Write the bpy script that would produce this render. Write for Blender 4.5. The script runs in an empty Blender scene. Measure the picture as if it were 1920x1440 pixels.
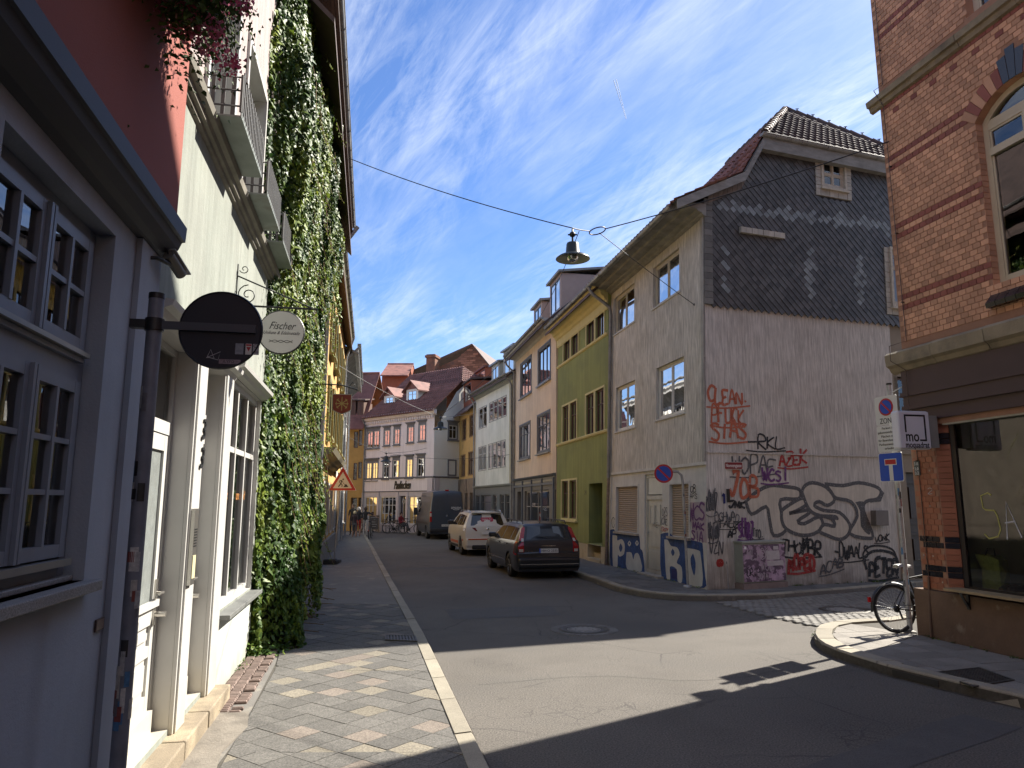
import bpy, bmesh, math, random
import numpy as np
from mathutils import Vector, Matrix, noise
from mathutils.geometry import tessellate_polygon
R = math.radians
rnd = random.Random(7)
sc = bpy.context.scene
col = sc.collection
# ------------------------------------------------------------------ camera
FPX = 1347.0; TH = R(9.36); EYE = 2.0
cs, sn = math.cos(TH), math.sin(TH)
cam = bpy.data.cameras.new('camera'); cam_o = bpy.data.objects.new('camera', cam); col.objects.link(cam_o)
cam.sensor_width = 36; cam.lens = FPX / 1920 * 36; cam.clip_end = 30000; cam.clip_start = .05
cam_o.location = (0, 0, EYE); cam_o.rotation_euler = (R(90) + TH, 0, 0)
sc.camera = cam_o
# ------------------------------------------------------------------ light
SUN_AZ = math.atan2(.808, .588)            # from +Y towards +X
SUN_EL = R(41.5)
sd = Vector((math.sin(SUN_AZ) * math.cos(SUN_EL), math.cos(SUN_AZ) * math.cos(SUN_EL), math.sin(SUN_EL)))
sun = bpy.data.lights.new('sun', 'SUN'); sun.energy = 4.1; sun.angle = R(.55); sun.color = (1, .93, .83)
sun_o = bpy.data.objects.new('sun', sun); col.objects.link(sun_o)
sun_o.rotation_euler = (-sd).to_track_quat('-Z', 'Y').to_euler(); sun_o.location = (30, 20, 40)
w = bpy.data.worlds.new('World'); sc.world = w; w.use_nodes = True
nt = w.node_tree; N_ = nt.nodes; L_ = nt.links; N_.clear()
def wn(t, **k):
 n = N_.new(t)
 for a, b in k.items(): setattr(n, a, b)
 return n
sky = wn('ShaderNodeTexSky', sky_type='NISHITA'); sky.sun_disc = False; sky.sun_elevation = SUN_EL; sky.sun_rotation = SUN_AZ
sky.altitude = 200; sky.air_density = 1.0; sky.dust_density = .35; sky.ozone_density = 1.9
tc = wn('ShaderNodeTexCoord'); sep = wn('ShaderNodeSeparateXYZ'); L_.new(tc.outputs['Generated'], sep.inputs[0])
def wm(op, a, b=None):
 n = wn('ShaderNodeMath', operation=op)
 for i, x in enumerate((a, b)):
  if x is None: continue
  if isinstance(x, (int, float)): n.inputs[i].default_value = x
  else: L_.new(x, n.inputs[i])
 return n.outputs[0]
zc = wm('MAXIMUM', wm('ADD', sep.outputs[2], .06), .02)
cx = wm('DIVIDE', sep.outputs[0], zc); cy = wm('DIVIDE', sep.outputs[1], zc)
comb = wn('ShaderNodeCombineXYZ'); L_.new(cx, comb.inputs[0]); L_.new(cy, comb.inputs[1])
SX, SY = -.34 / 1.056, 1 / 1.056                       # the wisps run along this direction overhead
al = wm('ADD', wm('MULTIPLY', cx, SX), wm('MULTIPLY', cy, SY)); ac = wm('SUBTRACT', wm('MULTIPLY', cx, SY), wm('MULTIPLY', cy, SX))
def cloud(sal, sac, nscale, detail, dist, lo, hi, rough=.62, off=0, tilt=0):
 al2 = wm('ADD', al, wm('MULTIPLY', ac, tilt)); ac2 = wm('SUBTRACT', ac, wm('MULTIPLY', al, tilt))
 cc = wn('ShaderNodeCombineXYZ'); L_.new(wm('ADD', wm('MULTIPLY', al2, sal), off), cc.inputs[0]); L_.new(wm('ADD', wm('MULTIPLY', ac2, sac), off * .7), cc.inputs[1]); cc.inputs[2].default_value = off
 nz = wn('ShaderNodeTexNoise'); nz.inputs['Scale'].default_value = nscale; nz.inputs['Detail'].default_value = detail
 nz.inputs['Roughness'].default_value = rough; nz.inputs['Distortion'].default_value = dist
 L_.new(cc.outputs[0], nz.inputs['Vector'])
 mr = wn('ShaderNodeMapRange'); mr.inputs[1].default_value = lo; mr.inputs[2].default_value = hi; L_.new(nz.outputs[0], mr.inputs[0])
 return mr.outputs[0]
streak = cloud(.75, 3.0, 1.5, 11, .7, .44, .77, .66)
streak2 = cloud(1.3, 7.0, 2.2, 10, .6, .44, .76, .70, 3.3, -.22)
broad = cloud(.7, 1.2, .9, 4, .4, .34, .60, .5, 5.1)
veil = cloud(.6, 1.0, .6, 5, .3, .33, .72, .5, 1.2)
m1 = wm('MULTIPLY', wm('ADD', streak, wm('MULTIPLY', streak2, .55)), wm('ADD', wm('MULTIPLY', broad, .9), .12))
sunny = wm('MAXIMUM', wm('ADD', wm('MULTIPLY', sep.outputs[0], .9), wm('MULTIPLY', sep.outputs[2], .25)), 0)   # more veil towards the sun's side
m2 = wm('MULTIPLY', veil, wm('ADD', wm('MULTIPLY', sunny, .45), .05))
m3 = wm('MINIMUM', wm('ADD', wm('MULTIPLY', m1, .85), m2), .85)
low = wn('ShaderNodeMapRange'); low.inputs[1].default_value = .0; low.inputs[2].default_value = .42; L_.new(sep.outputs[2], low.inputs[0])
m4 = wm('MULTIPLY', m3, low.outputs[0])
hsv = wn('ShaderNodeHueSaturation'); hsv.inputs['Saturation'].default_value = 1.12; hsv.inputs['Value'].default_value = .72; L_.new(sky.outputs[0], hsv.inputs['Color'])
cm = wn('ShaderNodeMixRGB'); L_.new(m4, cm.inputs[0]); tn = wn('ShaderNodeMixRGB', blend_type='MULTIPLY'); tn.inputs[0].default_value = 1; tn.inputs[2].default_value = (.78, .86, 1.08, 1); L_.new(hsv.outputs[0], tn.inputs[1]); L_.new(tn.outputs[0], cm.inputs[1]); cm.inputs[2].default_value = (4.6, 4.9, 5.3, 1)
bg = wn('ShaderNodeBackground'); bg.inputs[1].default_value = .082; L_.new(cm.outputs[0], bg.inputs[0])
wo = wn('ShaderNodeOutputWorld'); L_.new(bg.outputs[0], wo.inputs[0])
sc.view_settings.view_transform = 'Standard'; sc.view_settings.look = 'None'; sc.view_settings.gamma = 1
sc.view_settings.exposure = 1.68
try: sc.view_settings.use_curve_mapping = False
except Exception: pass
sc.render.engine = 'CYCLES'; sc.cycles.max_bounces = 8; sc.cycles.transparent_max_bounces = 12; sc.cycles.caustics_reflective = False
# ------------------------------------------------------------------ pixel <-> place
def ray(px, py):
 a = (px - 960) / FPX; b = (720 - py) / FPX
 return Vector((a, cs - b * sn, sn + b * cs))
def gnd(px, py, z=0):
 d = ray(px, py); t = (z - EYE) / d.z
 return Vector((d.x * t, d.y * t, z))
def atY(px, py, Y):
 d = ray(px, py); t = Y / d.y
 return Vector((d.x * t, Y, EYE + d.z * t))
class Fr:
 def __init__(s, G0, d, side=1, up=(0, 0, 1), z0=0):
  l = math.hypot(*d); s.U = Vector((d[0] / l, d[1] / l, 0)); s.O = Vector((G0[0], G0[1], z0))
  s.N = Vector((s.U.y * side, -s.U.x * side, 0)); s.up = Vector(up); s.side = side; s.R = s.U * side
 def p(s, u, v, d=0): return s.O + s.U * u + s.up * v + s.N * d
 def uv(s, px, py, d=0):
  r = ray(px, py)
  A = Matrix(((s.U.x, s.up.x, -r.x), (s.U.y, s.up.y, -r.y), (s.U.z, s.up.z, -r.z)))
  b = Vector((0, 0, EYE)) - s.O - s.N * d
  x = A.inverted() @ b
  return round(x.x, 3), round(x.y, 3)
 def rect(s, a, b, d=0):
  p = s.uv(*a, d); q = s.uv(*b, d)
  return (min(p[0], q[0]), min(p[1], q[1]), max(p[0], q[0]), max(p[1], q[1]))
 def M(s, u, v, d, flip=False):        # matrix with x along reading direction, y up, z outward
  m = Matrix.Identity(4); o = s.p(u, v, d)
  upn = s.up.normalized(); n = s.R.cross(upn).normalized(); r = upn.cross(n).normalized()
  for i in range(3): m[i][0] = r[i]; m[i][1] = upn[i]; m[i][2] = n[i]; m[i][3] = o[i]
  return m
# ------------------------------------------------------------------ materials
MATS = {}
def _n(nt, t, **k):
 n = nt.nodes.new(t)
 for a, b in k.items(): setattr(n, a, b)
 return n
def mat(name, c, rough=.8, var=.12, vs=3., streak=0, ss=(6, 6, .7), bump=.0, bs=40., bstretch=(1, 1, 1), metal=0, spec=.5, dirt=None, dirt_h=.6,
  rand=0, c2=None, speck=0, speck_s=220., emis=None, coat=0, c2s=.8, c2r=(.45, .6)):
 """plain surface: base colour with broad mottling, optional streaks, second colour in patches, speckle, dirt rising from the ground"""
 if name in MATS: return MATS[name]
 m = bpy.data.materials.new(name); m.use_nodes = True; nt = m.node_tree; b = nt.nodes['Principled BSDF']; Lk = nt.links
 b.inputs['Roughness'].default_value = rough; b.inputs['Metallic'].default_value = metal
 b.inputs['Specular IOR Level'].default_value = spec
 if coat: b.inputs['Coat Weight'].default_value = coat; b.inputs['Coat Roughness'].default_value = .05
 geo = _n(nt, 'ShaderNodeNewGeometry')
 pos = geo.outputs['Position']
 def noisef(scale, sc3=None, det=4, rg=.6):
  v = pos
  if sc3:
   mp = _n(nt, 'ShaderNodeMapping'); mp.inputs['Scale'].default_value = sc3; Lk.new(pos, mp.inputs[0]); v = mp.outputs[0]
  z = _n(nt, 'ShaderNodeTexNoise'); z.inputs['Scale'].default_value = scale; z.inputs['Detail'].default_value = det; z.inputs['Roughness'].default_value = rg
  Lk.new(v, z.inputs['Vector']); return z.outputs[0]
 def rng(x, a, b_, c_, d_):
  r = _n(nt, 'ShaderNodeMapRange'); r.inputs[1].default_value = a; r.inputs[2].default_value = b_; r.inputs[3].default_value = c_; r.inputs[4].default_value = d_
  Lk.new(x, r.inputs[0]); return r.outputs[0]
 def mul(cin, f):
  x = _n(nt, 'ShaderNodeMixRGB', blend_type='MULTIPLY'); x.inputs[0].default_value = 1
  Lk.new(cin, x.inputs[1]); Lk.new(f, x.inputs[2]); return x.outputs[0]
 def mix(f, cin, c2):
  x = _n(nt, 'ShaderNodeMixRGB'); Lk.new(f, x.inputs[0]); Lk.new(cin, x.inputs[1]); x.inputs[2].default_value = (*c2, 1); return x.outputs[0]
 rgb = _n(nt, 'ShaderNodeRGB'); rgb.outputs[0].default_value = (*c, 1); cur = rgb.outputs[0]
 if c2: cur = mix(rng(noisef(c2s, det=5), c2r[0], c2r[1], 0, 1), cur, c2)
 if rand:
  oi = _n(nt, 'ShaderNodeObjectInfo'); ad = _n(nt, 'ShaderNodeMath', operation='ADD'); Lk.new(oi.outputs['Random'], ad.inputs[0]); Lk.new(geo.outputs['Random Per Island'], ad.inputs[1])
  fr = _n(nt, 'ShaderNodeMath', operation='FRACT'); Lk.new(ad.outputs[0], fr.inputs[0])
  cur = mul(cur, rng(fr.outputs[0], 0, 1, 1 - rand, 1 + rand))
 if var: cur = mul(cur, rng(noisef(vs, det=6), .3, .7, 1 - var, 1 + var))
 if streak: cur = mul(cur, rng(noisef(1, ss, det=5), .35, .65, 1 - streak, 1 + streak * .6))
 if speck: cur = mul(cur, rng(noisef(speck_s, det=2), .3, .7, 1 - speck, 1 + speck))
 if dirt:
  sp = _n(nt, 'ShaderNodeSeparateXYZ'); Lk.new(pos, sp.inputs[0])
  h = rng(sp.outputs[2], 0.05, dirt_h, .85, 0); nn = rng(noisef(2.5, det=5), .3, .7, .2, 1.3)
  mm = _n(nt, 'ShaderNodeMath', operation='MULTIPLY'); Lk.new(h, mm.inputs[0]); Lk.new(nn, mm.inputs[1])
  cur = mix(mm.outputs[0], cur, dirt)
 Lk.new(cur, b.inputs['Base Color'])
 if bump:
  bn = _n(nt, 'ShaderNodeBump'); bn.inputs['Strength'].default_value = bump; bn.inputs['Distance'].default_value = .02
  Lk.new(noisef(bs, bstretch, det=5, rg=.65), bn.inputs['Height']); Lk.new(bn.outputs[0], b.inputs['Normal'])
 if emis: b.inputs['Emission Color'].default_value = (*emis[:3], 1); b.inputs['Emission Strength'].default_value = emis[3]
 MATS[name] = m
 return m
def glass_mat(name, tint=(.85, .9, .88), refl=.10, rough=.0, body=None):
 m = bpy.data.materials.new(name); m.use_nodes = True; nt = m.node_tree; nt.nodes.clear(); Lk = nt.links
 o = _n(nt, 'ShaderNodeOutputMaterial'); tr = _n(nt, 'ShaderNodeBsdfTransparent'); tr.inputs[0].default_value = (*tint, 1)
 gl = _n(nt, 'ShaderNodeBsdfGlossy'); gl.inputs['Roughness'].default_value = rough
 fr = _n(nt, 'ShaderNodeFresnel'); fr.inputs[0].default_value = 1.55
 ad = _n(nt, 'ShaderNodeMath', operation='ADD'); ad.use_clamp = True; Lk.new(fr.outputs[0], ad.inputs[0]); ad.inputs[1].default_value = refl
 bn = _n(nt, 'ShaderNodeBump'); bn.inputs['Strength'].default_value = .03; bn.inputs['Distance'].default_value = .05
 nz = _n(nt, 'ShaderNodeTexNoise'); nz.inputs['Scale'].default_value = 1.6; ge = _n(nt, 'ShaderNodeNewGeometry'); Lk.new(ge.outputs['Position'], nz.inputs['Vector'])
 Lk.new(nz.outputs[0], bn.inputs['Height']); Lk.new(bn.outputs[0], gl.inputs['Normal'])
 mx = _n(nt, 'ShaderNodeMixShader'); Lk.new(ad.outputs[0], mx.inputs[0]); Lk.new(tr.outputs[0], mx.inputs[1]); Lk.new(gl.outputs[0], mx.inputs[2])
 Lk.new(mx.outputs[0], o.inputs[0]); MATS[name] = m
 return m
def pl(name, c, rough=.6, **k): return mat(name, c, rough, var=k.pop('var', .06), **k)
glass = glass_mat('window_glass'); glass_far = glass_mat('old_window_glass', (.7, .75, .75), .05)
dark_int = pl('dark_interior', (.035, .033, .03), .9, var=.3, vs=1.5)
curtain_w = mat('white_curtain', (.62, .62, .60), .95, var=.10, vs=5, streak=.25, ss=(14, 14, .3))
curtain_b = mat('grey_curtain', (.30, .29, .27), .95, var=.15, vs=4, streak=.3, ss=(14, 14, .3))
zinc = pl('zinc_sheet', (.30, .31, .31), .45, var=.22, vs=2.5, metal=.6, streak=.2)
zinc_old = pl('weathered_zinc', (.26, .255, .24), .6, var=.25, vs=3, metal=.3, streak=.2)
black_metal = pl('black_painted_metal', (.012, .013, .014), .45)
galv = pl('galvanised_steel', (.36, .37, .38), .45, metal=.5, var=.2, vs=8)
# ------------------------------------------------------------------ mesh builder and object tree
def clip(poly, cp):
 """clip 2D polygon by convex ccw polygon"""
 out = list(poly)
 for i in range(len(cp)):
  a = cp[i]; b = cp[(i + 1) % len(cp)]
  ex, ey = b[0] - a[0], b[1] - a[1]
  inp = out; out = []
  if not inp: break
  for j in range(len(inp)):
   p = inp[j]; q = inp[(j + 1) % len(inp)]
   sp_ = ex * (p[1] - a[1]) - ey * (p[0] - a[0]); sq = ex * (q[1] - a[1]) - ey * (q[0] - a[0])
   if sp_ >= 0: out.append(p)
   if (sp_ >= 0) != (sq >= 0):
    t = sp_ / (sp_ - sq); out.append((p[0] + (q[0] - p[0]) * t, p[1] + (q[1] - p[1]) * t))
 return out
def area2(p): return sum(p[i][0] * p[(i + 1) % len(p)][1] - p[(i + 1) % len(p)][0] * p[i][1] for i in range(len(p))) / 2
def inside(p, poly):
 c = False; n = len(poly); x, y = p
 for i in range(n):
  x1, y1 = poly[i]; x2, y2 = poly[(i + 1) % n]
  if (y1 > y) != (y2 > y) and x < (x2 - x1) * (y - y1) / (y2 - y1) + x1: c = not c
 return c
WORLD = {}
def setp(o, parent):
 if parent is not None:
  o.parent = parent
  o.matrix_parent_inverse = WORLD.get(parent.name, Matrix.Identity(4)).inverted()
def props(o, label=None, cat=None, group=None, kind=None):
 if label: o['label'] = label
 if cat: o['category'] = cat
 if group: o['group'] = group
 if kind: o['kind'] = kind
 return o
def thing(name, label, cat, loc=(0, 0, 0), group=None, rz=0):
 o = bpy.data.objects.new(name, None); o.location = loc; o.rotation_euler = (0, 0, rz); o.empty_display_size = .2; col.objects.link(o)
 WORLD[o.name] = Matrix.Translation(Vector(loc)) @ Matrix.Rotation(rz, 4, 'Z')
 return props(o, label, cat, group)
class MB:
 def __init__(s, m=None): s.v = []; s.f = []; s.mi = []; s.ms = []; s.cur = 0; s.sm = []; s.smooth = False
 def mat(s, m):
  if m not in s.ms: s.ms.append(m)
  s.cur = s.ms.index(m); return s
 def add(s, vs, fs, smooth=None):
  k = len(s.v); s.v += [tuple(x) for x in vs]
  for f in fs: s.f.append([k + i for i in f]); s.mi.append(s.cur); s.sm.append(s.smooth if smooth is None else smooth)
 def poly(s, pts): s.add(pts, [list(range(len(pts)))])
 def npoly(s, pts, th=None, n=None):           # possibly concave outline, optional thickness along n
  tr = tessellate_polygon([[Vector(p) for p in pts]])
  s.add(pts, [list(t) for t in tr])
  if th:
   n = Vector(n); q = [Vector(p) + n * th for p in pts]; k = len(pts)
   s.add(q, [list(t) for t in tr]); s.add(list(pts) + q, [[i, (i + 1) % k, k + (i + 1) % k, k + i] for i in range(k)])
 def box8(s, p): s.add(p, [[0, 3, 2, 1], [4, 5, 6, 7], [0, 1, 5, 4], [1, 2, 6, 5], [2, 3, 7, 6], [3, 0, 4, 7]])
 def box(s, a, b):
  x0, y0, z0 = a; x1, y1, z1 = b
  s.box8([(x0, y0, z0), (x1, y0, z0), (x1, y1, z0), (x0, y1, z0), (x0, y0, z1), (x1, y0, z1), (x1, y1, z1), (x0, y1, z1)])
 def fbox(s, fr, u0, v0, d0, u1, v1, d1):
  s.box8([fr.p(u0, v0, d0), fr.p(u1, v0, d0), fr.p(u1, v0, d1), fr.p(u0, v0, d1), fr.p(u0, v1, d0), fr.p(u1, v1, d0), fr.p(u1, v1, d1), fr.p(u0, v1, d1)])
 def fquad(s, fr, u0, v0, u1, v1, d): s.poly([fr.p(u0, v0, d), fr.p(u1, v0, d), fr.p(u1, v1, d), fr.p(u0, v1, d)])
 def tube(s, pts, r, n=8, caps=True, r1=None):
  pts = [Vector(p) for p in pts]; rings = []; prev = None
  for i, p in enumerate(pts):
   t = (pts[min(i + 1, len(pts) - 1)] - pts[max(i - 1, 0)]).normalized()
   if prev is None:
    a = Vector((0, 0, 1)) if abs(t.z) < .9 else Vector((1, 0, 0)); x = t.cross(a).normalized()
   else: x = (prev - t * prev.dot(t)).normalized()
   prev = x; y = t.cross(x)
   rr = r if r1 is None else r + (r1 - r) * i / (len(pts) - 1)
   rings.append([p + (x * math.cos(2 * math.pi * k / n) + y * math.sin(2 * math.pi * k / n)) * rr for k in range(n)])
  vs = [q for g in rings for q in g]; fs = []
  for i in range(len(rings) - 1):
   for k in range(n): fs.append([i * n + k, i * n + (k + 1) % n, (i + 1) * n + (k + 1) % n, (i + 1) * n + k])
  s.add(vs, fs, True)
  if caps: s.add(rings[0], [list(range(n))[::-1]], False); s.add(rings[-1], [list(range(n))], False)
 def lathe(s, prof, n=24, M=None, smooth=True):
  M = M or Matrix.Identity(4); vs = []
  for r, z in prof:
   for k in range(n): vs.append(M @ Vector((r * math.cos(2 * math.pi * k / n), r * math.sin(2 * math.pi * k / n), z)))
  fs = []
  for i in range(len(prof) - 1):
   for k in range(n): fs.append([i * n + k, i * n + (k + 1) % n, (i + 1) * n + (k + 1) % n, (i + 1) * n + k])
  s.add(vs, fs, smooth)
 def disc(s, M, r, n=24): s.poly([M @ Vector((r * math.cos(2 * math.pi * k / n), r * math.sin(2 * math.pi * k / n), 0)) for k in range(n)])
 def build(s, name, m=None, parent=None, label=None, kind=None, bevel=0, cat=None, group=None):
  me = bpy.data.meshes.new(name); me.from_pydata(s.v, [], s.f)
  ms = s.ms if s.ms else [m]
  if m is not None and s.ms and m not in s.ms: ms = s.ms
  for x in ms: me.materials.append(x)
  if len(ms) > 1: me.polygons.foreach_set('material_index', s.mi)
  me.polygons.foreach_set('use_smooth', s.sm); me.update()
  o = bpy.data.objects.new(name, me); col.objects.link(o); setp(o, parent)
  if bevel:
   b = o.modifiers.new('b', 'BEVEL'); b.width = bevel; b.segments = 2; b.limit_method = 'ANGLE'
  return props(o, label, cat, group, kind)
def stroke(mb, fr, pts, wd, d, closed=False):
 """flat ribbon through 2D (u,v) points on a facade"""
 P = [Vector(p) for p in pts]
 n = len(P); L = []; Rr = []
 for i in range(n):
  a = P[(i - 1) % n] if closed or i > 0 else P[i]; b = P[(i + 1) % n] if closed or i < n - 1 else P[i]
  t = (b - a)
  if t.length < 1e-6: t = Vector((1, 0))
  t.normalize(); nn = Vector((-t.y, t.x)) * wd / 2
  L.append(P[i] + nn); Rr.append(P[i] - nn)
 vs = [fr.p(p.x, p.y, d) for p in L] + [fr.p(p.x, p.y, d) for p in Rr]
 fs = [[i, (i + 1) % n, n + (i + 1) % n, n + i] for i in range(n if closed else n - 1)]
 mb.add(vs, fs)
_deps = None
def text(s, size, M, m, parent, name='lettering', ext=.001, shear=0, width=None, align='CENTER', bold=0, label=None, spacing=1):
 cu = bpy.data.curves.new('t', 'FONT'); cu.body = s; cu.size = size; cu.extrude = ext; cu.shear = shear; cu.align_x = align; cu.align_y = 'CENTER'
 cu.offset = bold; cu.space_character = spacing; cu.resolution_u = 3
 o = bpy.data.objects.new('t', cu); col.objects.link(o); bpy.context.view_layer.update()
 me = bpy.data.meshes.new_from_object(o.evaluated_get(bpy.context.evaluated_depsgraph_get())); bpy.data.objects.remove(o)
 if width:
  xs = [v.co.x for v in me.vertices]; f = width / max(1e-6, max(xs) - min(xs)); me.transform(Matrix.Diagonal((f, 1, 1, 1)))
 me.transform(M); me.materials.clear(); me.materials.append(m)
 q = bpy.data.objects.new(name, me); col.objects.link(q); setp(q, parent); return props(q, label)
def copy_tree(o, parent=None, **kw):
 c = o.copy(); col.objects.link(c)
 if parent is not None: c.parent = parent
 for ch in list(o.children): copy_tree(ch, c)
 return c
def pieces(name, parent, mesh, Ms, stuff_name=None, limit=300, keyf=None):
 """place mesh at matrices; nearest ones as objects, the rest joined"""
 cp = Vector((0, 0, EYE))
 Ms = sorted(Ms, key=keyf or (lambda M: (M.translation - cp).length))
 pin = WORLD.get(parent.name, Matrix.Identity(4)).inverted() if parent else None
 for M in Ms[:limit]:
  o = bpy.data.objects.new(name, mesh); o.matrix_basis = M
  if parent: o.parent = parent; o.matrix_parent_inverse = pin
  col.objects.link(o)
 rest = Ms[limit:]
 if rest:
  n = len(mesh.vertices); co = np.empty(n * 3); mesh.vertices.foreach_get('co', co); co = np.c_[co.reshape(-1, 3), np.ones(n)]
  A = np.array([[list(r) for r in M] for M in rest])
  V = np.einsum('kij,nj->kni', A, co)[:, :, :3].reshape(-1, 3)
  F = [list(p.vertices) for p in mesh.polygons]
  me = bpy.data.meshes.new(name); fs = []
  for k in range(len(rest)): fs += [[i + k * n for i in f] for f in F]
  me.from_pydata(V.tolist(), [], fs)
  for mm in mesh.materials: me.materials.append(mm)
  if len(mesh.materials) > 1: me.polygons.foreach_set('material_index', [p.material_index for p in mesh.polygons] * len(rest))
  o = bpy.data.objects.new(stuff_name or name, me); col.objects.link(o); setp(o, parent); o['kind'] = 'stuff'
def box_mesh(name, w_, h_, t_, m, bev=0, jit=0):
 """x width, y height, z thickness outwards, no back face; slightly chamfered front"""
 me = bpy.data.meshes.new(name); b = bev; x, y = w_ / 2, h_ / 2
 vs = [(-x, -y, 0), (x, -y, 0), (x, y, 0), (-x, y, 0)]
 if b: vs += [(-x, -y, t_ - b), (x, -y, t_ - b), (x, y, t_ - b), (-x, y, t_ - b)]
 vs += [(-x + b, -y + b, t_), (x - b, -y + b, t_), (x - b, y - b, t_), (-x + b, y - b, t_)]
 fs = []
 for l in range(len(vs) // 4 - 1):
  for k in range(4): fs.append([l * 4 + k, l * 4 + (k + 1) % 4, l * 4 + 4 + (k + 1) % 4, l * 4 + 4 + k])
 k = len(vs) - 4; fs.append([k, k + 1, k + 2, k + 3])
 me.from_pydata(vs, [], fs); me.materials.append(m); me.update(); return me
# ------------------------------------------------------------------ facade parts
def cuts(a, b, xs): return sorted(set([round(a, 4), round(b, 4)] + [round(x, 4) for x in xs if a < x < b]))
def wall(fr, u0, v0, u1, v1, holes, m, parent, name='wall', reveal=.14, niche=.8, outline=None, d=0, rm=None, label=None):
 mb = MB(); mb.mat(m)
 us = cuts(u0, u1, [h[0] for h in holes] + [h[2] for h in holes]); vs = cuts(v0, v1, [h[1] for h in holes] + [h[3] for h in holes])
 for i in range(len(us) - 1):
  for j in range(len(vs) - 1):
   c = ((us[i] + us[i + 1]) / 2, (vs[j] + vs[j + 1]) / 2)
   if any(h[0] < c[0] < h[2] and h[1] < c[1] < h[3] for h in holes): continue
   q = [(us[i], vs[j]), (us[i + 1], vs[j]), (us[i + 1], vs[j + 1]), (us[i], vs[j + 1])]
   if outline: q = clip(q, outline)
   if len(q) >= 3: mb.poly([fr.p(a, b, d) for a, b in q])
 for h in holes:
  rv = h[4] if len(h) > 4 and h[4] else reveal; nd = h[5] if len(h) > 5 and h[5] is not None else niche
  a0, b0, a1, b1 = h[:4]
  mb.mat(rm or m)
  c4 = [(a0, b0), (a1, b0), (a1, b1), (a0, b1)]
  for k in range(4):
   p, q = c4[k], c4[(k + 1) % 4]; mb.poly([fr.p(*p, d), fr.p(*q, d), fr.p(*q, d - rv), fr.p(*p, d - rv)])
  if nd:
   mb.mat(dark_int)
   for k in range(4):
    p, q = c4[k], c4[(k + 1) % 4]; mb.poly([fr.p(*p, d - rv), fr.p(*q, d - rv), fr.p(*q, d - rv - nd), fr.p(*p, d - rv - nd)])
   mb.poly([fr.p(*p, d - rv - nd) for p in c4])
 return mb.build(name, None, parent, label)
def frame_bars(mb, fr, r, d, fw, cols, rows, mw=None, t=.05, sash=0):
 u0, v0, u1, v1 = r; mw = mw or fw * .6
 mb.fbox(fr, u0, v0, d - t, u0 + fw, v1, d); mb.fbox(fr, u1 - fw, v0, d - t, u1, v1, d)
 mb.fbox(fr, u0 + fw, v0, d - t + .001, u1 - fw, v0 + fw, d - .001); mb.fbox(fr, u0 + fw, v1 - fw, d - t + .001, u1 - fw, v1, d - .001)
 iu0, iv0, iu1, iv1 = u0 + fw, v0 + fw, u1 - fw, v1 - fw
 uc = [iu0 + (iu1 - iu0) * c for c in cols]; vc = [iv0 + (iv1 - iv0) * c for c in rows]
 for c in uc: mb.fbox(fr, c - mw / 2, iv0, d - t + .004, c + mw / 2, iv1, d + .004)
 xs = [iu0] + [x for c in uc for x in (c - mw / 2, c + mw / 2)] + [iu1]
 for c in vc:
  for k in range(0, len(xs), 2): mb.fbox(fr, xs[k], c - mw / 2, d - t + .002, xs[k + 1], c + mw / 2, d - .003)
 ys = [iv0] + [y for c in vc for y in (c - mw / 2, c + mw / 2)] + [iv1]
 cells = [(xs[i], ys[j], xs[i + 1], ys[j + 1]) for i in range(0, len(xs), 2) for j in range(0, len(ys), 2)]
 if sash:                                # inner sash rims inside each cell
  for (a, b, c, e) in cells:
   mb.fbox(fr, a, b, d - t, a + sash, e, d - .012); mb.fbox(fr, c - sash, b, d - t, c, e, d - .012)
   mb.fbox(fr, a + sash, b, d - t, c - sash, b + sash, d - .013); mb.fbox(fr, a + sash, e - sash, d - t, c - sash, e, d - .013)
 return cells
def curtain(fr, u0, v0, u1, v1, d, m, parent, name='curtain', amp=.02, wl=.12):
 mb = MB(); n = max(4, int((u1 - u0) / wl * 4)); n = min(n, 60)
 a = [(u0 + (u1 - u0) * i / n, d + amp * math.sin(i * math.pi / 2 + .3 * math.sin(i))) for i in range(n + 1)]
 mb.add([fr.p(x, v0, y) for x, y in a] + [fr.p(x, v1, y) for x, y in a], [[i, i + 1, n + 2 + i, n + 1 + i] for i in range(n)], True)
 return mb.build(name, m, parent)
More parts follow.
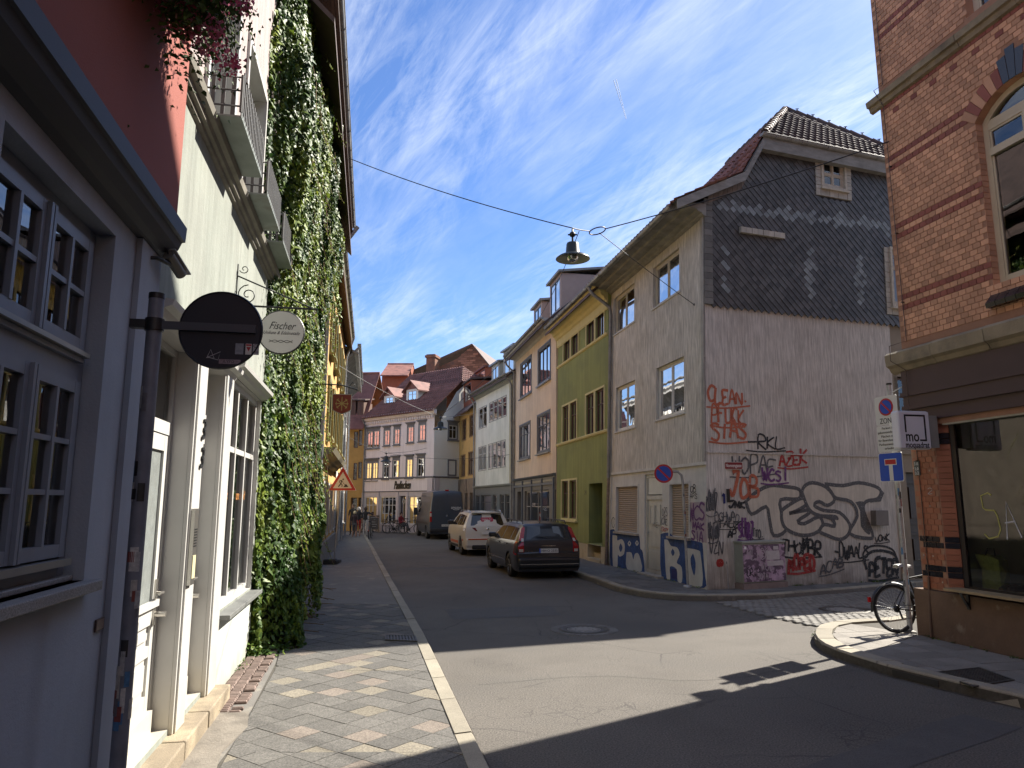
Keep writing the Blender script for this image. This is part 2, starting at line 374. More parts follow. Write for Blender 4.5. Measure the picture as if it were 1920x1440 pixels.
def window(fr, parent, r, holes, m, depth=.12, fw=.06, cols=(.5,), rows=(), mw=None, surround=None, sill=None, curt=None, cmat=None, g=None, flat=False,
           hood=None, sash=0, d0=0, niche=.7, name='window', label=None, cspan=None):
 g = g or glass
 u0, v0, u1, v1 = r
 if holes is not None: holes.append((u0, v0, u1, v1, depth, niche))
 mb = MB(); cells = frame_bars(mb, fr, (u0 + .002, v0 + .002, u1 - .002, v1 - .002), d0 - depth + .055, fw, cols, rows, mw, sash=sash)
 wo_ = mb.build('window_frame' if flat else name, m, parent, label)
 sub = parent if flat else wo_
 if flat:
  pb = MB()
  for c in cells: pb.fquad(fr, *c, d0 - depth + .03)
  pb.build('pane', g, sub)
 else:
  for c in cells:
   pb = MB(); pb.fquad(fr, *c, d0 - depth + .03); pb.build('pane', g, sub)
 if surround:
  sw, sm_, pr = surround[:3]
  mb = MB(); mb.fbox(fr, u0 - sw, v0 - (sw if len(surround) < 4 else 0), d0, u0 - .001, v1 + sw, d0 + pr); mb.fbox(fr, u1 + .001, v0 - (sw if len(surround) < 4 else 0), d0, u1 + sw, v1 + sw, d0 + pr)
  mb.fbox(fr, u0 - .001, v1 + .001, d0, u1 + .001, v1 + sw, d0 + pr - .002)
  if len(surround) < 4: mb.fbox(fr, u0 - .001, v0 - sw, d0, u1 + .001, v0 - .001, d0 + pr - .002)
  mb.build('surround', sm_, sub)
 if sill:
  sh, so, sm_ = sill; e = (surround[0] if surround else 0) + .04
  mb = MB(); mb.fbox(fr, u0 - e, v0 - sh - (surround[0] if surround and len(surround) < 4 else 0) - .002, d0, u1 + e, v0 - .003 - (surround[0] if surround and len(surround) < 4 else 0), d0 + so); mb.build('sill', sm_, sub)
 if hood:
  hh, ho, hm, gap = hood; e = (surround[0] if surround else 0)
  mb = MB(); vb = v1 + e + gap
  mb.fbox(fr, u0 - e, v1 + e + .002, d0, u1 + e, vb, d0 + .03)
  mb.fbox(fr, u0 - e - .05, vb + .001, d0, u1 + e + .05, vb + hh * .5, d0 + ho * .6); mb.fbox(fr, u0 - e - .1, vb + hh * .5 + .001, d0, u1 + e + .1, vb + hh, d0 + ho)
  mb.build('hood_mould', hm, sub)
 if curt:
  cd = d0 - depth - .10
  for (a, b, c, e) in curt: curtain(fr, u0 + (u1 - u0) * a, v0 + (v1 - v0) * b, u0 + (u1 - u0) * c, v0 + (v1 - v0) * e, cd, cmat or curtain_w, sub)
 return wo_
def cornice(fr, u0, u1, v, prof, m, parent, name='cornice', d0=0, label=None):
 """moulding: prof = list of (dv, out) from bottom to top"""
 mb = MB(); n = len(prof)
 for i in range(n - 1):
  a, b = prof[i], prof[i + 1]
  mb.poly([fr.p(u0, v + a[0], d0 + a[1]), fr.p(u1, v + a[0], d0 + a[1]), fr.p(u1, v + b[0], d0 + b[1]), fr.p(u0, v + b[0], d0 + b[1])])
 for u in (u0, u1): mb.npoly([fr.p(u, v + a, d0 + b) for a, b in prof] + [fr.p(u, v + prof[-1][0], d0), fr.p(u, v + prof[0][0], d0)])
 mb.poly([fr.p(u0, v + prof[-1][0], d0), fr.p(u1, v + prof[-1][0], d0), fr.p(u1, v + prof[-1][0], d0 + prof[-1][1]), fr.p(u0, v + prof[-1][0], d0 + prof[-1][1])])
 return mb.build(name, m, parent, label)
def gutter(fr, u0, u1, v, d, parent, r=.075, m=None):
 mb = MB(); mb.smooth = True; n = 8; rings = []
 for u in (u0, u1): rings.append([fr.p(u, v + r * math.sin(a), d + r * math.cos(a)) for a in [math.pi + math.pi * k / n for k in range(n + 1)]])
 mb.add(rings[0] + rings[1], [[i, i + 1, n + 2 + i, n + 1 + i] for i in range(n)], True)
 for q in rings: mb.npoly(q)
 mb.tube([fr.p(u0, v, d + r), fr.p(u1, v, d + r)], .012, 6)
 k = max(2, int(abs(u1 - u0) / .8))
 for i in range(k):
  u = u0 + (u1 - u0) * (i + .5) / k
  mb.tube([fr.p(u, v + r * 1.12 * math.sin(a), d + r * 1.12 * math.cos(a)) for a in [math.pi * (1 + j / 6) for j in range(7)]], .008, 4)
 return mb.build('gutter', m or zinc, parent)
def downpipe(pts, parent, r=.05, m=None, name='downpipe'):
 mb = MB(); mb.tube(pts, r, 10)
 p = [Vector(x) for x in pts]; a, b = p[-2], p[-1]; n = max(1, int((a - b).length / 1.6))
 for i in range(n):
  c = a.lerp(b, (i + .5) / n); mb.tube([c, c + (b - a).normalized() * .03], r * 1.22, 10)
 return mb.build(name, m or zinc_old, parent)
def body(fr, u0, u1, v0, v1, dep, m, parent, name='rear_shell', left=True, right=True, top=True):  # back, sides and top closing a house, put in to block light
 mb = MB()
 mb.fquad(fr, u0, v0, u1, v1, -dep)
 if left: mb.poly([fr.p(u0, v0, 0), fr.p(u0, v0, -dep), fr.p(u0, v1, -dep), fr.p(u0, v1, 0)])
 if right: mb.poly([fr.p(u1, v0, 0), fr.p(u1, v0, -dep), fr.p(u1, v1, -dep), fr.p(u1, v1, 0)])
 if top: mb.poly([fr.p(u0, v1, 0), fr.p(u1, v1, 0), fr.p(u1, v1, -dep), fr.p(u0, v1, -dep)])
 return mb.build(name, m, parent)
def gable_roof(fr, u0, u1, ve, dep, rise, m, parent, over=.35, uo=.05, th=.1, gm=None, rdep=None, name='roof'):
 """two slopes, ridge parallel to the street"""
 mb = MB(); mb.mat(m); rd = rdep or dep / 2; sl = rise / rd
 a0, a1 = u0 - uo, u1 + uo; eo = ve - over * sl
 for (d0, v0_, d1, v1_) in ((over, eo, -rd, ve + rise), (-dep - over, ve - over * sl * .5, -rd, ve + rise)):
  p = [fr.p(a0, v0_, d0), fr.p(a1, v0_, d0), fr.p(a1, v1_, d1), fr.p(a0, v1_, d1)]
  q = [x + Vector((0, 0, th)) for x in p]
  mb.box8(p + q)
 mb.tube([fr.p(a0, ve + rise + th, -rd), fr.p(a1, ve + rise + th, -rd)], .1, 8)
 if gm:
  mb.mat(gm)
  for u in (u0, u1): mb.poly([fr.p(u, ve, 0), fr.p(u, ve, -dep), fr.p(u, ve + rise, -rd)])
 return mb.build(name, None, parent)
GL = {'A': [[(0, 0), (.5, 1), (1, 0)], [(.2, .4), (.85, .4)]], 'B': [[(0, 0), (0, 1), (.7, .95), (.75, .6), (0, .52), (.9, .4), (.85, 0), (0, 0)]], 'C': [[(1, .85), (.5, 1), (0, .6), (.05, .2), (.5, 0), (1, .15)]],
      'D': [[(0, 0), (.05, 1), (.7, .9), (1, .5), (.8, .1), (0, 0)]], 'E': [[(1, 1), (0, .95), (.1, .5), (.7, .55)], [(.1, .5), (0, .02), (1, .05)]], 'F': [[(0, 0), (.05, 1), (1, .95)], [(0, .5), (.7, .52)]],
      'G': [[(1, .85), (.4, 1), (0, .5), (.4, 0), (1, .2), (1, .5), (.6, .5)]], 'H': [[(0, 0), (.05, 1)], [(1, 0), (.95, 1)], [(0, .5), (1, .55)]], 'I': [[(.5, 0), (.5, 1)]], 'J': [[(.3, 1), (1, 1), (.7, .2), (.3, 0), (0, .3)]],
      'K': [[(0, 0), (.05, 1)], [(.95, 1), (.05, .45), (1, 0)]], 'L': [[(.1, 1), (0, 0), (1, .05)]], 'M': [[(0, 0), (.15, 1), (.5, .3), (.85, 1), (1, 0)]], 'N': [[(0, 0), (.1, 1), (.9, 0), (1, 1)]],
      'O': [[(.5, 1), (.05, .7), (.1, .2), (.5, 0), (.95, .3), (.9, .8), (.5, 1)]], 'P': [[(0, 0), (.05, 1), (.8, .95), (.85, .55), (.05, .45)]], 'R': [[(0, 0), (.05, 1), (.8, .95), (.85, .6), (.05, .45), (1, 0)]],
      'S': [[(1, .9), (.4, 1), (.05, .75), (.9, .35), (.7, .02), (0, .1)]], 'T': [[(0, 1), (1, .97)], [(.5, 1), (.45, 0)]], 'U': [[(0, 1), (.05, .2), (.5, 0), (.95, .2), (1, 1)]], 'V': [[(0, 1), (.5, 0), (1, 1)]],
      'W': [[(0, 1), (.25, 0), (.5, .7), (.75, 0), (1, 1)]], 'X': [[(0, 0), (1, 1)], [(0, 1), (1, 0)]], 'Y': [[(0, 1), (.5, .5), (1, 1)], [(.5, .5), (.4, 0)]], 'Z': [[(0, 1), (1, .95), (0, 0), (1, .05)], [(.2, .5), (.8, .5)]],
      '.': [[(.4, 0), (.55, .08)]], '-': [[(0, .5), (1, .5)]], '1': [[(.2, .8), (.5, 1), (.5, 0)]], '2': [[(0, .8), (.5, 1), (.9, .7), (0, 0), (1, 0)]], '"': [[(.2, 1), (.2, .7)], [(.7, 1), (.7, .7)]], ' ': []}
def smoothline(p, n=4):
 if len(p) < 3: return p
 out = []
 for i in range(len(p) - 1):
  a = p[max(i - 1, 0)]; b = p[i]; c = p[i + 1]; e = p[min(i + 2, len(p) - 1)]
  for k in range(n):
   t = k / n
   out.append(tuple(.5 * (2 * b[j] + (c[j] - a[j]) * t + (2 * a[j] - 5 * b[j] + 4 * c[j] - e[j]) * t * t + (-a[j] + 3 * b[j] - 3 * c[j] + e[j]) * t ** 3) for j in (0, 1)))
 out.append(p[-1]); return out
_tagd = [0]
def tag(fr, s, a, b, h, m, parent, wd=.035, label=None, rounded=True, curl=True):
 """sprayed word: baseline from pixel a to pixel b, letter height h pixels"""
 _tagd[0] += 1; d = .006 + .0006 * (_tagd[0] % 12)
 A = Vector(fr.uv(*a)); B = Vector(fr.uv(*b)); T = Vector(fr.uv(a[0], a[1] - h)) - A
 n = len(s); mb = MB(); r = random.Random(s)
 for i, ch in enumerate(s):
  w0 = (i + .02) / n; w1 = (i + .9) / n; hy = 1 + r.uniform(-.2, .25); dy = r.uniform(-.12, .12)
  for st in GL.get(ch, []):
   q = [(x + r.uniform(-.09, .09), y * hy + dy + r.uniform(-.06, .06)) for x, y in st]
   if rounded: q = smoothline(q, 4)
   pts = [A + (B - A) * (w0 + (w1 - w0) * x) + T * y for x, y in q]
   stroke(mb, fr, pts, wd * r.uniform(.8, 1.2), d)
 if curl:
  q = smoothline([(-.05, -.2), (.4, -.3), (1.02, -.15)], 4); stroke(mb, fr, [A + (B - A) * x + T * y for x, y in q], wd * .7, d)
 return mb.build('graffiti_tag', m, parent, label)
# GROUND
def asphalt():
 m = mat('asphalt', (.122, .112, .098), .88, var=.14, vs=.9, bump=.35, bs=120, speck=.5, speck_s=62, c2=(.094, .088, .079), c2s=.45, c2r=(.50, .66), spec=.3)
 nt = m.node_tree; Lk = nt.links; b = nt.nodes['Principled BSDF']
 src = b.inputs['Base Color'].links[0].from_socket
 geo = _n(nt, 'ShaderNodeNewGeometry'); nz = _n(nt, 'ShaderNodeTexNoise'); nz.inputs['Scale'].default_value = 1.3; nz.inputs['Detail'].default_value = 6; Lk.new(geo.outputs['Position'], nz.inputs['Vector'])
 mx = _n(nt, 'ShaderNodeMixRGB'); mx.inputs[0].default_value = .22; Lk.new(geo.outputs['Position'], mx.inputs[1]); Lk.new(nz.outputs[1], mx.inputs[2])
 vo = _n(nt, 'ShaderNodeTexVoronoi', feature='DISTANCE_TO_EDGE'); vo.inputs['Scale'].default_value = .75; Lk.new(mx.outputs[0], vo.inputs['Vector'])
 r = _n(nt, 'ShaderNodeMapRange'); r.inputs[1].default_value = .0; r.inputs[2].default_value = .011; r.inputs[3].default_value = 1; r.inputs[4].default_value = 0; Lk.new(vo.outputs[0], r.inputs[0])
 n2 = _n(nt, 'ShaderNodeTexNoise'); n2.inputs['Scale'].default_value = .55; n2.inputs['Detail'].default_value = 3; Lk.new(geo.outputs['Position'], n2.inputs['Vector'])
 r2 = _n(nt, 'ShaderNodeMapRange'); r2.inputs[1].default_value = .50; r2.inputs[2].default_value = .62; r2.inputs[3].default_value = 0; r2.inputs[4].default_value = .7; Lk.new(n2.outputs[0], r2.inputs[0])
 v3 = _n(nt, 'ShaderNodeTexVoronoi', feature='DISTANCE_TO_EDGE'); v3.inputs['Scale'].default_value = 7; Lk.new(mx.outputs[0], v3.inputs['Vector'])
 r3 = _n(nt, 'ShaderNodeMapRange'); r3.inputs[1].default_value = 0; r3.inputs[2].default_value = .06; r3.inputs[3].default_value = .6; r3.inputs[4].default_value = 0; Lk.new(v3.outputs[0], r3.inputs[0])
 n4 = _n(nt, 'ShaderNodeTexNoise'); n4.inputs['Scale'].default_value = .8; n4.inputs['Detail'].default_value = 5; mp = _n(nt, 'ShaderNodeMapping'); mp.inputs['Location'].default_value = (4, 2, 0); Lk.new(geo.outputs['Position'], mp.inputs[0]); Lk.new(mp.outputs[0], n4.inputs['Vector'])
 r4 = _n(nt, 'ShaderNodeMapRange'); r4.inputs[1].default_value = .56; r4.inputs[2].default_value = .64; Lk.new(n4.outputs[0], r4.inputs[0])
 m1_ = _n(nt, 'ShaderNodeMath', operation='MULTIPLY'); Lk.new(r.outputs[0], m1_.inputs[0]); Lk.new(r2.outputs[0], m1_.inputs[1])
 m2_ = _n(nt, 'ShaderNodeMath', operation='MULTIPLY'); Lk.new(r3.outputs[0], m2_.inputs[0]); Lk.new(r4.outputs[0], m2_.inputs[1])
 m3_ = _n(nt, 'ShaderNodeMath', operation='MAXIMUM'); Lk.new(m1_.outputs[0], m3_.inputs[0]); Lk.new(m2_.outputs[0], m3_.inputs[1])
 c = _n(nt, 'ShaderNodeMixRGB'); Lk.new(m3_.outputs[0], c.inputs[0]); Lk.new(src, c.inputs[1]); c.inputs[2].default_value = (.035, .034, .033, 1)
 Lk.new(c.outputs[0], b.inputs['Base Color']); return m
asph = asphalt()
earth = pl('earth', (.10, .09, .075), .95, var=.3)
granite = mat('kerb_granite', (.27, .245, .19), .85, var=.16, vs=2.2, bump=.25, bs=60, speck=.25, speck_s=160, rand=.14)
slab_grey = mat('grey_granite_slab', (.108, .103, .092), .85, var=.10, vs=1.5, speck=.5, speck_s=75, bump=.25, bs=90, rand=.14)
slab_tan = mat('tan_granite_slab', (.19, .17, .13), .85, var=.10, vs=1.5, speck=.42, speck_s=75, bump=.25, bs=90, rand=.10)
slab_pink = mat('pink_granite_slab', (.18, .152, .125), .85, var=.10, vs=1.5, speck=.42, speck_s=75, bump=.25, bs=90, rand=.10)
joint = pl('joint_sand', (.075, .068, .055), .95, var=.3, vs=20)
paving_far = mat('distant_paving', (.15, .142, .128), .88, var=.12, vs=2, speck=.3, speck_s=90, bump=.2, bs=30, c2=(.21, .195, .165), c2s=3, c2r=(.58, .64))
mb = MB(); S_ = 400; mb.poly([(-S_, -60, -.03), (S_, -60, -.03), (S_, S_, -.03), (-S_, S_, -.03)]); mb.build('ground', earth, None, kind='structure')
mb = MB(); mb.poly([(-40, -14, 0), (40, -14, 0), (40, 90, 0), (-40, 90, 0)]); mb.build('road', asph, None, kind='structure')
WL = lambda y: -1.475 - .196 * y
LK = [(2.69, -8), (-.22 + .209 * 3, 2.89), (-.22, 5.89), (-1.3, 11.06), (-2.85, 17.85), (-4.4, 24.7), (-5.99, 31.79), (-8.85, 44.27), (-10.2, 47.0), (-13.5, 50.5), (-20, 54)]
def side_walk(name, poly, m, h=.10):
 mb = MB(); n = len(poly); mb.npoly([(x, y, h) for x, y in poly])
 mb.add([(x, y, -.01) for x, y in poly] + [(x, y, h) for x, y in poly], [[i, (i + 1) % n, n + (i + 1) % n, n + i] for i in range(n)])
 return mb.build(name, m, None, kind='structure')
def offset_line(pts, w_):
 out = []
 for i, p in enumerate(pts):
  a = Vector(pts[max(i - 1, 0)]); b = Vector(pts[min(i + 1, len(pts) - 1)]); t = (b - a).normalized(); out.append((p[0] - t.y * w_, p[1] + t.x * w_))
 return out
def resample(pts, step):
 pts = [Vector(p) for p in pts]; s = [0]
 for i in range(1, len(pts)): s.append(s[-1] + (pts[i] - pts[i - 1]).length)
 def at(x):
  for i in range(1, len(pts)):
   if x <= s[i] or i == len(pts) - 1: return pts[i - 1].lerp(pts[i], (x - s[i - 1]) / max(1e-6, s[i] - s[i - 1]))
 return at, s[-1]
def kerb(pts, parent, h=.12, wd=.16, step=1.0, m=granite, far=60):
 """kerb stones laid along an outer line; inward is to the left of the line"""
 inn = offset_line(pts, wd); at, L = resample(pts, step); ati, Li = resample(inn, step); x = 0; r = random.Random(int(L * 10))
 while x < L - .1:
  st = step * r.uniform(.85, 1.15); e = min(x + st, L); k = max(1, int((e - x) / .3)); mb = MB(); g = .008; hh = h + r.uniform(-.004, .004)
  A = [at(x + g + (e - x - 2 * g) * i / k) for i in range(k + 1)]; B = [ati((x + g + (e - x - 2 * g) * i / k) / L * Li) for i in range(k + 1)]
  b = .02; vs = []
  for a, c in zip(A, B):
   n = (c - a).normalized(); a2 = a + n * b
   vs += [(a.x, a.y, -.01), (a.x + n.x * .006, a.y + n.y * .006, hh - b), (a2.x, a2.y, hh), (c.x, c.y, hh), (c.x, c.y, -.01)]
  fs = []
  for i in range(k):
   for j in range(4): fs.append([i * 5 + j, (i + 1) * 5 + j, (i + 1) * 5 + j + 1, i * 5 + j + 1])
  fs += [[0, 1, 2, 3, 4], [k * 5 + j for j in (4, 3, 2, 1, 0)]]
  mb.add(vs, fs); mb.build('kerb_stone', m, parent); x = e
lki = offset_line(LK, .15)
lw = [(WL(-8), -8)] + [(WL(y), y) for y in (0, 10, 20, 30, 40, 41.2)] + [(-15, 45.2), (-22, 50)]
lswalk = side_walk('left_pavement', lki + lw[::-1], paving_far, .10)
kerb([(p[0], p[1]) for p in LK], lswalk)
def slab_field(poly, parent, org, ang, sz, pick, z=.10, th=.012, gap=.006, near=(-99, 99), name='paving_slab', wy=None):
 pc = poly if area2(poly) > 0 else poly[::-1]
 c, s = math.cos(ang), math.sin(ang); wx = sz; wy = wy or sz
 loc = [((p[0] - org[0]) * c + (p[1] - org[1]) * s, -(p[0] - org[0]) * s + (p[1] - org[1]) * c) for p in pc]
 i0, i1 = int(min(p[0] for p in loc) / wx) - 1, int(max(p[0] for p in loc) / wx) + 1; j0, j1 = int(min(p[1] for p in loc) / wy) - 1, int(max(p[1] for p in loc) / wy) + 1
 r = random.Random(3)
 for i in range(i0, i1 + 1):
  for j in range(j0, j1 + 1):
   off = (wx * .5 if (j % 2 and wy != wx) else 0)
   q = clip([(i * wx + gap / 2 + off, j * wy + gap / 2), ((i + 1) * wx - gap / 2 + off, j * wy + gap / 2), ((i + 1) * wx - gap / 2 + off, (j + 1) * wy - gap / 2), (i * wx + gap / 2 + off, (j + 1) * wy - gap / 2)], loc)
   if len(q) < 3 or abs(area2(q)) < .0016: continue
   m = pick(i, j, r, abs(area2(q)) / (wx * wy)); hz = z + th + r.uniform(-.0022, .0022); tx, ty = r.uniform(-.004, .004), r.uniform(-.004, .004)
   P = [(org[0] + x * c - y * s, org[1] + x * s + y * c) for x, y in q]; mx_, my_ = P[0]
   top = [(x, y, hz + (x - mx_) * tx + (y - my_) * ty) for x, y in P]; n = len(top)
   mb = MB(); mb.add(top + [(x, y, z - .004) for x, y, _ in top], [list(range(n))] + [[k, n + k, n + (k + 1) % n, (k + 1) % n] for k in range(n)]); mb.build(name, m, parent)
base_strip = [(-.0 + lki[2][0], lki[2][1])]
field = [(lki[1][0] + .35, lki[1][1] - 1.2)] + [tuple(p) for p in lki[1:4]] + [(lki[3][0] - .70, lki[3][1] + 3.0)] + [(WL(14.2) + .16, 14.2), (WL(9.0) + .42, 9.0), (WL(6.2) + .46, 6.2), (WL(2.0) + .2, 2.0)]
mb = MB(); mb.npoly([(x, y, .104) for x, y in field]); mb.build('slab_bed', joint, lswalk)
def pickL(i, j, r, fr_):
 a, b = i + j, i - j
 if fr_ < .9: return slab_grey if r.random() < .75 else slab_tan
 if a % 7 == 0 and r.random() < .6: return slab_tan if r.random() < .6 else slab_pink
 if a % 7 == 3 and b % 5 == 0: return slab_tan
 if r.random() < .05: return slab_pink
 return slab_grey
def band(y0, y1):
 def kx(y):
  for i in range(1, len(lki)):
   if y <= lki[i][1]: a, b = lki[i - 1], lki[i]; return a[0] + (b[0] - a[0]) * (y - a[1]) / (b[1] - a[1])
 def wx(y): return WL(y) + (.46 if y < 9 else .30)
 return [(wx(y0), y0), (kx(y0) - .01, y0), (kx(y1) - .01, y1), (wx(y1), y1)]
for y0, y1 in ((3.2, 5.89), (5.89, 8.6), (8.6, 11.06), (11.06, 14.0)): slab_field(band(y0, y1), lswalk, (-1.0, 5.0), R(43 + 11), .26, pickL)
sett = mat('red_sandstone_sett', (.17, .125, .105), .9, var=.2, vs=8, rand=.25, bump=.3, bs=60)
me = box_mesh('sett', .105, .05, .03, sett, .012)
Ms = []
for k in range(62):
 for q in range(3):
  y = 6.95 + k * .056; u = .08 + q * .115
  if q == 2 and rnd.random() < .3: continue
  Ms.append(Matrix.Translation((WL(y) + u + rnd.uniform(-.006, .006), y, .100)) @ Matrix.Rotation(R(11) + rnd.uniform(-.1, .1), 4, 'Z'))
pieces('sett', lswalk, me, Ms, 'sett_strip', 190)
cement = mat('patched_cement', (.19, .17, .14), .95, var=.25, vs=6, bump=.5, bs=40, speck=.2)
mb = MB(); q = [(WL(5.2) + .47, 5.2), (WL(6.0) + .42, 5.9), (WL(6.5) + .50, 6.5), (WL(6.95) + .44, 6.95), (WL(6.95) + .05, 7.0), (WL(5.2) + .1, 5.2)]; mb.npoly([(x, y, .100) for x, y in q], .018, (0, 0, 1)); mb.build('cement_patch', cement, lswalk)
# ---- right hand pavement in front of the graffiti house
RKp = [(1120, 1095), (1153, 1108), (1185, 1116), (1220, 1121.7), (1265, 1126), (1326, 1127.5), (1440, 1125.8), (1600, 1113), (1720, 1101)]
RK = [tuple(gnd(*p)[:2]) for p in RKp]
C0 = Vector((4.27, 16.25)); dG = Vector((-.2007, 1)).normalized()
far = [(C0 + dG * t + Vector((-1.75, -.35)))[:] for t in (30, 20, 12)]
RKall = [(-6.4, 45.8), far[0], far[1], far[2]] + RK + [(RK[-1][0] + 6, RK[-1][1] + 2.2)]
SD = Vector((5.28, 1.9)).normalized(); S1 = C0 + SD * 16
GH = [(C0 + dG * t)[:] for t in (34, 21, 0)]
RKr = RKall[::-1]          # inward must lie on the left of the line: run from the lane towards the far street
rwalk = side_walk('right_pavement', offset_line(RKall, -.0) + [tuple(S1), tuple(C0)] + [(C0 + dG * 21)[:], (C0 + dG * 30 + Vector((-1, 0)))[:], (-5.0, 47.6)], paving_far, .10)
kerb(RKall, rwalk, h=.13, wd=.17)
rs = [RK[0], RK[3], RK[5], RK[6], RK[7]]
rp = offset_line(RKall, .18)
i4 = 4
poly1 = [rp[4], rp[7], rp[9], tuple(C0 + SD * .3), tuple(C0 + dG * 3.4)]
slab_mid = mat('worn_grey_slab', (.125, .122, .115), .9, var=.16, vs=2.5, speck=.3, speck_s=110, rand=.25, bump=.2, bs=80)
slab_field([rp[4], rp[6], rp[8], tuple(C0 + SD * .05), tuple(C0 + dG * 5.5)], rwalk, tuple(C0), math.atan2(dG.y, dG.x), .42, lambda i, j, r, f: slab_mid, wy=.28)
slab_field([rp[8], rp[10], rp[11], tuple(C0 + SD * 6.5), tuple(C0 + SD * .05)], rwalk, tuple(C0), math.atan2(SD.y, SD.x), .42, lambda i, j, r, f: slab_mid, wy=.28)
# ---- corner pavement with the bicycle
IKp = [(1723, 1163), (1647.7, 1174), (1600, 1176.5), (1572, 1179), (1549, 1183), (1537.7, 1187), (1530, 1194), (1527, 1203), (1529.5, 1211.7), (1543, 1223), (1563, 1233), (1592.7, 1243.7), (1663.7, 1266.7), (1766.7, 1293), (1910, 1327)]
IK = [tuple(gnd(*p)[:2]) for p in IKp]
IKs = [(IK[0][0] + 5.5, IK[0][1] + 1.98)] + IK + [(IK[-1][0] + 2.2, IK[-1][1] - 8.5)]
BC = Vector((5.9, 10.87)); BD = Vector((.211, -1)).normalized()
iwalk = side_walk('corner_pavement', IKs + [tuple(BC + BD * 14), tuple(BC), tuple(BC + SD * 6)], joint, .10)
kerb(IKs[:14] , iwalk, h=.13, wd=.24, step=.8)
kerb(IKs[13:] , iwalk, h=.13, wd=.17)
ip = offset_line(IKs, .25)
slab_lt = mat('light_worn_slab', (.215, .20, .175), .9, var=.14, vs=2.5, speck=.3, speck_s=110, rand=.16, bump=.2, bs=80)
def hull_field(poly): slab_field(poly, iwalk, tuple(BC), math.atan2(BD.y, BD.x), .36, lambda i, j, r, f: slab_lt, wy=.36, th=.012)
hull_field([tuple(BC - SD * 0 + Vector((-.02, 0))), ip[4], ip[6], ip[8], ip[10], ip[12]][::-1])
hull_field([tuple(BC + BD * .02), ip[12], ip[13], ip[15], tuple(BC + BD * 2.6)])
hull_field([ip[15], ip[16], tuple(BC + BD * 8), tuple(BC + BD * 2.6)])
# ---- cobbled lane
lane = [tuple(gnd(1345, 1131)[:2]), tuple(gnd(1395, 1145)[:2]), tuple(gnd(1450, 1160)[:2]), tuple(gnd(1500, 1170)[:2]), tuple(gnd(1560, 1181)[:2]), IK[1], IK[0], (IK[0][0] + 5.5, IK[0][1] + 1.98), (RK[-1][0] + 6, RK[-1][1] + 2.2), RK[-1], RK[-2], RK[-3]]
lane_m = pl('cobble_bed', (.10, .094, .082), .95, var=.3, vs=12)
mb = MB(); mb.npoly([(x, y, .004) for x, y in lane]); lane_o = mb.build('cobbled_lane', lane_m, None, kind='structure')
cobm = mat('granite_cobble', (.17, .162, .145), .8, var=.18, vs=6, rand=.16, bump=.3, bs=50, spec=.6)
me = box_mesh('cobble', .142, .111, .026, cobm, .012)
Ms = []; a = math.atan2(SD.y, SD.x) + R(90); i = 0
mc = gnd(1585, 1146)
for i in range(-40, 90):
 for j in range(-70, 90):
  x = i * .118; y = j * .15 + (.075 if i % 2 else 0); arc = .12 * math.sin(y * 1.3)
  p = Vector((5.2, 13)) + Vector((math.cos(a), math.sin(a))) * (x + arc) + Vector((-math.sin(a), math.cos(a))) * y
  if inside(p, lane) and (p - Vector(mc[:2])).length > .52 and p.x < 13:
   Ms.append(Matrix.Translation((p.x, p.y, .004 + rnd.uniform(-.006, .004))) @ Matrix.Rotation(a + R(90) + rnd.uniform(-.06, .06), 4, 'Z') @ Matrix.Rotation(R(90), 4, 'Z') @ Matrix.Rotation(rnd.uniform(-.05, .05), 4, 'X') @ Matrix.Rotation(rnd.uniform(-.05, .05), 4, 'Y') @ Matrix.Rotation(R(90), 4, 'Z'))
lit = Vector(gnd(1560, 1158)[:])
pieces('cobble', lane_o, me, Ms, 'cobble_field', 300, lambda M: (M.translation - lit).length)
# ---- repairs and dirt on the carriageway
new_a = mat('newer_asphalt', (.085, .083, .080), .9, var=.1, vs=3, speck=.3, speck_s=110, bump=.3, bs=120)
old_a = mat('worn_pale_asphalt', (.118, .112, .104), .9, var=.12, vs=2, speck=.4, speck_s=90, bump=.4, bs=90)
for m_, q in ((new_a, [(-1.0, 12.9), (.9, 13.4), (.75, 14.6), (-1.3, 14.1)]), (new_a, [(-3.3, 22), (-.5, 23), (-.6, 23.8), (-3.5, 22.8)]), (new_a, [(2.0, 5.2), (4.6, 6.9), (4.3, 7.3), (1.8, 5.6)])):
 mb = MB(); r_ = random.Random(5); pp_ = []
 for i in range(len(q)):
  a_, b_ = Vector(q[i]), Vector(q[(i + 1) % len(q)])
  for k in range(6): t_ = a_.lerp(b_, k / 6); pp_.append((t_.x + r_.uniform(-.02, .02), t_.y + r_.uniform(-.02, .02), .003))
 mb.npoly(pp_); mb.build('asphalt_patch', m_, bpy.data.objects['road'])
GF = Fr((0, 0), (1, 0), 1); GF.up = Vector((0, 1, 0)); GF.N = Vector((0, 0, 1))
for k, q in enumerate(([(-.4, 8.4), (.9, 8.8), (2.2, 8.6), (3.2, 9.1)],)):
 mb = MB(); r_ = random.Random(k); pts = [(x + r_.uniform(-.03, .03), y + r_.uniform(-.03, .03)) for x, y in smoothline(q, 7)]; stroke(mb, GF, pts, .007, .0045); mb.build('tar_seam', mat('tar_seam', (.06, .056, .05), .9), bpy.data.objects['road'])
dirt_m = mat('gutter_dirt', (.06, .052, .04), .95, var=.4, vs=9, c2=(.10, .09, .075), c2s=5)
for ln, w_ in ((LK[1:7], .07), (IKs[2:], .06), (RKall[3:9], .08)):
 at_, L_l = resample(ln, 1); mb = MB(); pts = []; k = int(L_l / .2); off = offset_line([tuple(at_(L_l * i / k)) for i in range(k + 1)], -.02); stroke(mb, GF, off, w_, .0035); mb.build('gutter_dirt', dirt_m, bpy.data.objects['road'])
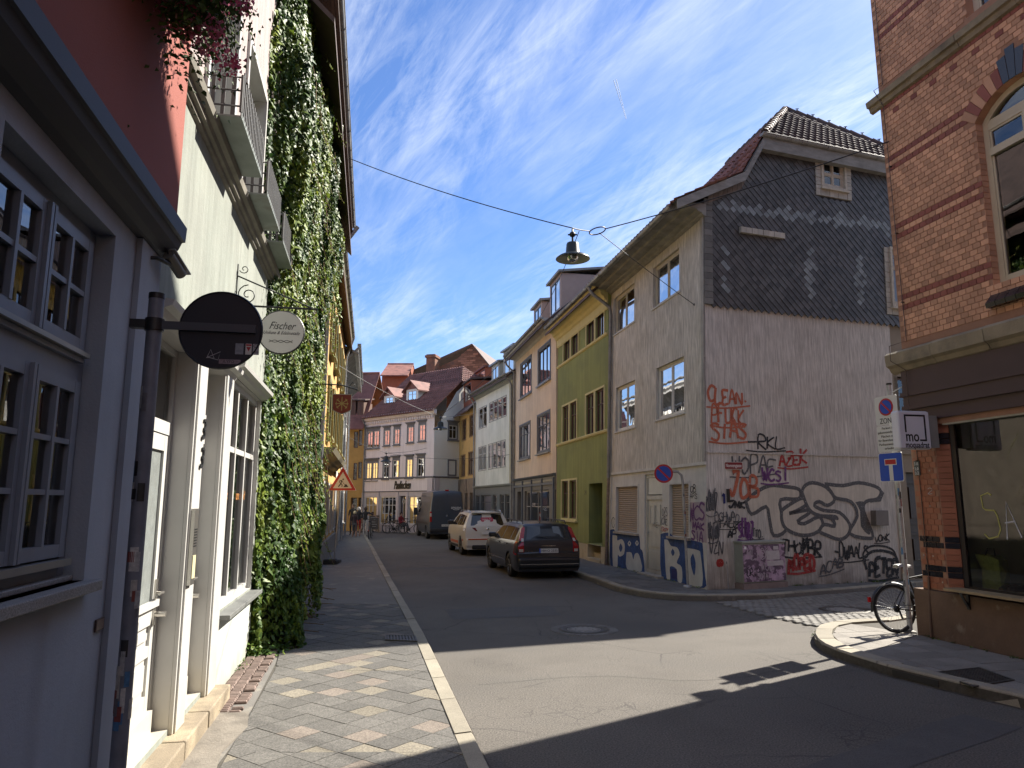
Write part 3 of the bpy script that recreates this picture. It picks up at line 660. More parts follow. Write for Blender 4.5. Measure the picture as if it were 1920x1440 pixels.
# ---- iron covers
iron = mat('cast_iron', (.10, .095, .085), .55, var=.2, vs=9, metal=.7, bump=.4, bs=70)
def manhole(c, r, ring, label, z=.006):
 t = thing('manhole_cover', label, 'manhole cover', (c[0], c[1], z))
 M = Matrix.Translation((c[0], c[1], 0))
 mb = MB(); mb.lathe([(r + .10, z - .004), (r + .10, z + .006), (r + .02, z + .008), (r + .015, z + .002)], 40, M); mb.build('frame_ring', ring, t)
 mb = MB(); mb.disc(Matrix.Translation((c[0], c[1], z + .005)), r, 40)
 mb.build('lid', mat('worn_cover_concrete', (.26, .245, .22), .8, var=.25, vs=12), t)
 mb = MB()
 for k in range(16):
  a = k * math.pi / 8; p = Vector((c[0] + math.cos(a) * (r - .05), c[1] + math.sin(a) * (r - .05), z + .0075)); mb.disc(Matrix.Translation(p), .018, 8)
 for q in (.92, .55): mb.lathe([(r * q, z + .0072), (r * q - .012, z + .0078)], 40, M)
 mb.build('rib', iron, t)
 if ring is cobm or True:
  mb = MB(); rr = r + .20
  for k in range(34):
   a = 2 * math.pi * k / 34; mb.box8([(Matrix.Translation((c[0], c[1], 0)) @ Matrix.Rotation(a, 4, 'Z') @ Vector(q))[:] for q in [(rr - .07, -.045, 0), (rr + .07, -.045, 0), (rr + .07, .045, 0), (rr - .07, .045, 0), (rr - .06, -.038, z + .006), (rr + .06, -.038, z + .006), (rr + .06, .038, z + .006), (rr - .06, .038, z + .006)]])
  mb.build('sett_ring', mat('manhole_setts', (.13, .125, .115), .85, rand=.2, var=.1), t)
p = gnd(1095, 1181); manhole((p.x, p.y), .27, iron, 'round manhole cover in the asphalt at the edge of the shadow', .004)
manhole((mc.x, mc.y), .33, iron, 'round pale manhole cover set in the cobbled side lane', .022)
def grate(corners, z, label, n=12, cross=5, name='storm_drain'):
 cxy = sum((Vector(c) for c in corners), Vector((0, 0))) / 4
 t = thing(name, label, 'drain', (cxy.x, cxy.y, z)); A, B, C, D = [Vector((*c, z)) for c in corners]
 def q(u, v): return A.lerp(B, u).lerp(D.lerp(C, u), v)
 mb = MB(); e = .05
 for a, b, c, d in ((0, 0, 1, e), (0, 1 - e, 1, 1), (0, e, e, 1 - e), (1 - e, e, 1, 1 - e)): mb.box8([q(a, b), q(c, b), q(c, d), q(a, d)] + [x + Vector((0, 0, .012)) for x in (q(a, b), q(c, b), q(c, d), q(a, d))])
 mb.build('frame', iron, t)
 mb = MB()
 for i in range(n):
  u = e + (1 - 2 * e) * (i + .5) / n; h = (1 - 2 * e) / n * .28
  mb.box8([q(u - h, e), q(u + h, e), q(u + h, 1 - e), q(u - h, 1 - e)] + [x + Vector((0, 0, .009)) for x in (q(u - h, e), q(u + h, e), q(u + h, 1 - e), q(u - h, 1 - e))])
 for i in range(cross):
  u = e + (1 - 2 * e) * (i + .5) / cross; h = (1 - 2 * e) / cross * .12
  mb.box8([q(e, u - h), q(1 - e, u - h), q(1 - e, u + h), q(e, u + h)] + [x + Vector((0, 0, .0075)) for x in (q(e, u - h), q(1 - e, u - h), q(1 - e, u + h), q(e, u + h))])
 mb.build('grating', iron, t)
 mb = MB(); mb.poly([q(0, 0) + Vector((0, 0, .001)), q(1, 0) + Vector((0, 0, .001)), q(1, 1) + Vector((0, 0, .001)), q(0, 1) + Vector((0, 0, .001))]); mb.build('sump', dark_int, t)
 return t
gp = [(1697, 1262), (1765, 1290), (1845, 1277), (1783, 1253)]
dr = grate([(gnd(*p, .11).x + .33, gnd(*p, .11).y) for p in gp], .114, 'square iron gully grating behind the kerb near the brick shop', 13, 13, 'gully_grating')
f = [gnd(x, y, .13) for x, y in ((1683, 1262), (1767, 1294), (1767, 1294), (1683, 1262))]
_k0, _k1 = Vector((*IK[12], 0)), Vector((*IK[13], 0)); _o = Vector((-.012, -.004, 0)); a_, b_ = _k0.lerp(_k1, .12) + _o, _k0.lerp(_k1, .95) + _o
mb = MB(); mb.box8([a_ + Vector((0, 0, .02)), b_ + Vector((0, 0, .02)), b_ + Vector((.03, 0, .02)), a_ + Vector((.03, 0, .02)), a_ + Vector((0, 0, .085)), b_ + Vector((0, 0, .085)), b_ + Vector((.03, 0, .085)), a_ + Vector((.03, 0, .085))]); mb.build('inlet_slot', dark_int, dr)
gp = [(722, 1200), (783, 1203), (779, 1193), (722, 1191)]
grate([tuple(gnd(*p, .12)[:2]) for p in gp], .118, 'flat iron grating set in the left pavement beside the kerb', 9, 3, 'gully_grating')
# GRAFFITI CORNER HOUSE
upG = (.035, 0, 1)
G = Fr(C0, dG, -1, upG); S = Fr(C0, SD, 1, upG)
def roofmat(name, c, **k):
 return mat(name, c, .75, var=.2, vs=2.5, rand=.22, c2=tuple(x * .55 for x in c), c2s=1.4, c2r=(.5, .7), **k)
plast_f = mat('scraped_grey_render_front', (.60, .57, .51), .95, var=.10, vs=1.2, streak=.34, ss=(26, 26, 2.2), bump=.7, bs=22, bstretch=(1.6, 1.6, .16), dirt=(.16, .15, .13), dirt_h=.5, c2=(.48, .45, .385), c2s=.9, c2r=(.52, .75))
plast_s = mat('scraped_grey_render_side', (.53, .505, .465), .95, var=.10, vs=1.0, streak=.26, ss=(26, 26, 2.2), bump=.6, bs=22, bstretch=(1.6, 1.6, .16), dirt=(.14, .115, .09), dirt_h=.75, c2=(.45, .42, .38), c2s=.8, c2r=(.48, .72))
plast_g = mat('smooth_grey_render', (.60, .595, .56), .9, var=.10, vs=2, streak=.08, bump=.2, bs=40, dirt=(.20, .18, .15), dirt_h=.5)
white_paint = mat('white_window_paint', (.66, .65, .60), .5, var=.07, vs=6)
cream_paint = mat('cream_window_paint', (.55, .50, .38), .5, var=.07, vs=6)
gh = thing('corner_house', 'grey rendered corner house with slate clad gable and graffiti all over its ground floor', 'house', (C0.x, C0.y, 0))
h = []
cur = [(.04, .05, .96, .97)]
for a, b, mm, cu in (((1153, 560), (1190, 603), cream_paint, [(.02, .02, .55, .98)]), ((1226, 503), (1275, 546), cream_paint, [(.02, .02, .72, .98)]), ((1156, 728), (1191, 800), white_paint, [(.05, .02, .5, .55), (.55, .02, .95, .62)]), ((1232, 691), (1284, 773), white_paint, [(.05, .03, .42, .6), (.45, .03, .95, .8)])):
 window(G, gh, G.rect(a, b), h, mm, depth=.11, fw=.05, cols=(.5,), sash=.045, curt=cu, cmat=curtain_w, sill=(.04, .05, plast_g), surround=(.035, plast_g, .018, 1))
shut = mat('beige_roller_slat', (.37, .30, .235), .6, var=.06, vs=8)
def shutter(r, n=22):
 u0, v0, u1, v1 = r; h.append((u0, v0, u1, v1, .10, 0))
 f_ = MB(); f_.fbox(G, u0 - .05, v0 - .01, -.1, u0 + .01, v1 + .05, .02); f_.fbox(G, u1 - .01, v0 - .01, -.1, u1 + .05, v1 + .05, .02); f_.fbox(G, u0 + .01, v1 - .01, -.1, u1 - .01, v1 + .05, .018)
 t = f_.build('shutter', plast_g, gh)
 s_ = MB(); s_.fbox(G, u0 - .08, v0 - .07, -.05, u1 + .08, v0 - .012, .07); s_.build('sill', mat('stone_sill', (.33, .30, .26), .85, var=.2, vs=6), t)
 for k in range(n):
  a = v0 + (v1 - v0) * k / n; b = v0 + (v1 - v0) * (k + 1) / n - .004; m_ = MB(); q = [(a, -.075), (a + (b - a) * .35, -.058), (b - (b - a) * .2, -.062), (b, -.078)]
  m_.add([G.p(u0 + .012, y, d) for y, d in q] + [G.p(u1 - .012, y, d) for y, d in q], [[i, i + 1, 5 + i, 4 + i] for i in range(3)]); m_.build('slat', shut, t)
shutter(G.rect((1156, 913), (1196, 1000))); shutter(G.rect((1256, 908), (1293, 1008)))
r = G.rect((1209, 890), (1241, 1075)); r = (r[0], .16, r[2], r[3]); u0, v0, u1, v1 = r; h.append((u0, v0, u1, v1, .12, 0))
dm = mat('off_white_door_paint', (.50, .50, .45), .5, var=.10, vs=5, streak=.08, dirt=(.22, .2, .17), dirt_h=.9)
mb = MB(); frame_bars(mb, G, (u0 + .003, v0 + .003, u1 - .003, v1 - .003), -.04, .09, (), (.78,), mw=.11)
dr = mb.build('door_frame', dm, gh)
mb = MB(); vd = v0 + .09 + (v1 - v0 - .18) * .78 - .06; mb.fbox(G, u0 + .09, v0 + .02, -.11, u1 - .09, vd, -.07)
for (a, b, c, e) in ((.18, .06, .82, .30), (.18, .36, .82, .60)):
 mb.fbox(G, u0 + (u1 - u0) * a, v0 + (vd - v0) * b, -.075, u0 + (u1 - u0) * c, v0 + (vd - v0) * e, -.055)
do = mb.build('door', dm, gh)
mb = MB(); mb.fquad(G, u0 + .11, vd + .14, u1 - .11, v1 - .1, -.06); mb.build('transom_pane', mat('painted_over_glass', (.42, .43, .40), .3), do)
for a, c in ((.2, .48), (.52, .8)):
 mb = MB(); frame_bars(mb, G, (u0 + (u1 - u0) * a, v0 + (vd - v0) * .66, u0 + (u1 - u0) * c, v0 + (vd - v0) * .93), -.05, .025, (), ()); mb.build('panel_frame', dm, do)
 mb = MB(); mb.fquad(G, u0 + (u1 - u0) * a + .02, v0 + (vd - v0) * .66 + .02, u0 + (u1 - u0) * c - .02, v0 + (vd - v0) * .93 - .02, -.064); mb.build('pane', mat('painted_over_glass', (.42, .43, .40), .3), do)
mb = MB(); mb.tube([G.p(u1 - .13, 1.05 + v0, -.07), G.p(u1 - .13, 1.05 + v0, -.02), G.p(u1 - .25, 1.05 + v0, -.02)], .011, 8); mb.build('handle', galv, do)
mb = MB(); mb.fbox(G, u0 - .12, .1, .001, u1 + .12, v0 - .004, .16); mb.build('door_step', mat('sandstone_step', (.33, .30, .25), .9, var=.2, vs=5), gh)
gl_ = 2.88
wall(G, 0, -.1, 6.61, gl_, [q for q in h if q[1] < gl_], plast_g, gh, 'ground_floor_wall', label='smoother pale ground floor wall with blue graffiti')
wall(G, 0, gl_, 6.61, 8.95, [q for q in h if q[1] > gl_], plast_f, gh, 'upper_wall', d=.02)
mb = MB(); mb.fbox(G, -.02, gl_ - .04, .0, 6.61, gl_ + .03, .045); mb.build('string_course', plast_g, gh)
mb = MB(); mb.fbox(G, -.02, gl_ + .03, .02, .10, 8.85, .05); mb.build('corner_board', mat('weathered_board', (.36, .35, .32), .9, var=.15, vs=5, streak=.2), gh)
wood_gr = mat('weathered_grey_wood', (.26, .255, .235), .85, var=.15, vs=3, streak=.2, ss=(3, 3, 12))
EV = G.uv(1303, 405, .2)[1]; DG_ = .80; GV = 8.97
cornice(G, -.12, 6.63, EV - .05, [(0, .03), (.04, .10), (.08, .12), (.12, .22), (.16, .24), (.19, .46), (.24, .49), (.27, .70), (.30, .74)], wood_gr, gh, 'eaves_cornice')
pk = S.uv(1395, 322, .2); pt = S.uv(1432, 262, .2); pe = (S.uv(1268, 384, .2)[0], 8.95)
vt = (pt[1] + S.uv(1656, 292, .2)[1]) / 2; pt = (pt[0], vt)
K3 = S.p(*pk, .25); T3 = S.p(*pt, .25); E3 = S.p(*pe, .25); gU = G.U
_f = Fr((T3 + gU * 3.0)[:2], SD, 1, upG); _a, _v = _f.uv(1472, 207, 0); AP = _f.p(_a, _v)
tileD = roofmat('dark_roof_tile', (.095, .062, .052), bump=.0)
tileR = roofmat('red_roof_tile', (.24, .10, .075))
lath = pl('roof_lath', (.13, .12, .105), .9)
apx = (AP - T3).dot(S.U); Wd = pt[0] + 2 * apx       # house depth measured along the lane
T3b = S.p(pt[0] + 2 * apx, vt, .25)
Lr = 6.9
mb = MB(); F_ = lambda P, t: P + gU * t
for a, b in ((E3, K3), (K3, T3)): mb.poly([a, F_(a, Lr), F_(b, Lr), b])
top_line = AP + gU * (Lr - (AP - T3).dot(gU))
mb.poly([T3, F_(T3, Lr), top_line, AP]); mb.poly([T3, AP, T3b])
back_e = S.p(Wd + .5 + 0, pe[1], .25)
mb.poly([T3b, AP, top_line, F_(T3b, Lr)]); mb.poly([T3b, F_(T3b, Lr), F_(back_e, Lr), back_e])
rf = mb.build('roof', lath, gh)
def tile_mesh(name, m, w_=.235, l_=.34):
 """pantile: wavy plate, y up the slope"""
 n = 6; vs = []; pr = [(x / n * w_ - w_ / 2, .028 * math.sin(x / n * 2 * math.pi + .6)) for x in range(n + 1)]
 for y, dz in ((-l_ / 2, .038), (l_ / 2, .012)): vs += [(x, y, z + dz) for x, z in pr]
 vs += [(x, -l_ / 2, z + .012) for x, z in pr]
 fs = [[i, i + 1, n + 2 + i, n + 1 + i] for i in range(n)] + [[2 * n + 2 + i, 2 * n + 3 + i, i + 1, i] for i in range(n)]
 me = bpy.data.meshes.new(name); me.from_pydata(vs, [], fs); me.materials.append(m); me.polygons.foreach_set('use_smooth', [True] * n + [False] * n); me.update(); return me
def tile_plane(P0, ux, uy, poly2, sx=.215, sy=.30):
 """matrices of tiles on the plane P0 + x*ux + y*uy, inside poly2"""
 ux = ux.normalized(); uy = (uy - ux * uy.dot(ux)).normalized(); nz = ux.cross(uy); out = []
 x0, x1 = min(p[0] for p in poly2), max(p[0] for p in poly2); y0, y1 = min(p[1] for p in poly2), max(p[1] for p in poly2)
 for j in range(int((y1 - y0) / sy) + 1):
  for i in range(int((x1 - x0) / sx) + 1):
   x, y = x0 + (i + .5) * sx, y0 + (j + .45) * sy
   if not inside((x, y), poly2): continue
   o = P0 + ux * x + uy * y; M = Matrix.Identity(4)
   for k in range(3): M[k][0] = ux[k]; M[k][1] = uy[k]; M[k][2] = nz[k]; M[k][3] = o[k]
   out.append(M @ Matrix.Rotation(rnd.uniform(-.02, .02), 4, 'Z'))
 return out
def plane2(P0, ux, uy, pts):
 ux = ux.normalized(); uy = (uy - ux * uy.dot(ux)).normalized(); return [((p - P0).dot(ux), (p - P0).dot(uy)) for p in pts], uy
hx = S.U; midp = (T3 + T3b) / 2; q, uy = plane2(T3, hx, AP - midp, [T3 + hx * 0, T3b, AP])
Mh = tile_plane(T3, hx, uy, q)
q1, uy1 = plane2(F_(T3, Lr), -gU, AP - T3, [F_(T3, Lr), T3, AP, top_line]); M1 = tile_plane(F_(T3, Lr), -gU, uy1, q1)
q2, uy2 = plane2(F_(K3, Lr), -gU, T3 - K3, [F_(K3, Lr), K3, T3, F_(T3, Lr)]); M2 = tile_plane(F_(K3, Lr), -gU, uy2, q2)
q3, uy3 = plane2(F_(E3, Lr), -gU, K3 - E3, [F_(E3, Lr), E3, K3, F_(K3, Lr)]); M3 = tile_plane(F_(E3, Lr), -gU, uy3, q3)
pieces('roof_tile', gh, tile_mesh('roof_tile', tileD), Mh, 'hip_tiles', 170)
pieces('roof_tile', gh, tile_mesh('roof_tile', tileR), M1 + M2 + M3, 'street_side_tiles', 120)
mb = MB(); mb.smooth = True
for a, b in ((T3, AP), (AP, T3b), (AP, top_line)):
 n = int((b - a).length / .33)
 for k in range(n):
  c = a.lerp(b, k / n) + Vector((0, 0, .05)); e = a.lerp(b, (k + 1.06) / n) + Vector((0, 0, .03)); mb.tube([c, e], .10, 8, r1=.085)
mb.build('ridge_tiles', tileD, gh)
mb = MB()
for k in range(9):
 c = AP.lerp(T3b, (k + .8) / 10) + Vector((0, 0, .12)); mb.tube([c, c + Vector((0, 0, .09))], .02, 5); mb.tube([c + Vector((-.05, 0, .08)), c + Vector((.05, 0, .09))], .012, 5)
mb.build('ridge_clips', black_metal, gh)
mb = MB();
for a, b in ((E3, K3), (K3, T3)):
 dn = Vector((0, 0, -.24)); o = -S.N * .03
 mb.box8([a + dn, b + dn, b + dn + o, a + dn + o, a - Vector((0, 0, .02)), b - Vector((0, 0, .02)), b + o - Vector((0, 0, .02)), a + o - Vector((0, 0, .02))])
mb.build('verge_board', wood_gr, gh)
mb = MB(); mb.box8([S.p(pt[0] - .05, vt - .38, .20), S.p(T3b and pt[0] + 2 * apx, vt - .38, .20), S.p(pt[0] + 2 * apx, vt - .38, .23), S.p(pt[0] - .05, vt - .38, .23), S.p(pt[0] - .05, vt - .02, .22), S.p(pt[0] + 2 * apx, vt - .02, .22), S.p(pt[0] + 2 * apx, vt - .02, .25), S.p(pt[0] - .05, vt - .02, .25)])
mb.fbox(S, pt[0], vt - .37, .05, pt[0] + 2 * apx, vt - .35, .20); mb.build('eaves_board', wood_gr, gh)
gutter(S, pt[0] - .12, pt[0] + 2 * apx, vt + .0, .26, gh, .08, zinc_old)
gutter(G, .05, 6.6, GV, DG_, gh, .09, zinc)
gy = GV
downpipe([G.p(6.5, gy - .08, .85), G.p(6.45, gy - .3, .75), G.p(6.40, gy - .75, .14), G.p(6.42, gy - 1.0, .10), G.p(6.44, 2.75, .10)], gh, .055)
downpipe([G.p(6.44, 2.74, .10), G.p(6.44, 2.6, .10), G.p(6.56, .1, .10)], gh, .05, mat('rusty_pipe', (.22, .17, .13), .8, var=.3, vs=9))
Wl = S.uv(1688, 1000)[0]; Wg = Wl + 1.38
slate_v = S.uv(1326, 574, .05)[1] + .06
hs = []
r1 = S.rect((1538, 298), (1580, 357)); r2 = S.rect((1666, 470), (1700, 575)); r2 = (r2[0], r2[1], r2[0] + .95, r2[3])
oldw = mat('peeling_cream_paint', (.50, .45, .36), .75, var=.2, vs=14)
trim = mat('pale_slate_trim', (.42, .40, .345), .85, var=.14, vs=5, rand=.1)
def slate_trim(r, w_=.17, n=9):
 u0, v0, u1, v1 = r; d = .07
 for i in range(n):
  for (a, c) in ((u0 - w_ - .06, u0 - .06), (u1 + .06, u1 + w_ + .06)):
   y0 = v0 - .1 + (v1 - v0 + .16) * i / n; y1 = v0 - .1 + (v1 - v0 + .16) * (i + 1) / n - .008
   mb = MB(); mb.fbox(S, a, y0, .03, c, y1, d + .006 * (i % 2)); mb.build('trim_slate', trim, gh)
 for i in range(8):
  a = u0 - w_ - .06 + (u1 - u0 + 2 * w_ + .12) * i / 8; c = u0 - w_ - .06 + (u1 - u0 + 2 * w_ + .12) * (i + 1) / 8 - .008
  mb = MB(); mb.fbox(S, a, v0 - .28, .03, c, v0 - .11, d + .006 * (i % 2)); mb.build('trim_slate', trim, gh)
window(S, gh, r1, hs, oldw, depth=.02, fw=.06, cols=(.5,), rows=(.45,), sash=.03, g=glass_far, surround=(.06, oldw, .10), sill=(.05, .14, oldw))
window(S, gh, r2, hs, oldw, depth=.02, fw=.07, cols=(.5,), rows=(.7,), sash=.03, g=glass_far, surround=(.07, oldw, .12), sill=(.06, .16, oldw), curt=[(.1, .0, .9, .9)])
slate_trim(r1); slate_trim(r2, n=12)
ov = [(0, -.2), (Wd, -.2), (Wd, pe[1] - .1), (Wd - 1.3, pk[1]), (Wd - pt[0], vt - .05), (pt[0], vt - .05), (pk[0], pk[1] - .05), (0, pe[1] + .12)]
wall(S, 0, -.2, Wl, slate_v, [], plast_s, gh, 'side_wall', label='long side wall sprayed with graffiti')
slate = mat('dark_slate', (.060, .056, .056), .55, var=.16, vs=1.3, rand=.42, c2=(.078, .078, .078), c2s=.7, c2r=(.5, .68), spec=.5, bump=.15, bs=60)
slate_p = mat('pale_grey_slate', (.20, .225, .235), .7, var=.15, vs=5, rand=.25)
wall(S, 0, slate_v + .0, Wg, vt, hs, pl('slate_underlay', (.03, .03, .035), .9), gh, 'gable_boarding', outline=[(-.0, slate_v), (Wg, slate_v), (Wg, vt - .02), (pt[0], vt - .02), (pk[0], pk[1] - .05), (0, pe[1] + .40)], d=.03, reveal=.05)
me = bpy.data.meshes.new('slate'); hw = .104; hh = .100; me.from_pydata([(0, -hh, .024), (hw, 0, .013), (0, hh, .001), (-hw, 0, .013), (0, -hh, 0), (hw, 0, 0), (-hw, 0, 0)], [], [[0, 1, 2, 3], [0, 4, 5, 1], [3, 6, 4, 0]]); me.materials.append(slate); me.update()
me2 = me.copy(); me2.materials.clear(); me2.materials.append(slate_p)
Ms = []; Mp = []; out = [(0.05, slate_v + .02), (Wg - .01, slate_v + .02), (Wg - .01, vt - .3), (pt[0] + .05, vt - .3), (pk[0], pk[1] - .22), (0.05, pe[1] + .18)]
ex = [(r1[0] - .1, r1[1] - .3, r1[2] + .1, r1[3] + .06), (r2[0] - .1, r2[1] - .3, r2[2] + .1, r2[3] + .06)]
palep = [S.uv(x, y, .05) for x, y in [(1350, 384), (1361, 386), (1376, 380), (1376, 392), (1390, 390), (1402, 392), (1414, 394), (1425, 388), (1427, 400), (1440, 400), (1452, 404), (1462, 398), (1476, 402), (1478, 396), (1488, 408), (1500, 404), (1512, 406), (1524, 402), (1526, 414), (1540, 410), (1552, 412), (1566, 408), (1576, 406), (1572, 420), (1584, 414), (1596, 416), (1610, 416), (1622, 412), (1624, 424), (1638, 420), (1650, 422), (1660, 420), (1664, 432),
 (1358, 470), (1360, 495), (1358, 522), (1360, 540), (1518, 472), (1519, 488), (1514, 500), (1524, 500), (1514, 516), (1522, 524), (1518, 540), (1522, 553), (1611, 486), (1612, 498), (1616, 510), (1606, 518), (1618, 532), (1606, 530), (1614, 548), (1616, 562)]]
hx_, hy_ = .196, .098 * 1.9
for j in range(0, 60):
 for i in range(-1, 40):
  u = i * hx_ + (hx_ / 2 if j % 2 else 0) + .02; v = slate_v + j * hy_ / 2 + .02
  if not inside((u, v), out) or any(a < u < c and b < v < e for a, b, c, e in ex): continue
  M = S.M(u + rnd.uniform(-.004, .004), v, .034 + rnd.uniform(0, .003)) @ Matrix.Rotation(rnd.uniform(-.03, .03), 4, 'Z')
  (Mp if any((u - a) ** 2 + (v - b) ** 2 < .012 for a, b in palep) else Ms).append(M)
pieces('slate', gh, me2, Mp, None, 90)
pieces('slate', gh, me, Ms, 'slate_cladding', 210, lambda M: (M.translation - S.p(1.5, 8.2)).length)
for k in range(17):                                       # pale slates along the corner
 y = slate_v + k * (pe[1] + .22 - slate_v) / 17; mb = MB(); mb.fbox(S, -.03, y, .03, .20 - .01 * (k % 2), y + (pe[1] + .22 - slate_v) / 17 - .008, .062); mb.build('corner_slate', mat('grey_edge_slate', (.15, .15, .14), .8, var=.15, vs=6, rand=.3), gh)
for k in range(22):                                       # course under the verge
 t = k / 22; a = Vector(pe).lerp(Vector(pk), min(1, t * 1.6)) if t < .625 else Vector(pk).lerp(Vector(pt), (t - .625) / .375); t2 = (k + .93) / 22
 b = Vector(pe).lerp(Vector(pk), min(1, t2 * 1.6)) if t2 < .625 else Vector(pk).lerp(Vector(pt), (t2 - .625) / .375)
 if a.x < -.05: continue
 mb = MB(); mb.box8([S.p(a.x, a.y - .40, .03), S.p(b.x, b.y - .40, .03), S.p(b.x, b.y - .40, .07), S.p(a.x, a.y - .40, .07), S.p(a.x, a.y - .2, .03), S.p(b.x, b.y - .2, .03), S.p(b.x, b.y - .2, .075), S.p(a.x, a.y - .2, .075)]); mb.build('verge_slate', mat('brown_edge_slate', (.20, .165, .14), .8, var=.15, vs=6, rand=.2), gh)
a = S.uv(1388.5, 428, .1); b = S.uv(1471.5, 442, .1)
for k in range(8):
 x0 = a[0] + (b[0] - a[0]) * k / 8; mb = MB(); mb.fbox(S, x0, a[1] - .10, .03, x0 + (b[0] - a[0]) / 8 - .01, a[1] + .04, .13 - .006 * (k % 2)); mb.build('drip_slate', trim, gh)
lv = S.uv(1321, 846, .0)[1]; mb = MB(); mb.fbox(S, .0, lv - .03, 0, Wl, lv, .025); mb.build('string_course', plast_s, gh)
mb = MB(); mb.fbox(S, 0, 8.6, -.9, Wl, pe[1], -1.1);
body(G, 3, 6.61, -.1, EV, 6.5, plast_s, gh, left=False, top=False)
a = S.rect((1632, 957), (1657, 985)); mb = MB(); mb.fbox(S, a[0], a[1], .002, a[2], a[3], .16); mb.build('meter_box', mat('brown_grey_box', (.15, .13, .115), .6), gh, bevel=.01)
# ---- graffiti on the side wall
red = mat('faded_red_spray', (.42, .115, .06), .85, var=.2, vs=30, c2=(.42, .41, .385), c2s=34, c2r=(.60, .68)); dred = mat('dark_red_spray', (.33, .03, .025), .8, var=.2, vs=30, c2=(.42, .41, .385), c2s=34, c2r=(.60, .68)); blk = mat('black_spray', (.02, .02, .022), .8, var=.2, vs=30, c2=(.42, .41, .385), c2s=34, c2r=(.60, .68)); gry = mat('dark_grey_spray', (.085, .085, .09), .8, var=.2, vs=30, c2=(.42, .41, .385), c2s=34, c2r=(.60, .68))
pur = mat('purple_spray', (.13, .04, .16), .8, var=.2, vs=30, c2=(.42, .41, .385), c2s=34, c2r=(.60, .68)); blu = mat('blue_spray', (.018, .06, .20), .75, var=.3, vs=7, streak=.25, ss=(20, 20, 2), c2=(.2, .22, .26), c2s=26, c2r=(.64, .7)); sil = mat('silver_spray', (.52, .475, .40), .7, var=.12, vs=3, streak=.12, ss=(20, 20, 2)); pale = mat('pale_blue_grey_spray', (.50, .51, .49), .85, var=.12, vs=3)
dblu = mat('deep_blue_spray', (.015, .02, .12), .75, var=.2, vs=6); pnk = mat('pink_spray', (.40, .33, .36), .8, var=.1)
for s, a, b, hh_, m_, wd, lb in [('CLEAN.', (1328, 757), (1405, 757), 28, red, .055, None), ('PFUCK', (1334, 792), (1396, 796), 28, red, .055, None), ('SIAS', (1332, 822), (1402, 824), 30, red, .055, None), ('-RKL', (1402, 840), (1472, 842), 22, blk, .045, None), ('AZEK', (1460, 872), (1514, 872), 24, dred, .05, None),
 ('WOPAF', (1372, 888), (1455, 884), 30, gry, .045, None), ('WCSI', (1428, 902), (1478, 902), 22, pur, .05, None), ('JOB', (1366, 932), (1424, 930), 38, red, .075, None), ('JMK', (1366, 952), (1398, 954), 14, blk, .05, None), ('71', (1344, 946), (1362, 946), 18, dblu, .05, None),
 ('DGHWPO', (1340, 976), (1386, 978), 16, gry, .025, None), ('TAUZE', (1346, 990), (1396, 988), 12, blk, .025, None), ('SUOJ', (1384, 1006), (1412, 1006), 28, pur, .07, None), ('AP', (1364, 1008), (1382, 1006), 12, blk, .04, None), ('TTO.', (1410, 1008), (1432, 1008), 14, gry, .035, None),
 ('THOMBR', (1466, 1038), (1540, 1040), 26, blk, .06, None), ('-DWAALS', (1564, 1048), (1628, 1046), 24, blk, .045, None), ('MOPED', (1478, 1070), (1528, 1066), 24, dred, .075, None), ('ACAB', (1538, 1076), (1582, 1064), 20, gry, .04, None), ('VOMK', (1640, 1016), (1668, 1014), 12, blk, .03, None), ('PETER', (1630, 1082), (1684, 1078), 28, blk, .085, None),
 ('KOAINZ', (1324, 958), (1344, 960), 34, gry, .03, None), ('NOTON', (1328, 1012), (1348, 1010), 26, gry, .03, None), ('VZN', (1330, 1038), (1356, 1040), 26, gry, .03, None), ('MALYFRA', (1600, 1000), (1628, 1000), 6, gry, .02, None)]:
 tag(S, s, a, b, hh_, m_, gh, wd, lb, curl=(len(s) > 3))
def Z(p, x0=1120, y0=680, k=3.131): return [(x0 + x / k, y0 + y / k) for x, y in p]
def blob(fr, pts, m, d, parent, outline=None, ow=.06, name='graffiti_letter', label=None, sm_=3, om=None):
 q = [fr.uv(*p) for p in pts]
 if sm_: q = smoothline(q + [q[0]], sm_)[:-1]
 mb = MB(); mb.mat(m); mb.npoly([fr.p(u, v, d) for u, v in q])
 if outline: mb.mat(outline); stroke(mb, fr, q, ow, d + .0012, True)
 return mb.build(name, None, parent, label)
T_ = [[(872, 815), (925, 765), (1010, 722), (1100, 728), (1185, 745), (1180, 800), (1075, 805), (1085, 900), (1105, 985), (1035, 1015), (1010, 920), (990, 845), (905, 890)],
      [(1080, 870), (1110, 845), (1200, 795), (1228, 830), (1165, 872), (1125, 885), (1235, 865), (1240, 885), (1175, 930), (1215, 945), (1300, 905), (1322, 960), (1270, 1005), (1190, 1012), (1110, 978), (1082, 925)],
      [(1200, 760), (1215, 725), (1262, 705), (1340, 730), (1392, 800), (1350, 838), (1300, 815), (1272, 838), (1330, 868), (1420, 880), (1480, 950), (1470, 1010), (1420, 1038), (1345, 1012), (1305, 990), (1330, 950), (1392, 960), (1372, 915), (1280, 890), (1235, 850)],
      [(1335, 712), (1440, 722), (1530, 705), (1625, 725), (1662, 755), (1642, 800), (1575, 815), (1562, 870), (1612, 1000), (1598, 1032), (1480, 1002), (1525, 900), (1490, 818), (1400, 795), (1372, 760)]]
sh = [(1560, 815), (1655, 800), (1672, 745), (1690, 760), (1672, 825), (1600, 840), (1590, 880), (1625, 1000), (1612, 1040), (1590, 1035), (1600, 1000), (1555, 880)]
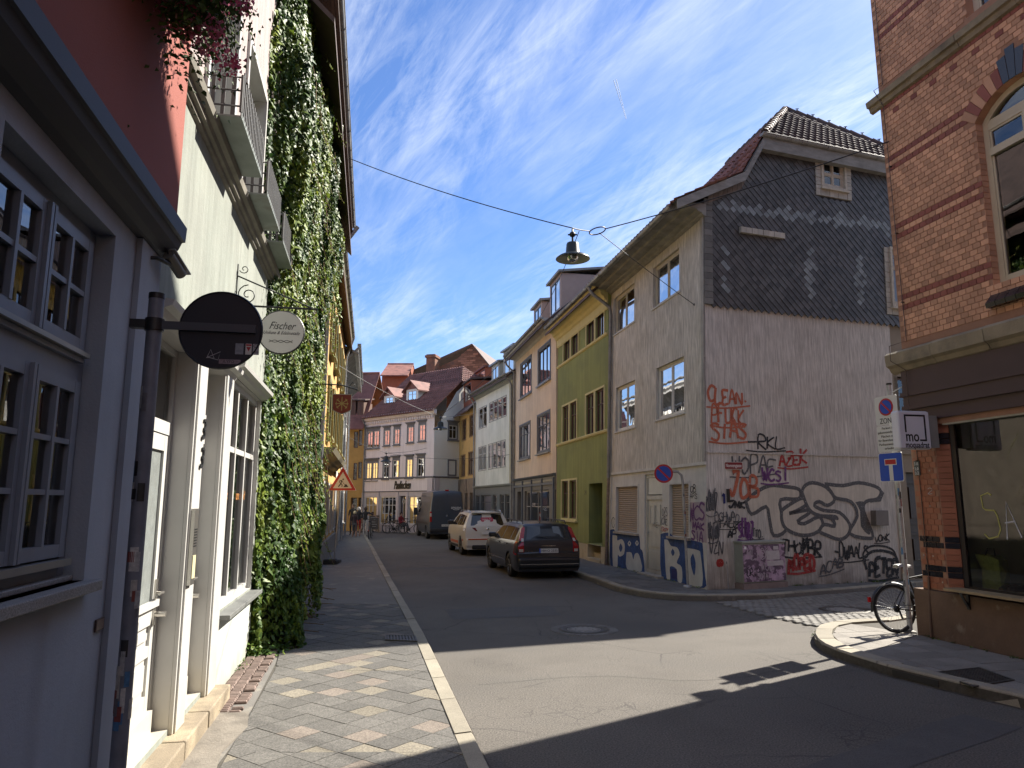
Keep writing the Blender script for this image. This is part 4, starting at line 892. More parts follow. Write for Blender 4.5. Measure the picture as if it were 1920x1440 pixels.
for k, q in enumerate(T_): blob(S, Z(q), sil, .003 + .0022 * k, gh, gry, .088, label=['silver letter T starting the big TEST graffiti', 'silver letter E of the big graffiti', 'silver letter S of the big graffiti', 'silver last T of the big TEST graffiti'][k])
blob(S, Z([(1600, 800), (1645, 792), (1668, 750), (1682, 765), (1662, 815), (1600, 822)]), gry, .0115, gh, sm_=0, name='graffiti_shadow')
blob(S, Z([(1512, 820), (1560, 815), (1556, 880), (1600, 985), (1590, 1010), (1545, 960), (1540, 870)]), gry, .0118, gh, sm_=2, name='graffiti_shadow')
blob(S, Z([(1325, 890), (1400, 895), (1410, 925), (1335, 905)]), gry, .0119, gh, name='graffiti_shadow')
arch = smoothline([S.uv(*p) for p in Z([(1580, 1215), (1570, 1150), (1610, 1110), (1680, 1105), (1745, 1130), (1765, 1190), (1755, 1250)])], 5)
mb = MB(); stroke(mb, S, arch, .07, .0085); stroke(mb, S, [(u - .05, v + .12) for u, v in arch[:26]], .05, .0091); mb.build('graffiti_arch', blk, gh)
# ---- blue lettering on the front
def Z7(p): return Z(p, 1120, 940, 6)
blob(G, Z7([(145, 320), (190, 315), (215, 350), (370, 368), (460, 380), (480, 440), (485, 530), (512, 575), (532, 800), (495, 795), (330, 765), (230, 735), (150, 725)]), blu, .003, gh, label='blue sprayed block below the left shutter')
for q in ([(172, 380), (222, 388), (226, 440), (275, 425), (308, 480), (302, 590), (255, 622), (232, 605), (226, 738), (178, 728)], [(330, 572), (385, 578), (405, 655), (425, 590), (470, 600), (500, 785), (335, 760)]):
 blob(G, Z7(q), pale, .0045, gh)
blob(G, Z7([(265, 470), (285, 520), (265, 570), (245, 520)]), blu, .006, gh)
for cx_, cy_ in ((362, 475), (447, 470)):
 blob(G, Z7([(cx_ - 20, cy_), (cx_, cy_ - 32), (cx_ + 20, cy_), (cx_, cy_ + 32)]), pale, .006, gh); blob(G, Z7([(cx_ - 6, cy_ - 5), (cx_ + 4, cy_ - 14), (cx_ + 8, cy_), (cx_, cy_ + 10)]), blu, .0068, gh)
blob(G, Z7([(712, 368), (800, 350), (880, 408), (1010, 428), (1160, 460), (1188, 500), (1200, 700), (1215, 850), (1200, 975), (900, 905), (725, 858)]), blu, .003, gh, label='blue sprayed block below the right shutter')
for q in ([(755, 430), (795, 435), (830, 500), (900, 520), (928, 600), (895, 690), (950, 740), (955, 905), (905, 895), (895, 765), (818, 735), (822, 872), (780, 860), (762, 600)], [(1010, 525), (1135, 550), (1165, 610), (1182, 950), (1018, 915)]):
 blob(G, Z7(q), pale, .0045, gh)
blob(G, Z7([(850, 530), (872, 575), (852, 615), (832, 570)]), blu, .006, gh); blob(G, Z7([(1080, 585), (1108, 690), (1095, 835), (1060, 740), (1052, 640)]), blu, .006, gh)
blob(G, Z7([(835, 755), (895, 765), (900, 880), (835, 865)]), dblu, .0055, gh, sm_=0)
blob(G, Z7([(1045, 10), (1215, 5), (1225, 200), (1232, 470), (1160, 450), (1080, 410), (1050, 200)]), pnk, .0035, gh, sm_=0)
for s, a, b, hh_, m_, wd in [('WCS', (1293, 975), (1322, 976), 26, pur, .05), ('MAK', (1299, 992), (1322, 994), 14, pur, .045), ('SIA', (1297, 1013), (1320, 1018), 18, pur, .04), ('OB', (1295, 922), (1306, 922), 12, blk, .02), ('APS', (1294, 933), (1308, 935), 10, blk, .02), ('OZS', (1242, 968), (1252, 968), 14, gry, .02), ('KXE', (1241, 984), (1252, 984), 12, gry, .02), ('GOY', (1241, 996), (1255, 996), 7, red, .025), ('AXE', (1224, 988), (1234, 988), 8, gry, .015)]:
 tag(G, s, a, b, hh_, m_, gh, wd, curl=False)
blob(G, [(1146, 978), (1150, 970), (1154, 978), (1150, 990)], pale, .003, gh, blk, .02)
blob(S, Z7([(1335, 690), (1350, 655), (1400, 648), (1422, 690), (1405, 735), (1350, 735)]), dred, .004, gh, label='small round red sprayed face near the house corner')
# ROW ON THE RIGHT
def rr(fr, a, b, d=0): return fr.rect(a, b, d)
dist = lambda x0, k=dG: None
def along(C, dvec, px):            # distance along a line where it crosses the picture column px
 best = None; r = (px - 960) / (FPX / math.cos(TH)) ;
 r = (px - 960) / FPX * math.cos(TH)
 return (r * C[1] - C[0]) / (dvec[0] - r * dvec[1])
up1 = (.012, 0, 1)
# ---- green house
green = mat('olive_green_render', (.27, .30, .105), .9, streak=.13, ss=(7, 7, .35), c2=(.23, .26, .10), c2s=.7, var=.08, vs=.8, bump=.15, bs=60, dirt=(.14, .16, .07), dirt_h=1.2)
yelc = mat('pale_yellow_moulding', (.62, .57, .29), .8, var=.08, vs=2)
brownw = mat('red_brown_window_wood', (.10, .045, .03), .5, var=.15, vs=6)
limest = mat('cream_limestone', (.50, .44, .30), .85, var=.14, vs=1.5, rand=.10, bump=.15, bs=30)
t0 = 6.61; t1 = along(C0, dG, 1041.5)
GR = Fr((C0 + dG * t0)[:], dG, -1, (.02, 0, 1)); gw = t1 - t0
grh = thing('green_house', 'olive green rendered house with yellow cornice between the grey corner house and the peach house', 'house', (GR.O.x, GR.O.y, 0))
h = []
def duo(fr, parent, a, b, h, m, sur, **k):
 u0, v0, u1, v1 = fr.rect(a, b); g_ = .16; w_ = (u1 - u0 - g_) / 2
 for x in (u0, u0 + w_ + g_): window(fr, parent, (x, v0, x + w_, v1), h, m, surround=sur, **k)
for a, b in (((1058, 616), (1085, 663)), ((1101, 582), (1134, 628)), ((1056, 763.5), (1082, 823)), ((1100, 742), (1134, 808.6))):
 duo(GR, grh, a, b, h, brownw, (.07, yelc, .04, 1), depth=.10, fw=.05, cols=(.5,), rows=(.68,), g=glass_far, curt=[(.05, .3, .95, .98)], cmat=curtain_b)
duo(GR, grh, (1054.6, 902.5), (1081.7, 973), h, brownw, (.07, yelc, .04), depth=.12, fw=.05, cols=(.5,), rows=(.68,), g=glass_far, curt=[(.05, .02, .95, .98)], cmat=curtain_b, sill=(.05, .12, yelc))
dr_ = GR.rect((1104.5, 907), (1129.5, 1013)); h.append((dr_[0], .65, dr_[2], dr_[3], 1.1, 0))
gtop = GR.uv(1135, 575)[1]
wall(GR, 0, .62, gw, gtop + .55, h, green, grh, 'facade')
hp = [(dr_[0], .08, dr_[2], .63, .9, 0)]
wall(GR, 0, -.1, gw, .62, [(dr_[0], -.05, dr_[2], .63, .8, 0)], limest, grh, 'plinth', d=.05, label='cream stone plinth with joints')
for i, u in enumerate(np.arange(.0, gw - .3, .62)):
 for j in range(2):
  a = u + (.31 if j else 0)
  if a + .6 > dr_[0] and a < dr_[2]: continue
  mb = MB(); mb.fbox(GR, a + .004, .03 + j * .3, .051, min(a + .612, gw), .03 + j * .3 + .292, .062); mb.build('plinth_block', limest, grh)
for k in range(3):
 mb = MB(); mb.fbox(GR, dr_[0] + .01, -.05, .04 - .28 * (k + 1), dr_[2] - .01, .2 + .15 * k, .10 - .27 * k); mb.build('step', limest, grh)
mb = MB(); mb.fbox(GR, dr_[0] + .05, .66, -1.05, dr_[2] - .05, dr_[3] - .05, -1.0); mb.build('door', pl('dark_green_door', (.02, .025, .02), .5), grh)
ml = thing('letter_box', 'black letter box hanging inside the green doorway recess', 'letter box', GR.p(dr_[0] + .05, 1.55, -.5)[:])
mb = MB(); mb.fbox(GR, dr_[0] + .012, 1.5, -.85, dr_[0] + .24, 1.98, -.25); mb.fbox(GR, dr_[0] + .012, 1.98, -.87, dr_[0] + .27, 2.01, -.23); mb.build('box', black_metal, ml)
mb = MB(); mb.fbox(GR, dr_[0] + .241, 1.86, -.75, dr_[0] + .25, 1.90, -.35); mb.build('slot', galv, ml)
for a_ in (((1041.7, 689), (1135.5, 633.5)), ((1041, 836), (1135.5, 810))):
 v = (GR.uv(*a_[0])[1] + GR.uv(*a_[1])[1]) / 2; cornice(GR, 0, gw, v - .05, [(0, 0), (.03, .05), (.09, .07), (.12, .03)], yelc, grh, 'string_course')
cornice(GR, 0, gw, gtop - .15, [(0, .02), (.06, .06), (.30, .06), (.34, .12), (.44, .16), (.48, .24), (.60, .27), (.64, .36), (.78, .46), (.82, .50)], yelc, grh, 'eaves_cornice')
gable_roof(GR, 0, gw, gtop + .78, 9, 3.4, tileD, grh, over=.55, gm=green)
gutter(GR, 0, gw, gtop + .70, .54, grh, .085)
body(GR, 0, gw, -.1, gtop + .7, 9, green, grh)
text('24', .22, GR.M(GR.uv(1098, 924)[0], GR.uv(1098, 924)[1], .01), black_metal, grh, 'house_number', shear=.2)
sg = MB()
for k in range(14):                     # snow guard rail on the roof edge
 u = .2 + k * (gw - .4) / 13; sg.tube([GR.p(u, gtop + .9, .2), GR.p(u, gtop + 1.25, .1)], .01, 4)
for z_ in (1.05, 1.15, 1.25): sg.tube([GR.p(.2, gtop + z_, .16 - (z_ - 1.05) * .3), GR.p(gw - .2, gtop + z_, .16 - (z_ - 1.05) * .3)], .008, 4)
sg.build('snow_guard', galv, grh)
# ---- peach house
peach = mat('peach_render', (.74, .60, .45), .9, streak=.10, ss=(7, 7, .35), c2=(.68, .55, .42), c2s=.7, var=.07, vs=.9, bump=.12, bs=50)
blueg = mat('grey_blue_window_paint', (.12, .14, .165), .5, var=.08)
shopg = mat('shop_front_grey', (.15, .15, .14), .5, var=.08, vs=3)
t2 = along(C0, dG, 963.5)
PE = Fr((C0 + dG * t1)[:], dG, -1, (.01, 0, 1)); pw = t2 - t1
peh = thing('peach_house', 'peach coloured house with blue grey windows, two dormers and a glazed grey shopfront', 'house', (PE.O.x, PE.O.y, 0))
h = []
for a, b in (((977, 685), (996, 732.5)), ((1010, 659), (1032, 706.6))): window(PE, peh, PE.rect(a, b), h, blueg, depth=.07, fw=.05, cols=(.33, .66), surround=(.09, blueg, .03), sill=(.05, .12, zinc), g=glass_far, curt=[(.05, .05, .95, .98)])
for a, b in (((975, 801), (993.7, 855)), ((1008.5, 782), (1031, 842))): window(PE, peh, PE.rect(a, b), h, blueg, depth=.07, fw=.05, cols=(.33, .66), rows=(.72,), surround=(.09, blueg, .03), sill=(.05, .12, zinc), g=glass_far, curt=[(.05, .05, .4, .9), (.6, .05, .95, .9)], cmat=curtain_b)
fv = PE.uv(1041, 892)[1]; ptop = PE.uv(1036, 618)[1]
wall(PE, 0, fv, pw, ptop + .5, [q for q in h if q[1] > fv], peach, peh, 'facade')
cornice(PE, 0, pw, fv - .02, [(0, 0), (.05, .12), (.12, .16), (.14, .0)], blueg, peh, 'shop_cornice')
sv = PE.uv(1000, 941)[1]; hs_ = []
sr = PE.rect((985, 921), (1031, 977)); sr = (sr[0], .7, sr[2], sr[3])
window(PE, peh, sr, hs_, mat('pale_shop_frame', (.36, .36, .33), .5), depth=.12, fw=.07, cols=(.5,), rows=(.62,), g=glass_far, niche=2.2, name='shop_window')
dr2 = (pw - 2.0, .15, pw - .9, sr[3]); window(PE, peh, dr2, hs_, shopg, depth=.2, fw=.08, cols=(), rows=(.8,), g=glass_far, name='shop_door')
wall(PE, 0, -.1, pw, fv, hs_, shopg, peh, 'shopfront', d=.03)
for k in range(5):
 u = .2 + k * (pw - .4) / 4; mb = MB(); mb.fbox(PE, u - .06, .1, .032, u + .06, fv - .05, .09); mb.build('pilaster', blueg, peh)
mb = MB(); mb.fbox(PE, .1, sr[3] + .2, .033, pw - .1, sr[3] + .28, .10); mb.build('transom', blueg, peh)
for k in range(4):
 u = .35 + k * (pw - .4) / 4; mb = MB(); mb.fbox(PE, u, sr[3] + .34, .033, u + (pw - .4) / 4 - .3, fv - .12, .05); mb.build('fascia_panel', mat('cream_panel', (.36, .34, .25), .7), peh)
text('PREMIUM', .2, PE.M((sr[0] + sr[2]) / 2 + .8, 1.9, -.03), mat('sticker_white', (.7, .7, .7), .6), peh, 'shop_lettering')
cornice(PE, 0, pw, ptop + .05, [(0, .0), (.05, .04), (.12, .10), (.18, .55), (.30, .58)], mat('pale_soffit', (.42, .41, .37), .8), peh, 'eaves_board')
gable_roof(PE, 0, pw, ptop + .50, 10, 4.2, tileD, peh, over=.60, gm=peach)
gutter(PE, 0, pw, ptop + .38, .60, peh, .085)
downpipe([PE.p(pw - .1, ptop + .3, .6), PE.p(pw - .12, ptop - .1, .5), PE.p(pw - .15, ptop - .5, .10), PE.p(pw - .15, .1, .08)], peh)
body(PE, 0, pw, -.1, ptop + .4, 10, peach, peh)
pinkd = mat('dusty_pink_dormer', (.42, .33, .29), .9, var=.06)
def dormer(fr, parent, u0, u1, v0, v1, dfront, dep, wm_, fm, rm_, roof='flat', cols=(.5,), rows=(), win=None, label=None, over=.15, gl2=None):
 mb = MB(); hh_ = []
 w_ = win or (u0 + .18, v0 + .25, u1 - .18, v1 - .12)
 t = None
 mb.mat(wm_)
 us = cuts(u0, u1, [w_[0], w_[2]]); vs = cuts(v0 - .6, v1, [w_[1], w_[3]])
 for i in range(len(us) - 1):
  for j in range(len(vs) - 1):
   if i == 1 and j == 1: continue
   mb.fquad(fr, us[i], vs[j], us[i + 1], vs[j + 1], dfront)
 for u in (u0, u1): mb.poly([fr.p(u, v0 - .6, dfront), fr.p(u, v0 - .6, dfront - dep), fr.p(u, v1, dfront - dep), fr.p(u, v1, dfront)])
 mb.mat(dark_int); mb.fbox(fr, w_[0] - .05, w_[1] - .05, dfront - .9, w_[2] + .05, w_[3] + .05, dfront - .25)
 o = mb.build('dormer', None, parent, label)
 window(fr, o, w_, None, fm, depth=.05, d0=dfront, fw=.05, cols=cols, rows=rows, flat=True, g=gl2 or glass_far, niche=0)
 mb = MB()
 if roof == 'flat': mb.box8([fr.p(u0 - over, v1, dfront + over), fr.p(u1 + over, v1, dfront + over), fr.p(u1 + over, v1 + .35, dfront - dep), fr.p(u0 - over, v1 + .35, dfront - dep), fr.p(u0 - over, v1 + .10, dfront + over), fr.p(u1 + over, v1 + .10, dfront + over), fr.p(u1 + over, v1 + .45, dfront - dep), fr.p(u0 - over, v1 + .45, dfront - dep)])
 else:
  um = (u0 + u1) / 2; rs_ = roof
  for a, b in ((u0 - over, um), (u1 + over, um)):
   q = [fr.p(a, v1 - over * rs_ / ((u1 - u0) / 2), dfront + over), fr.p(b, v1 + rs_, dfront + over), fr.p(b, v1 + rs_, dfront - dep), fr.p(a, v1 - over * rs_ / ((u1 - u0) / 2), dfront - dep)]; mb.box8(q + [x + Vector((0, 0, .10)) for x in q])
  mb.mat(rm_); mb.add([fr.p(u0, v1, dfront), fr.p(u1, v1, dfront), fr.p(um, v1 + rs_, dfront)], [[0, 1, 2]])
 mb.build('dormer_roof', rm_, o)
 return o
for a, b in (((1001, 582), (1016, 618)), ((1031, 536), (1052, 586))):
 dd = -.35; q = PE.rect(a, b, dd); dormer(PE, peh, q[0], q[2], q[1], q[3], dd, 2.6, pinkd, blueg, zinc_old, label='pale pink dormer on the peach house' if a[0] > 1020 else None)
# ---- mint house
mint = mat('pale_mint_render', (.74, .75, .67), .9, streak=.10, ss=(7, 7, .35), c2=(.66, .68, .60), c2s=.7, var=.07, vs=.9, bump=.1, bs=50)
t3_ = C0 + dG * t2; dM = Vector((-.31, 1)).normalized(); mw_ = along(t3_, dM, 890)
MI = Fr(t3_[:], dM, -1); mih = thing('mint_house', 'pale mint house with groups of narrow white windows above a grey shopfront', 'house', (MI.O.x, MI.O.y, 0))
h = []
def group(fr, parent, a, b, n, h, m, sur, **k):
 u0, v0, u1, v1 = fr.rect(a, b); g_ = .14; w_ = (u1 - u0 - g_ * (n - 1)) / n
 for i in range(n): window(fr, parent, (u0 + i * (w_ + g_), v0, u0 + i * (w_ + g_) + w_, v1), h, m, surround=sur, **k)
for a, b, n in (((898.6, 767), (912.5, 799)), ((917.7, 757), (949.7, 779), 4), ((897.6, 840), (911.5, 880.5), 2), ((916, 834), (947.5, 874.5), 4)) if False else (((898.6, 767), (912.5, 799), 2), ((917.7, 757), (949.7, 779), 4), ((897.6, 840), (911.5, 880.5), 2), ((916, 834), (947.5, 874.5), 4)):
 group(MI, mih, a, b, n, h, white_paint, (.035, mat('grey_surround', (.27, .28, .26), .8), .02), depth=.05, fw=.05, cols=(), rows=(.7,), g=glass_far, curt=[(.05, .05, .95, .95)])
fv = MI.uv(957, 910)[1]; mtop = MI.uv(963, 712)[1]
wall(MI, 0, fv, mw_, mtop + .4, h, mint, mih, 'facade')
mb = MB(); mb.fbox(MI, .0, fv, .0, .62, mtop, .06); mb.build('corner_pilaster', mat('yellow_grey_render', (.46, .42, .27), .9, var=.1), mih)
hs_ = []
for a, b in ((.7, 1.5), (1.7, 2.5), (3.1, 3.9), (4.2, mw_ - 1.6), (mw_ - 1.3, mw_ - .4)):
 if b > a + .3: window(MI, mih, (a, .5, b, fv - .45), hs_, shopg, depth=.1, fw=.06, cols=(), rows=(.8,), g=glass_far, name='shop_window', niche=1.5)
wall(MI, 0, -.1, mw_, fv, hs_, mat('slate_blue_shopfront', (.17, .185, .18), .55, var=.08), mih, 'shopfront', d=.03)
cornice(MI, 0, mw_, fv - .05, [(0, .03), (.06, .14), (.14, .18), (.16, 0)], mat('grey_cornice', (.26, .28, .26), .7), mih, 'shop_cornice')
cornice(MI, 0, mw_, mtop - .05, [(0, .0), (.08, .10), (.2, .14), (.28, .35), (.38, .38)], mat('grey_cornice', (.26, .28, .26), .7), mih, 'eaves_cornice')
gable_roof(MI, 0, mw_, mtop + .42, 9, 3.6, tileD, mih, over=.45, gm=mint)
gutter(MI, 0, mw_, mtop + .32, .44, mih)
downpipe([MI.p(mw_ - .1, mtop + .25, .4), MI.p(mw_ - .1, mtop - .3, .12), MI.p(mw_ - .1, .1, .09)], mih)
downpipe([MI.p(.05, mtop + .25, .4), MI.p(.05, mtop - .3, .12), MI.p(.05, .1, .11)], mih)
body(MI, 0, mw_, -.1, mtop + .3, 9, mint, mih)
greyd = mat('pale_grey_dormer', (.36, .37, .34), .85, var=.08)
for a, b in (((922, 688), (936, 722)), ((944, 662), (965, 700))):
 dd = -.2; q = MI.rect(a, b, dd); dormer(MI, mih, q[0], q[2], q[1], q[3], dd, 2.8, greyd, white_paint, zinc, cols=(.5,), rows=())
# ---- ochre house
ochre = mat('ochre_render', (.62, .41, .15), .9, var=.10, vs=1.2, c2=(.36, .25, .11), c2s=1.2, c2r=(.5, .7))
sandst = mat('grey_brown_stone_base', (.28, .22, .155), .9, var=.15, vs=2, c2=(.21, .17, .13), c2s=1.5)
c4 = t3_ + dM * mw_; dO = Vector((-.30, 1)).normalized(); ow = along(c4, dO, 860)
OC = Fr(c4[:], dO, -1); och = thing('ochre_house', 'narrow ochre house with weathered stone base and brown windows behind the van', 'house', (OC.O.x, OC.O.y, 0))
h = []
for a, b in (((867, 789), (874, 824)), ((881, 781), (888.6, 816)), ((865, 855), (872, 892)), ((879, 849), (887, 889))): window(OC, och, OC.rect(a, b), h, brownw, depth=.08, fw=.05, cols=(.5,), rows=(.7,), g=glass_far, surround=(.06, mat('ochre_trim', (.30, .2, .09), .8), .03))
fv = OC.uv(888, 896)[1]; otop = OC.uv(888.5, 768)[1]
wall(OC, 0, fv, ow, otop + .3, h, ochre, och, 'facade'); hs_ = []
for k in range(3): window(OC, och, (.4 + k * ow / 3.2, .5 if k != 1 else .15, .4 + k * ow / 3.2 + .8, 2.6), hs_, brownw, depth=.2, fw=.06, g=glass_far, cols=(.5,), rows=(.75,))
wall(OC, 0, -.1, ow, fv, hs_, sandst, och, 'stone_base', d=.03)
for u in (.25, ow / 2, ow - .3):
 blob2 = MB(); blob2.fbox(OC, u - .15, 2.7, .04, u + .15, fv - .05, .08); blob2.build('carved_panel', sandst, och)
gable_roof(OC, 0, ow, otop + .3, 8, 3.5, tileD, och, over=.5, gm=ochre)
body(OC, 0, ow, -.1, otop + .2, 8, ochre, och)
redw = mat('red_brown_timber_dormer', (.27, .085, .045), .8, var=.15, vs=3)
q = OC.rect((870, 722), (884, 755), -.3); dormer(OC, och, q[0], q[2], q[1], q[3], -.3, 2.4, redw, brownw, tileD)
q = MI.rect((886, 705), (910, 745), -2.2); dormer(MI, mih, q[0], q[2], q[1] - .5, q[3], -2.2, 2.0, redw, brownw, tileR)
# PINK CAFE HOUSE
P0 = c4 + dO * ow; pcx = .0
rP = (812 - 960) / FPX * math.cos(TH)
dd_ = Vector((-1, -1)).normalized(); tt = along(P0, dd_, 812); PC = P0 + dd_ * tt
dP = Vector((-1.17, 1)).normalized(); PL = along(PC, dP, 680.5)
lilac = mat('pale_lilac_render', (.78, .71, .67), .9, streak=.08, ss=(7, 7, .35), var=.06, vs=.8, bump=.1, bs=50)
mintw = mat('pale_sage_render', (.76, .76, .68), .9, var=.05, vs=.7)
ggrey = mat('grey_stone_trim', (.17, .17, .175), .8, var=.08)
PF = Fr(PC[:], dP, -1); PS = Fr(PC[:], -dd_, 1); psw = tt
ph = thing('cafe_house', 'pale lilac corner house with grey window surrounds and a café on the ground floor', 'house', (PC.x, PC.y, 0))
h = []
Zp = lambda x, y: (600 + x / 5.54, 760 + y / 5.54)
up_ = [((497, 275), (612, 435), 2), ((672, 262), (722, 410), 1), ((775, 250), (826, 400), 1), ((915, 228), (970, 378), 1), ((1033, 205), (1093, 362), 1)]
lo_ = [((487, 600), (597, 770), 2), ((662, 585), (712, 757), 1), ((762, 572), (817, 748), 1), ((902, 562), (958, 745), 1), ((1018, 552), (1080, 738), 1)]
for lst, hood in ((up_, 1), (lo_, 1)):
 for a, b, n in lst:
  r = PF.rect(Zp(*a), Zp(*b)); w_ = (r[2] - r[0] - .12 * (n - 1)) / n
  for i in range(n): window(PF, ph, (r[0] + i * (w_ + .12), r[1], r[0] + i * (w_ + .12) + w_, r[3]), h, white_paint, depth=.05, fw=.045, cols=(.5,), rows=(.7,), surround=(.07, ggrey, .04), g=glass_far, curt=[(.05, .05, .35, .7), (.65, .05, .95, .7)], sill=(.06, .12, ggrey), hood=(.12, .16, ggrey, .14))
lv1 = PF.uv(*Zp(1110, 745))[1]; sv0 = PF.uv(*Zp(1110, 890))[1]; pt_ = PF.uv(*Zp(1165, 100))[1] - .0
wall(PF, 0, lv1, PL, pt_ + .3, h, lilac, ph, 'facade')
wall(PF, 0, sv0, PL, lv1, [], lilac, ph, 'sign_band', d=.04)
cornice(PF, -.05, PL, lv1 - .06, [(0, .04), (.06, .1), (.10, .1), (.12, 0)], ggrey, ph, 'string_course'); cornice(PF, -.05, PL, sv0 - .03, [(0, .04), (.03, .08), (.06, .08), (.07, .0)], ggrey, ph, 'string_course')
cornice(PF, -.2, PL, pt_ + .0, [(0, .0), (.05, .05), (.06, .2), (.22, .26), (.28, .34), (.36, .36)], lilac, ph, 'eaves_cornice')
mb = MB()
for k in range(int(PL / .24)): mb.fbox(PF, .06 + k * .24, pt_ - .18, .002, .06 + k * .24 + .13, pt_ - .002, .14)
mb.build('dentil_row', lilac, ph)
hs_ = []; st_ = sv0 - .25
def shopw(a, b, cols): window(PF, ph, (a, .55, b, st_ - .1), hs_, white_paint, depth=.08, fw=.06, cols=cols, rows=(.70,), g=glass_far, name='shop_window', niche=1.8, curt=[(.0, .72, .35, .98), (.6, .72, 1, .98)])
ua = lambda x: PF.uv(x, 940)[0]
shopw(ua(707), ua(684), (.33, .66)); shopw(ua(743.5), ua(713), (.25, .5, .75)); shopw(ua(802), ua(766), (.25, .5, .75))
window(PF, ph, (ua(761), .2, ua(749), st_ - .05), hs_, pl('black_door_paint', (.03, .03, .032), .5), depth=.2, fw=.08, cols=(.5,), rows=(.8,), g=glass_far, name='cafe_door')
wall(PF, 0, -.1, PL, sv0, hs_, mat('lilac_grey_shopfront', (.55, .50, .49), .8, var=.06), ph, 'shopfront', d=.02)
for x in (681.5, 710, 746, 764, 805):
 u = ua(x); mb = MB(); mb.fbox(PF, u - .10, .1, .021, u + .10, sv0 - .05, .09); mb.build('pilaster', mat('lilac_grey_shopfront', (.55, .50, .49), .8), ph)
M = PF.M(ua(754.5), (lv1 + sv0) / 2 - .05, .06)
text('Paulinchen', .78, M, black_metal, ph, 'shop_sign', ext=.03, shear=.35, width=ua(739) - ua(770), bold=.012, label='black script shop sign reading Paulinchen')
mb = MB(); mb.mat(mat('round_white_sign', (.5, .5, .48), .6)); t = PF.M(ua(755), st_ - .42, -.08); mb.lathe([(.11, 0), (.15, .0)], 20, t); mb.build('round_emblem', None, ph)
h = []
window(PS, ph, PS.rect(Zp(1338, 205), Zp(1418, 350)), h, white_paint, depth=.05, fw=.05, cols=(.5,), rows=(.7,), surround=(.09, ggrey, .04), g=glass_far, sill=(.08, .14, ggrey), hood=(.12, .16, ggrey, .12))
window(PS, ph, PS.rect((777, 382), (816, 455)) if False else PS.rect((871, 735), (883, 757)), h, white_paint, depth=.05, fw=.05, cols=(.5,), rows=(.7,), surround=(.08, ggrey, .04), g=glass_far, curt=[(.05, .05, .95, .6)])
psw2 = psw + 1.6
bl = PS.rect(Zp(1325, 560), Zp(1412, 735)); mb = MB(); frame_bars(mb, PS, bl, .05, .09, (), ()); mb.build('blind_window_surround', ggrey, ph); mb = MB(); mb.fbox(PS, bl[0] + .1, bl[1] + .1, 0, bl[2] - .1, bl[3] - .1, .01); mb.build('blind_panel', mintw, ph)
cornice(PS, 0, psw2, lv1 - .06, [(0, .04), (.06, .1), (.10, .1), (.12, 0)], ggrey, ph, 'string_course')
mb = MB(); mb.fbox(PF, -.02, .1, .05, .45, lv1 - .08, .14); mb.fbox(PS, -.0, .1, .02, .4, lv1 - .08, .12); mb.build('corner_pier', mat('lilac_grey_shopfront', (.55, .50, .49), .8), ph)
apP = PS.uv(872.6, 690, -2.5); kn = PS.uv(860, 722, 0)
ev = pt_ + .35
Wp = 8.0; rz = ev + 4.3
wall(PS, 0, -.1, psw2 + 3, rz, h, mintw, ph, 'side_wall', outline=[(0, -.1), (psw2 + 3, -.1), (psw2 + 3, ev + 2.15), (2.4, ev + 2.15), (1.9, ev + 1.4), (0, ev - .1)])
tileP = roofmat('pink_red_roof_tile', (.22, .10, .08)); tilePs = tileP
def pan(fr, pts, th=.12): q = [fr.p(*p) for p in pts]; return q
mb = MB(); e0 = PF.p(-.3, ev - .15, .45); e1 = PF.p(PL, ev - .15, .45); k0 = PF.p(.0, ev + 2.2, -2.5); rg0 = PF.p(1.6, ev + 3.7, -4.2); rg1 = PF.p(PL, ev + 3.7, -4.2); k1 = PF.p(PL, ev + 2.2, -2.5)
mb.poly([e0, e1, k1, k0]); mb.poly([k0, k1, rg1, rg0]); bk = PF.p(0.0, ev + 2.2, -6.2); mb.poly([k0, rg0, bk]); mb.poly([rg0, rg1, PF.p(PL, ev, -9), PF.p(0, ev, -9), bk])
mb.build('roof', tileP, ph)
def tile_rows(name, A, B, C, D, m, parent, row=.33, colw=.24, lim=0):
 """real tile courses for a distant roof: stepped rows with a wavy top edge (A,B eaves; D,C ridge)"""
 mb = MB(); L = (D - A).length; n = int(L / row);
 nz = (B - A).cross(D - A).normalized()
 if nz.z < 0: nz = -nz
 for j in range(n):
  a = A.lerp(D, j / n); b = B.lerp(C, j / n); a2 = A.lerp(D, (j + 1.05) / n); b2 = B.lerp(C, (j + 1.05) / n); k = max(2, int((b - a).length / colw)) * 4
  vs = []
  for i in range(k + 1):
   w_ = .045 * math.sin(i * math.pi / 2); vs += [a.lerp(b, i / k) + nz * (.075 + w_), a2.lerp(b2, i / k) + nz * (.035 + w_), a.lerp(b, i / k) + nz * (.03 + w_)]
  mb.add(vs, [[i * 3, i * 3 + 3, i * 3 + 4, i * 3 + 1] for i in range(k)] + [[i * 3 + 2, i * 3 + 5, i * 3 + 3, i * 3] for i in range(k)], True)
 return mb.build(name, m, parent, kind='stuff')
tile_rows('roof_tiles', e0, e1, k1, k0, tileP, ph); tile_rows('roof_tiles', k0, k1, rg1, rg0, tileP, ph); tile_rows('roof_tiles', k0, bk, rg0, rg0, tileP, ph)
for a, b in (((722, 743), (738, 766)), ((764, 731), (782, 756))):
 q = PF.rect(a, b, -1.0); dormer(PF, ph, q[0] - .1, q[2] + .1, q[1] - .1, q[3], -1.0, 2.8, mintw, white_paint, tileP, roof=.55, rows=(.7,), over=.25)
body(PF, 0, PL, -.1, ev, 9, lilac, ph, right=True, left=False)
downpipe([PF.p(PL - .1, ev - .1, .4), PF.p(PL - .1, ev - .6, .1), PF.p(PL - .1, .1, .08)], ph, .06)
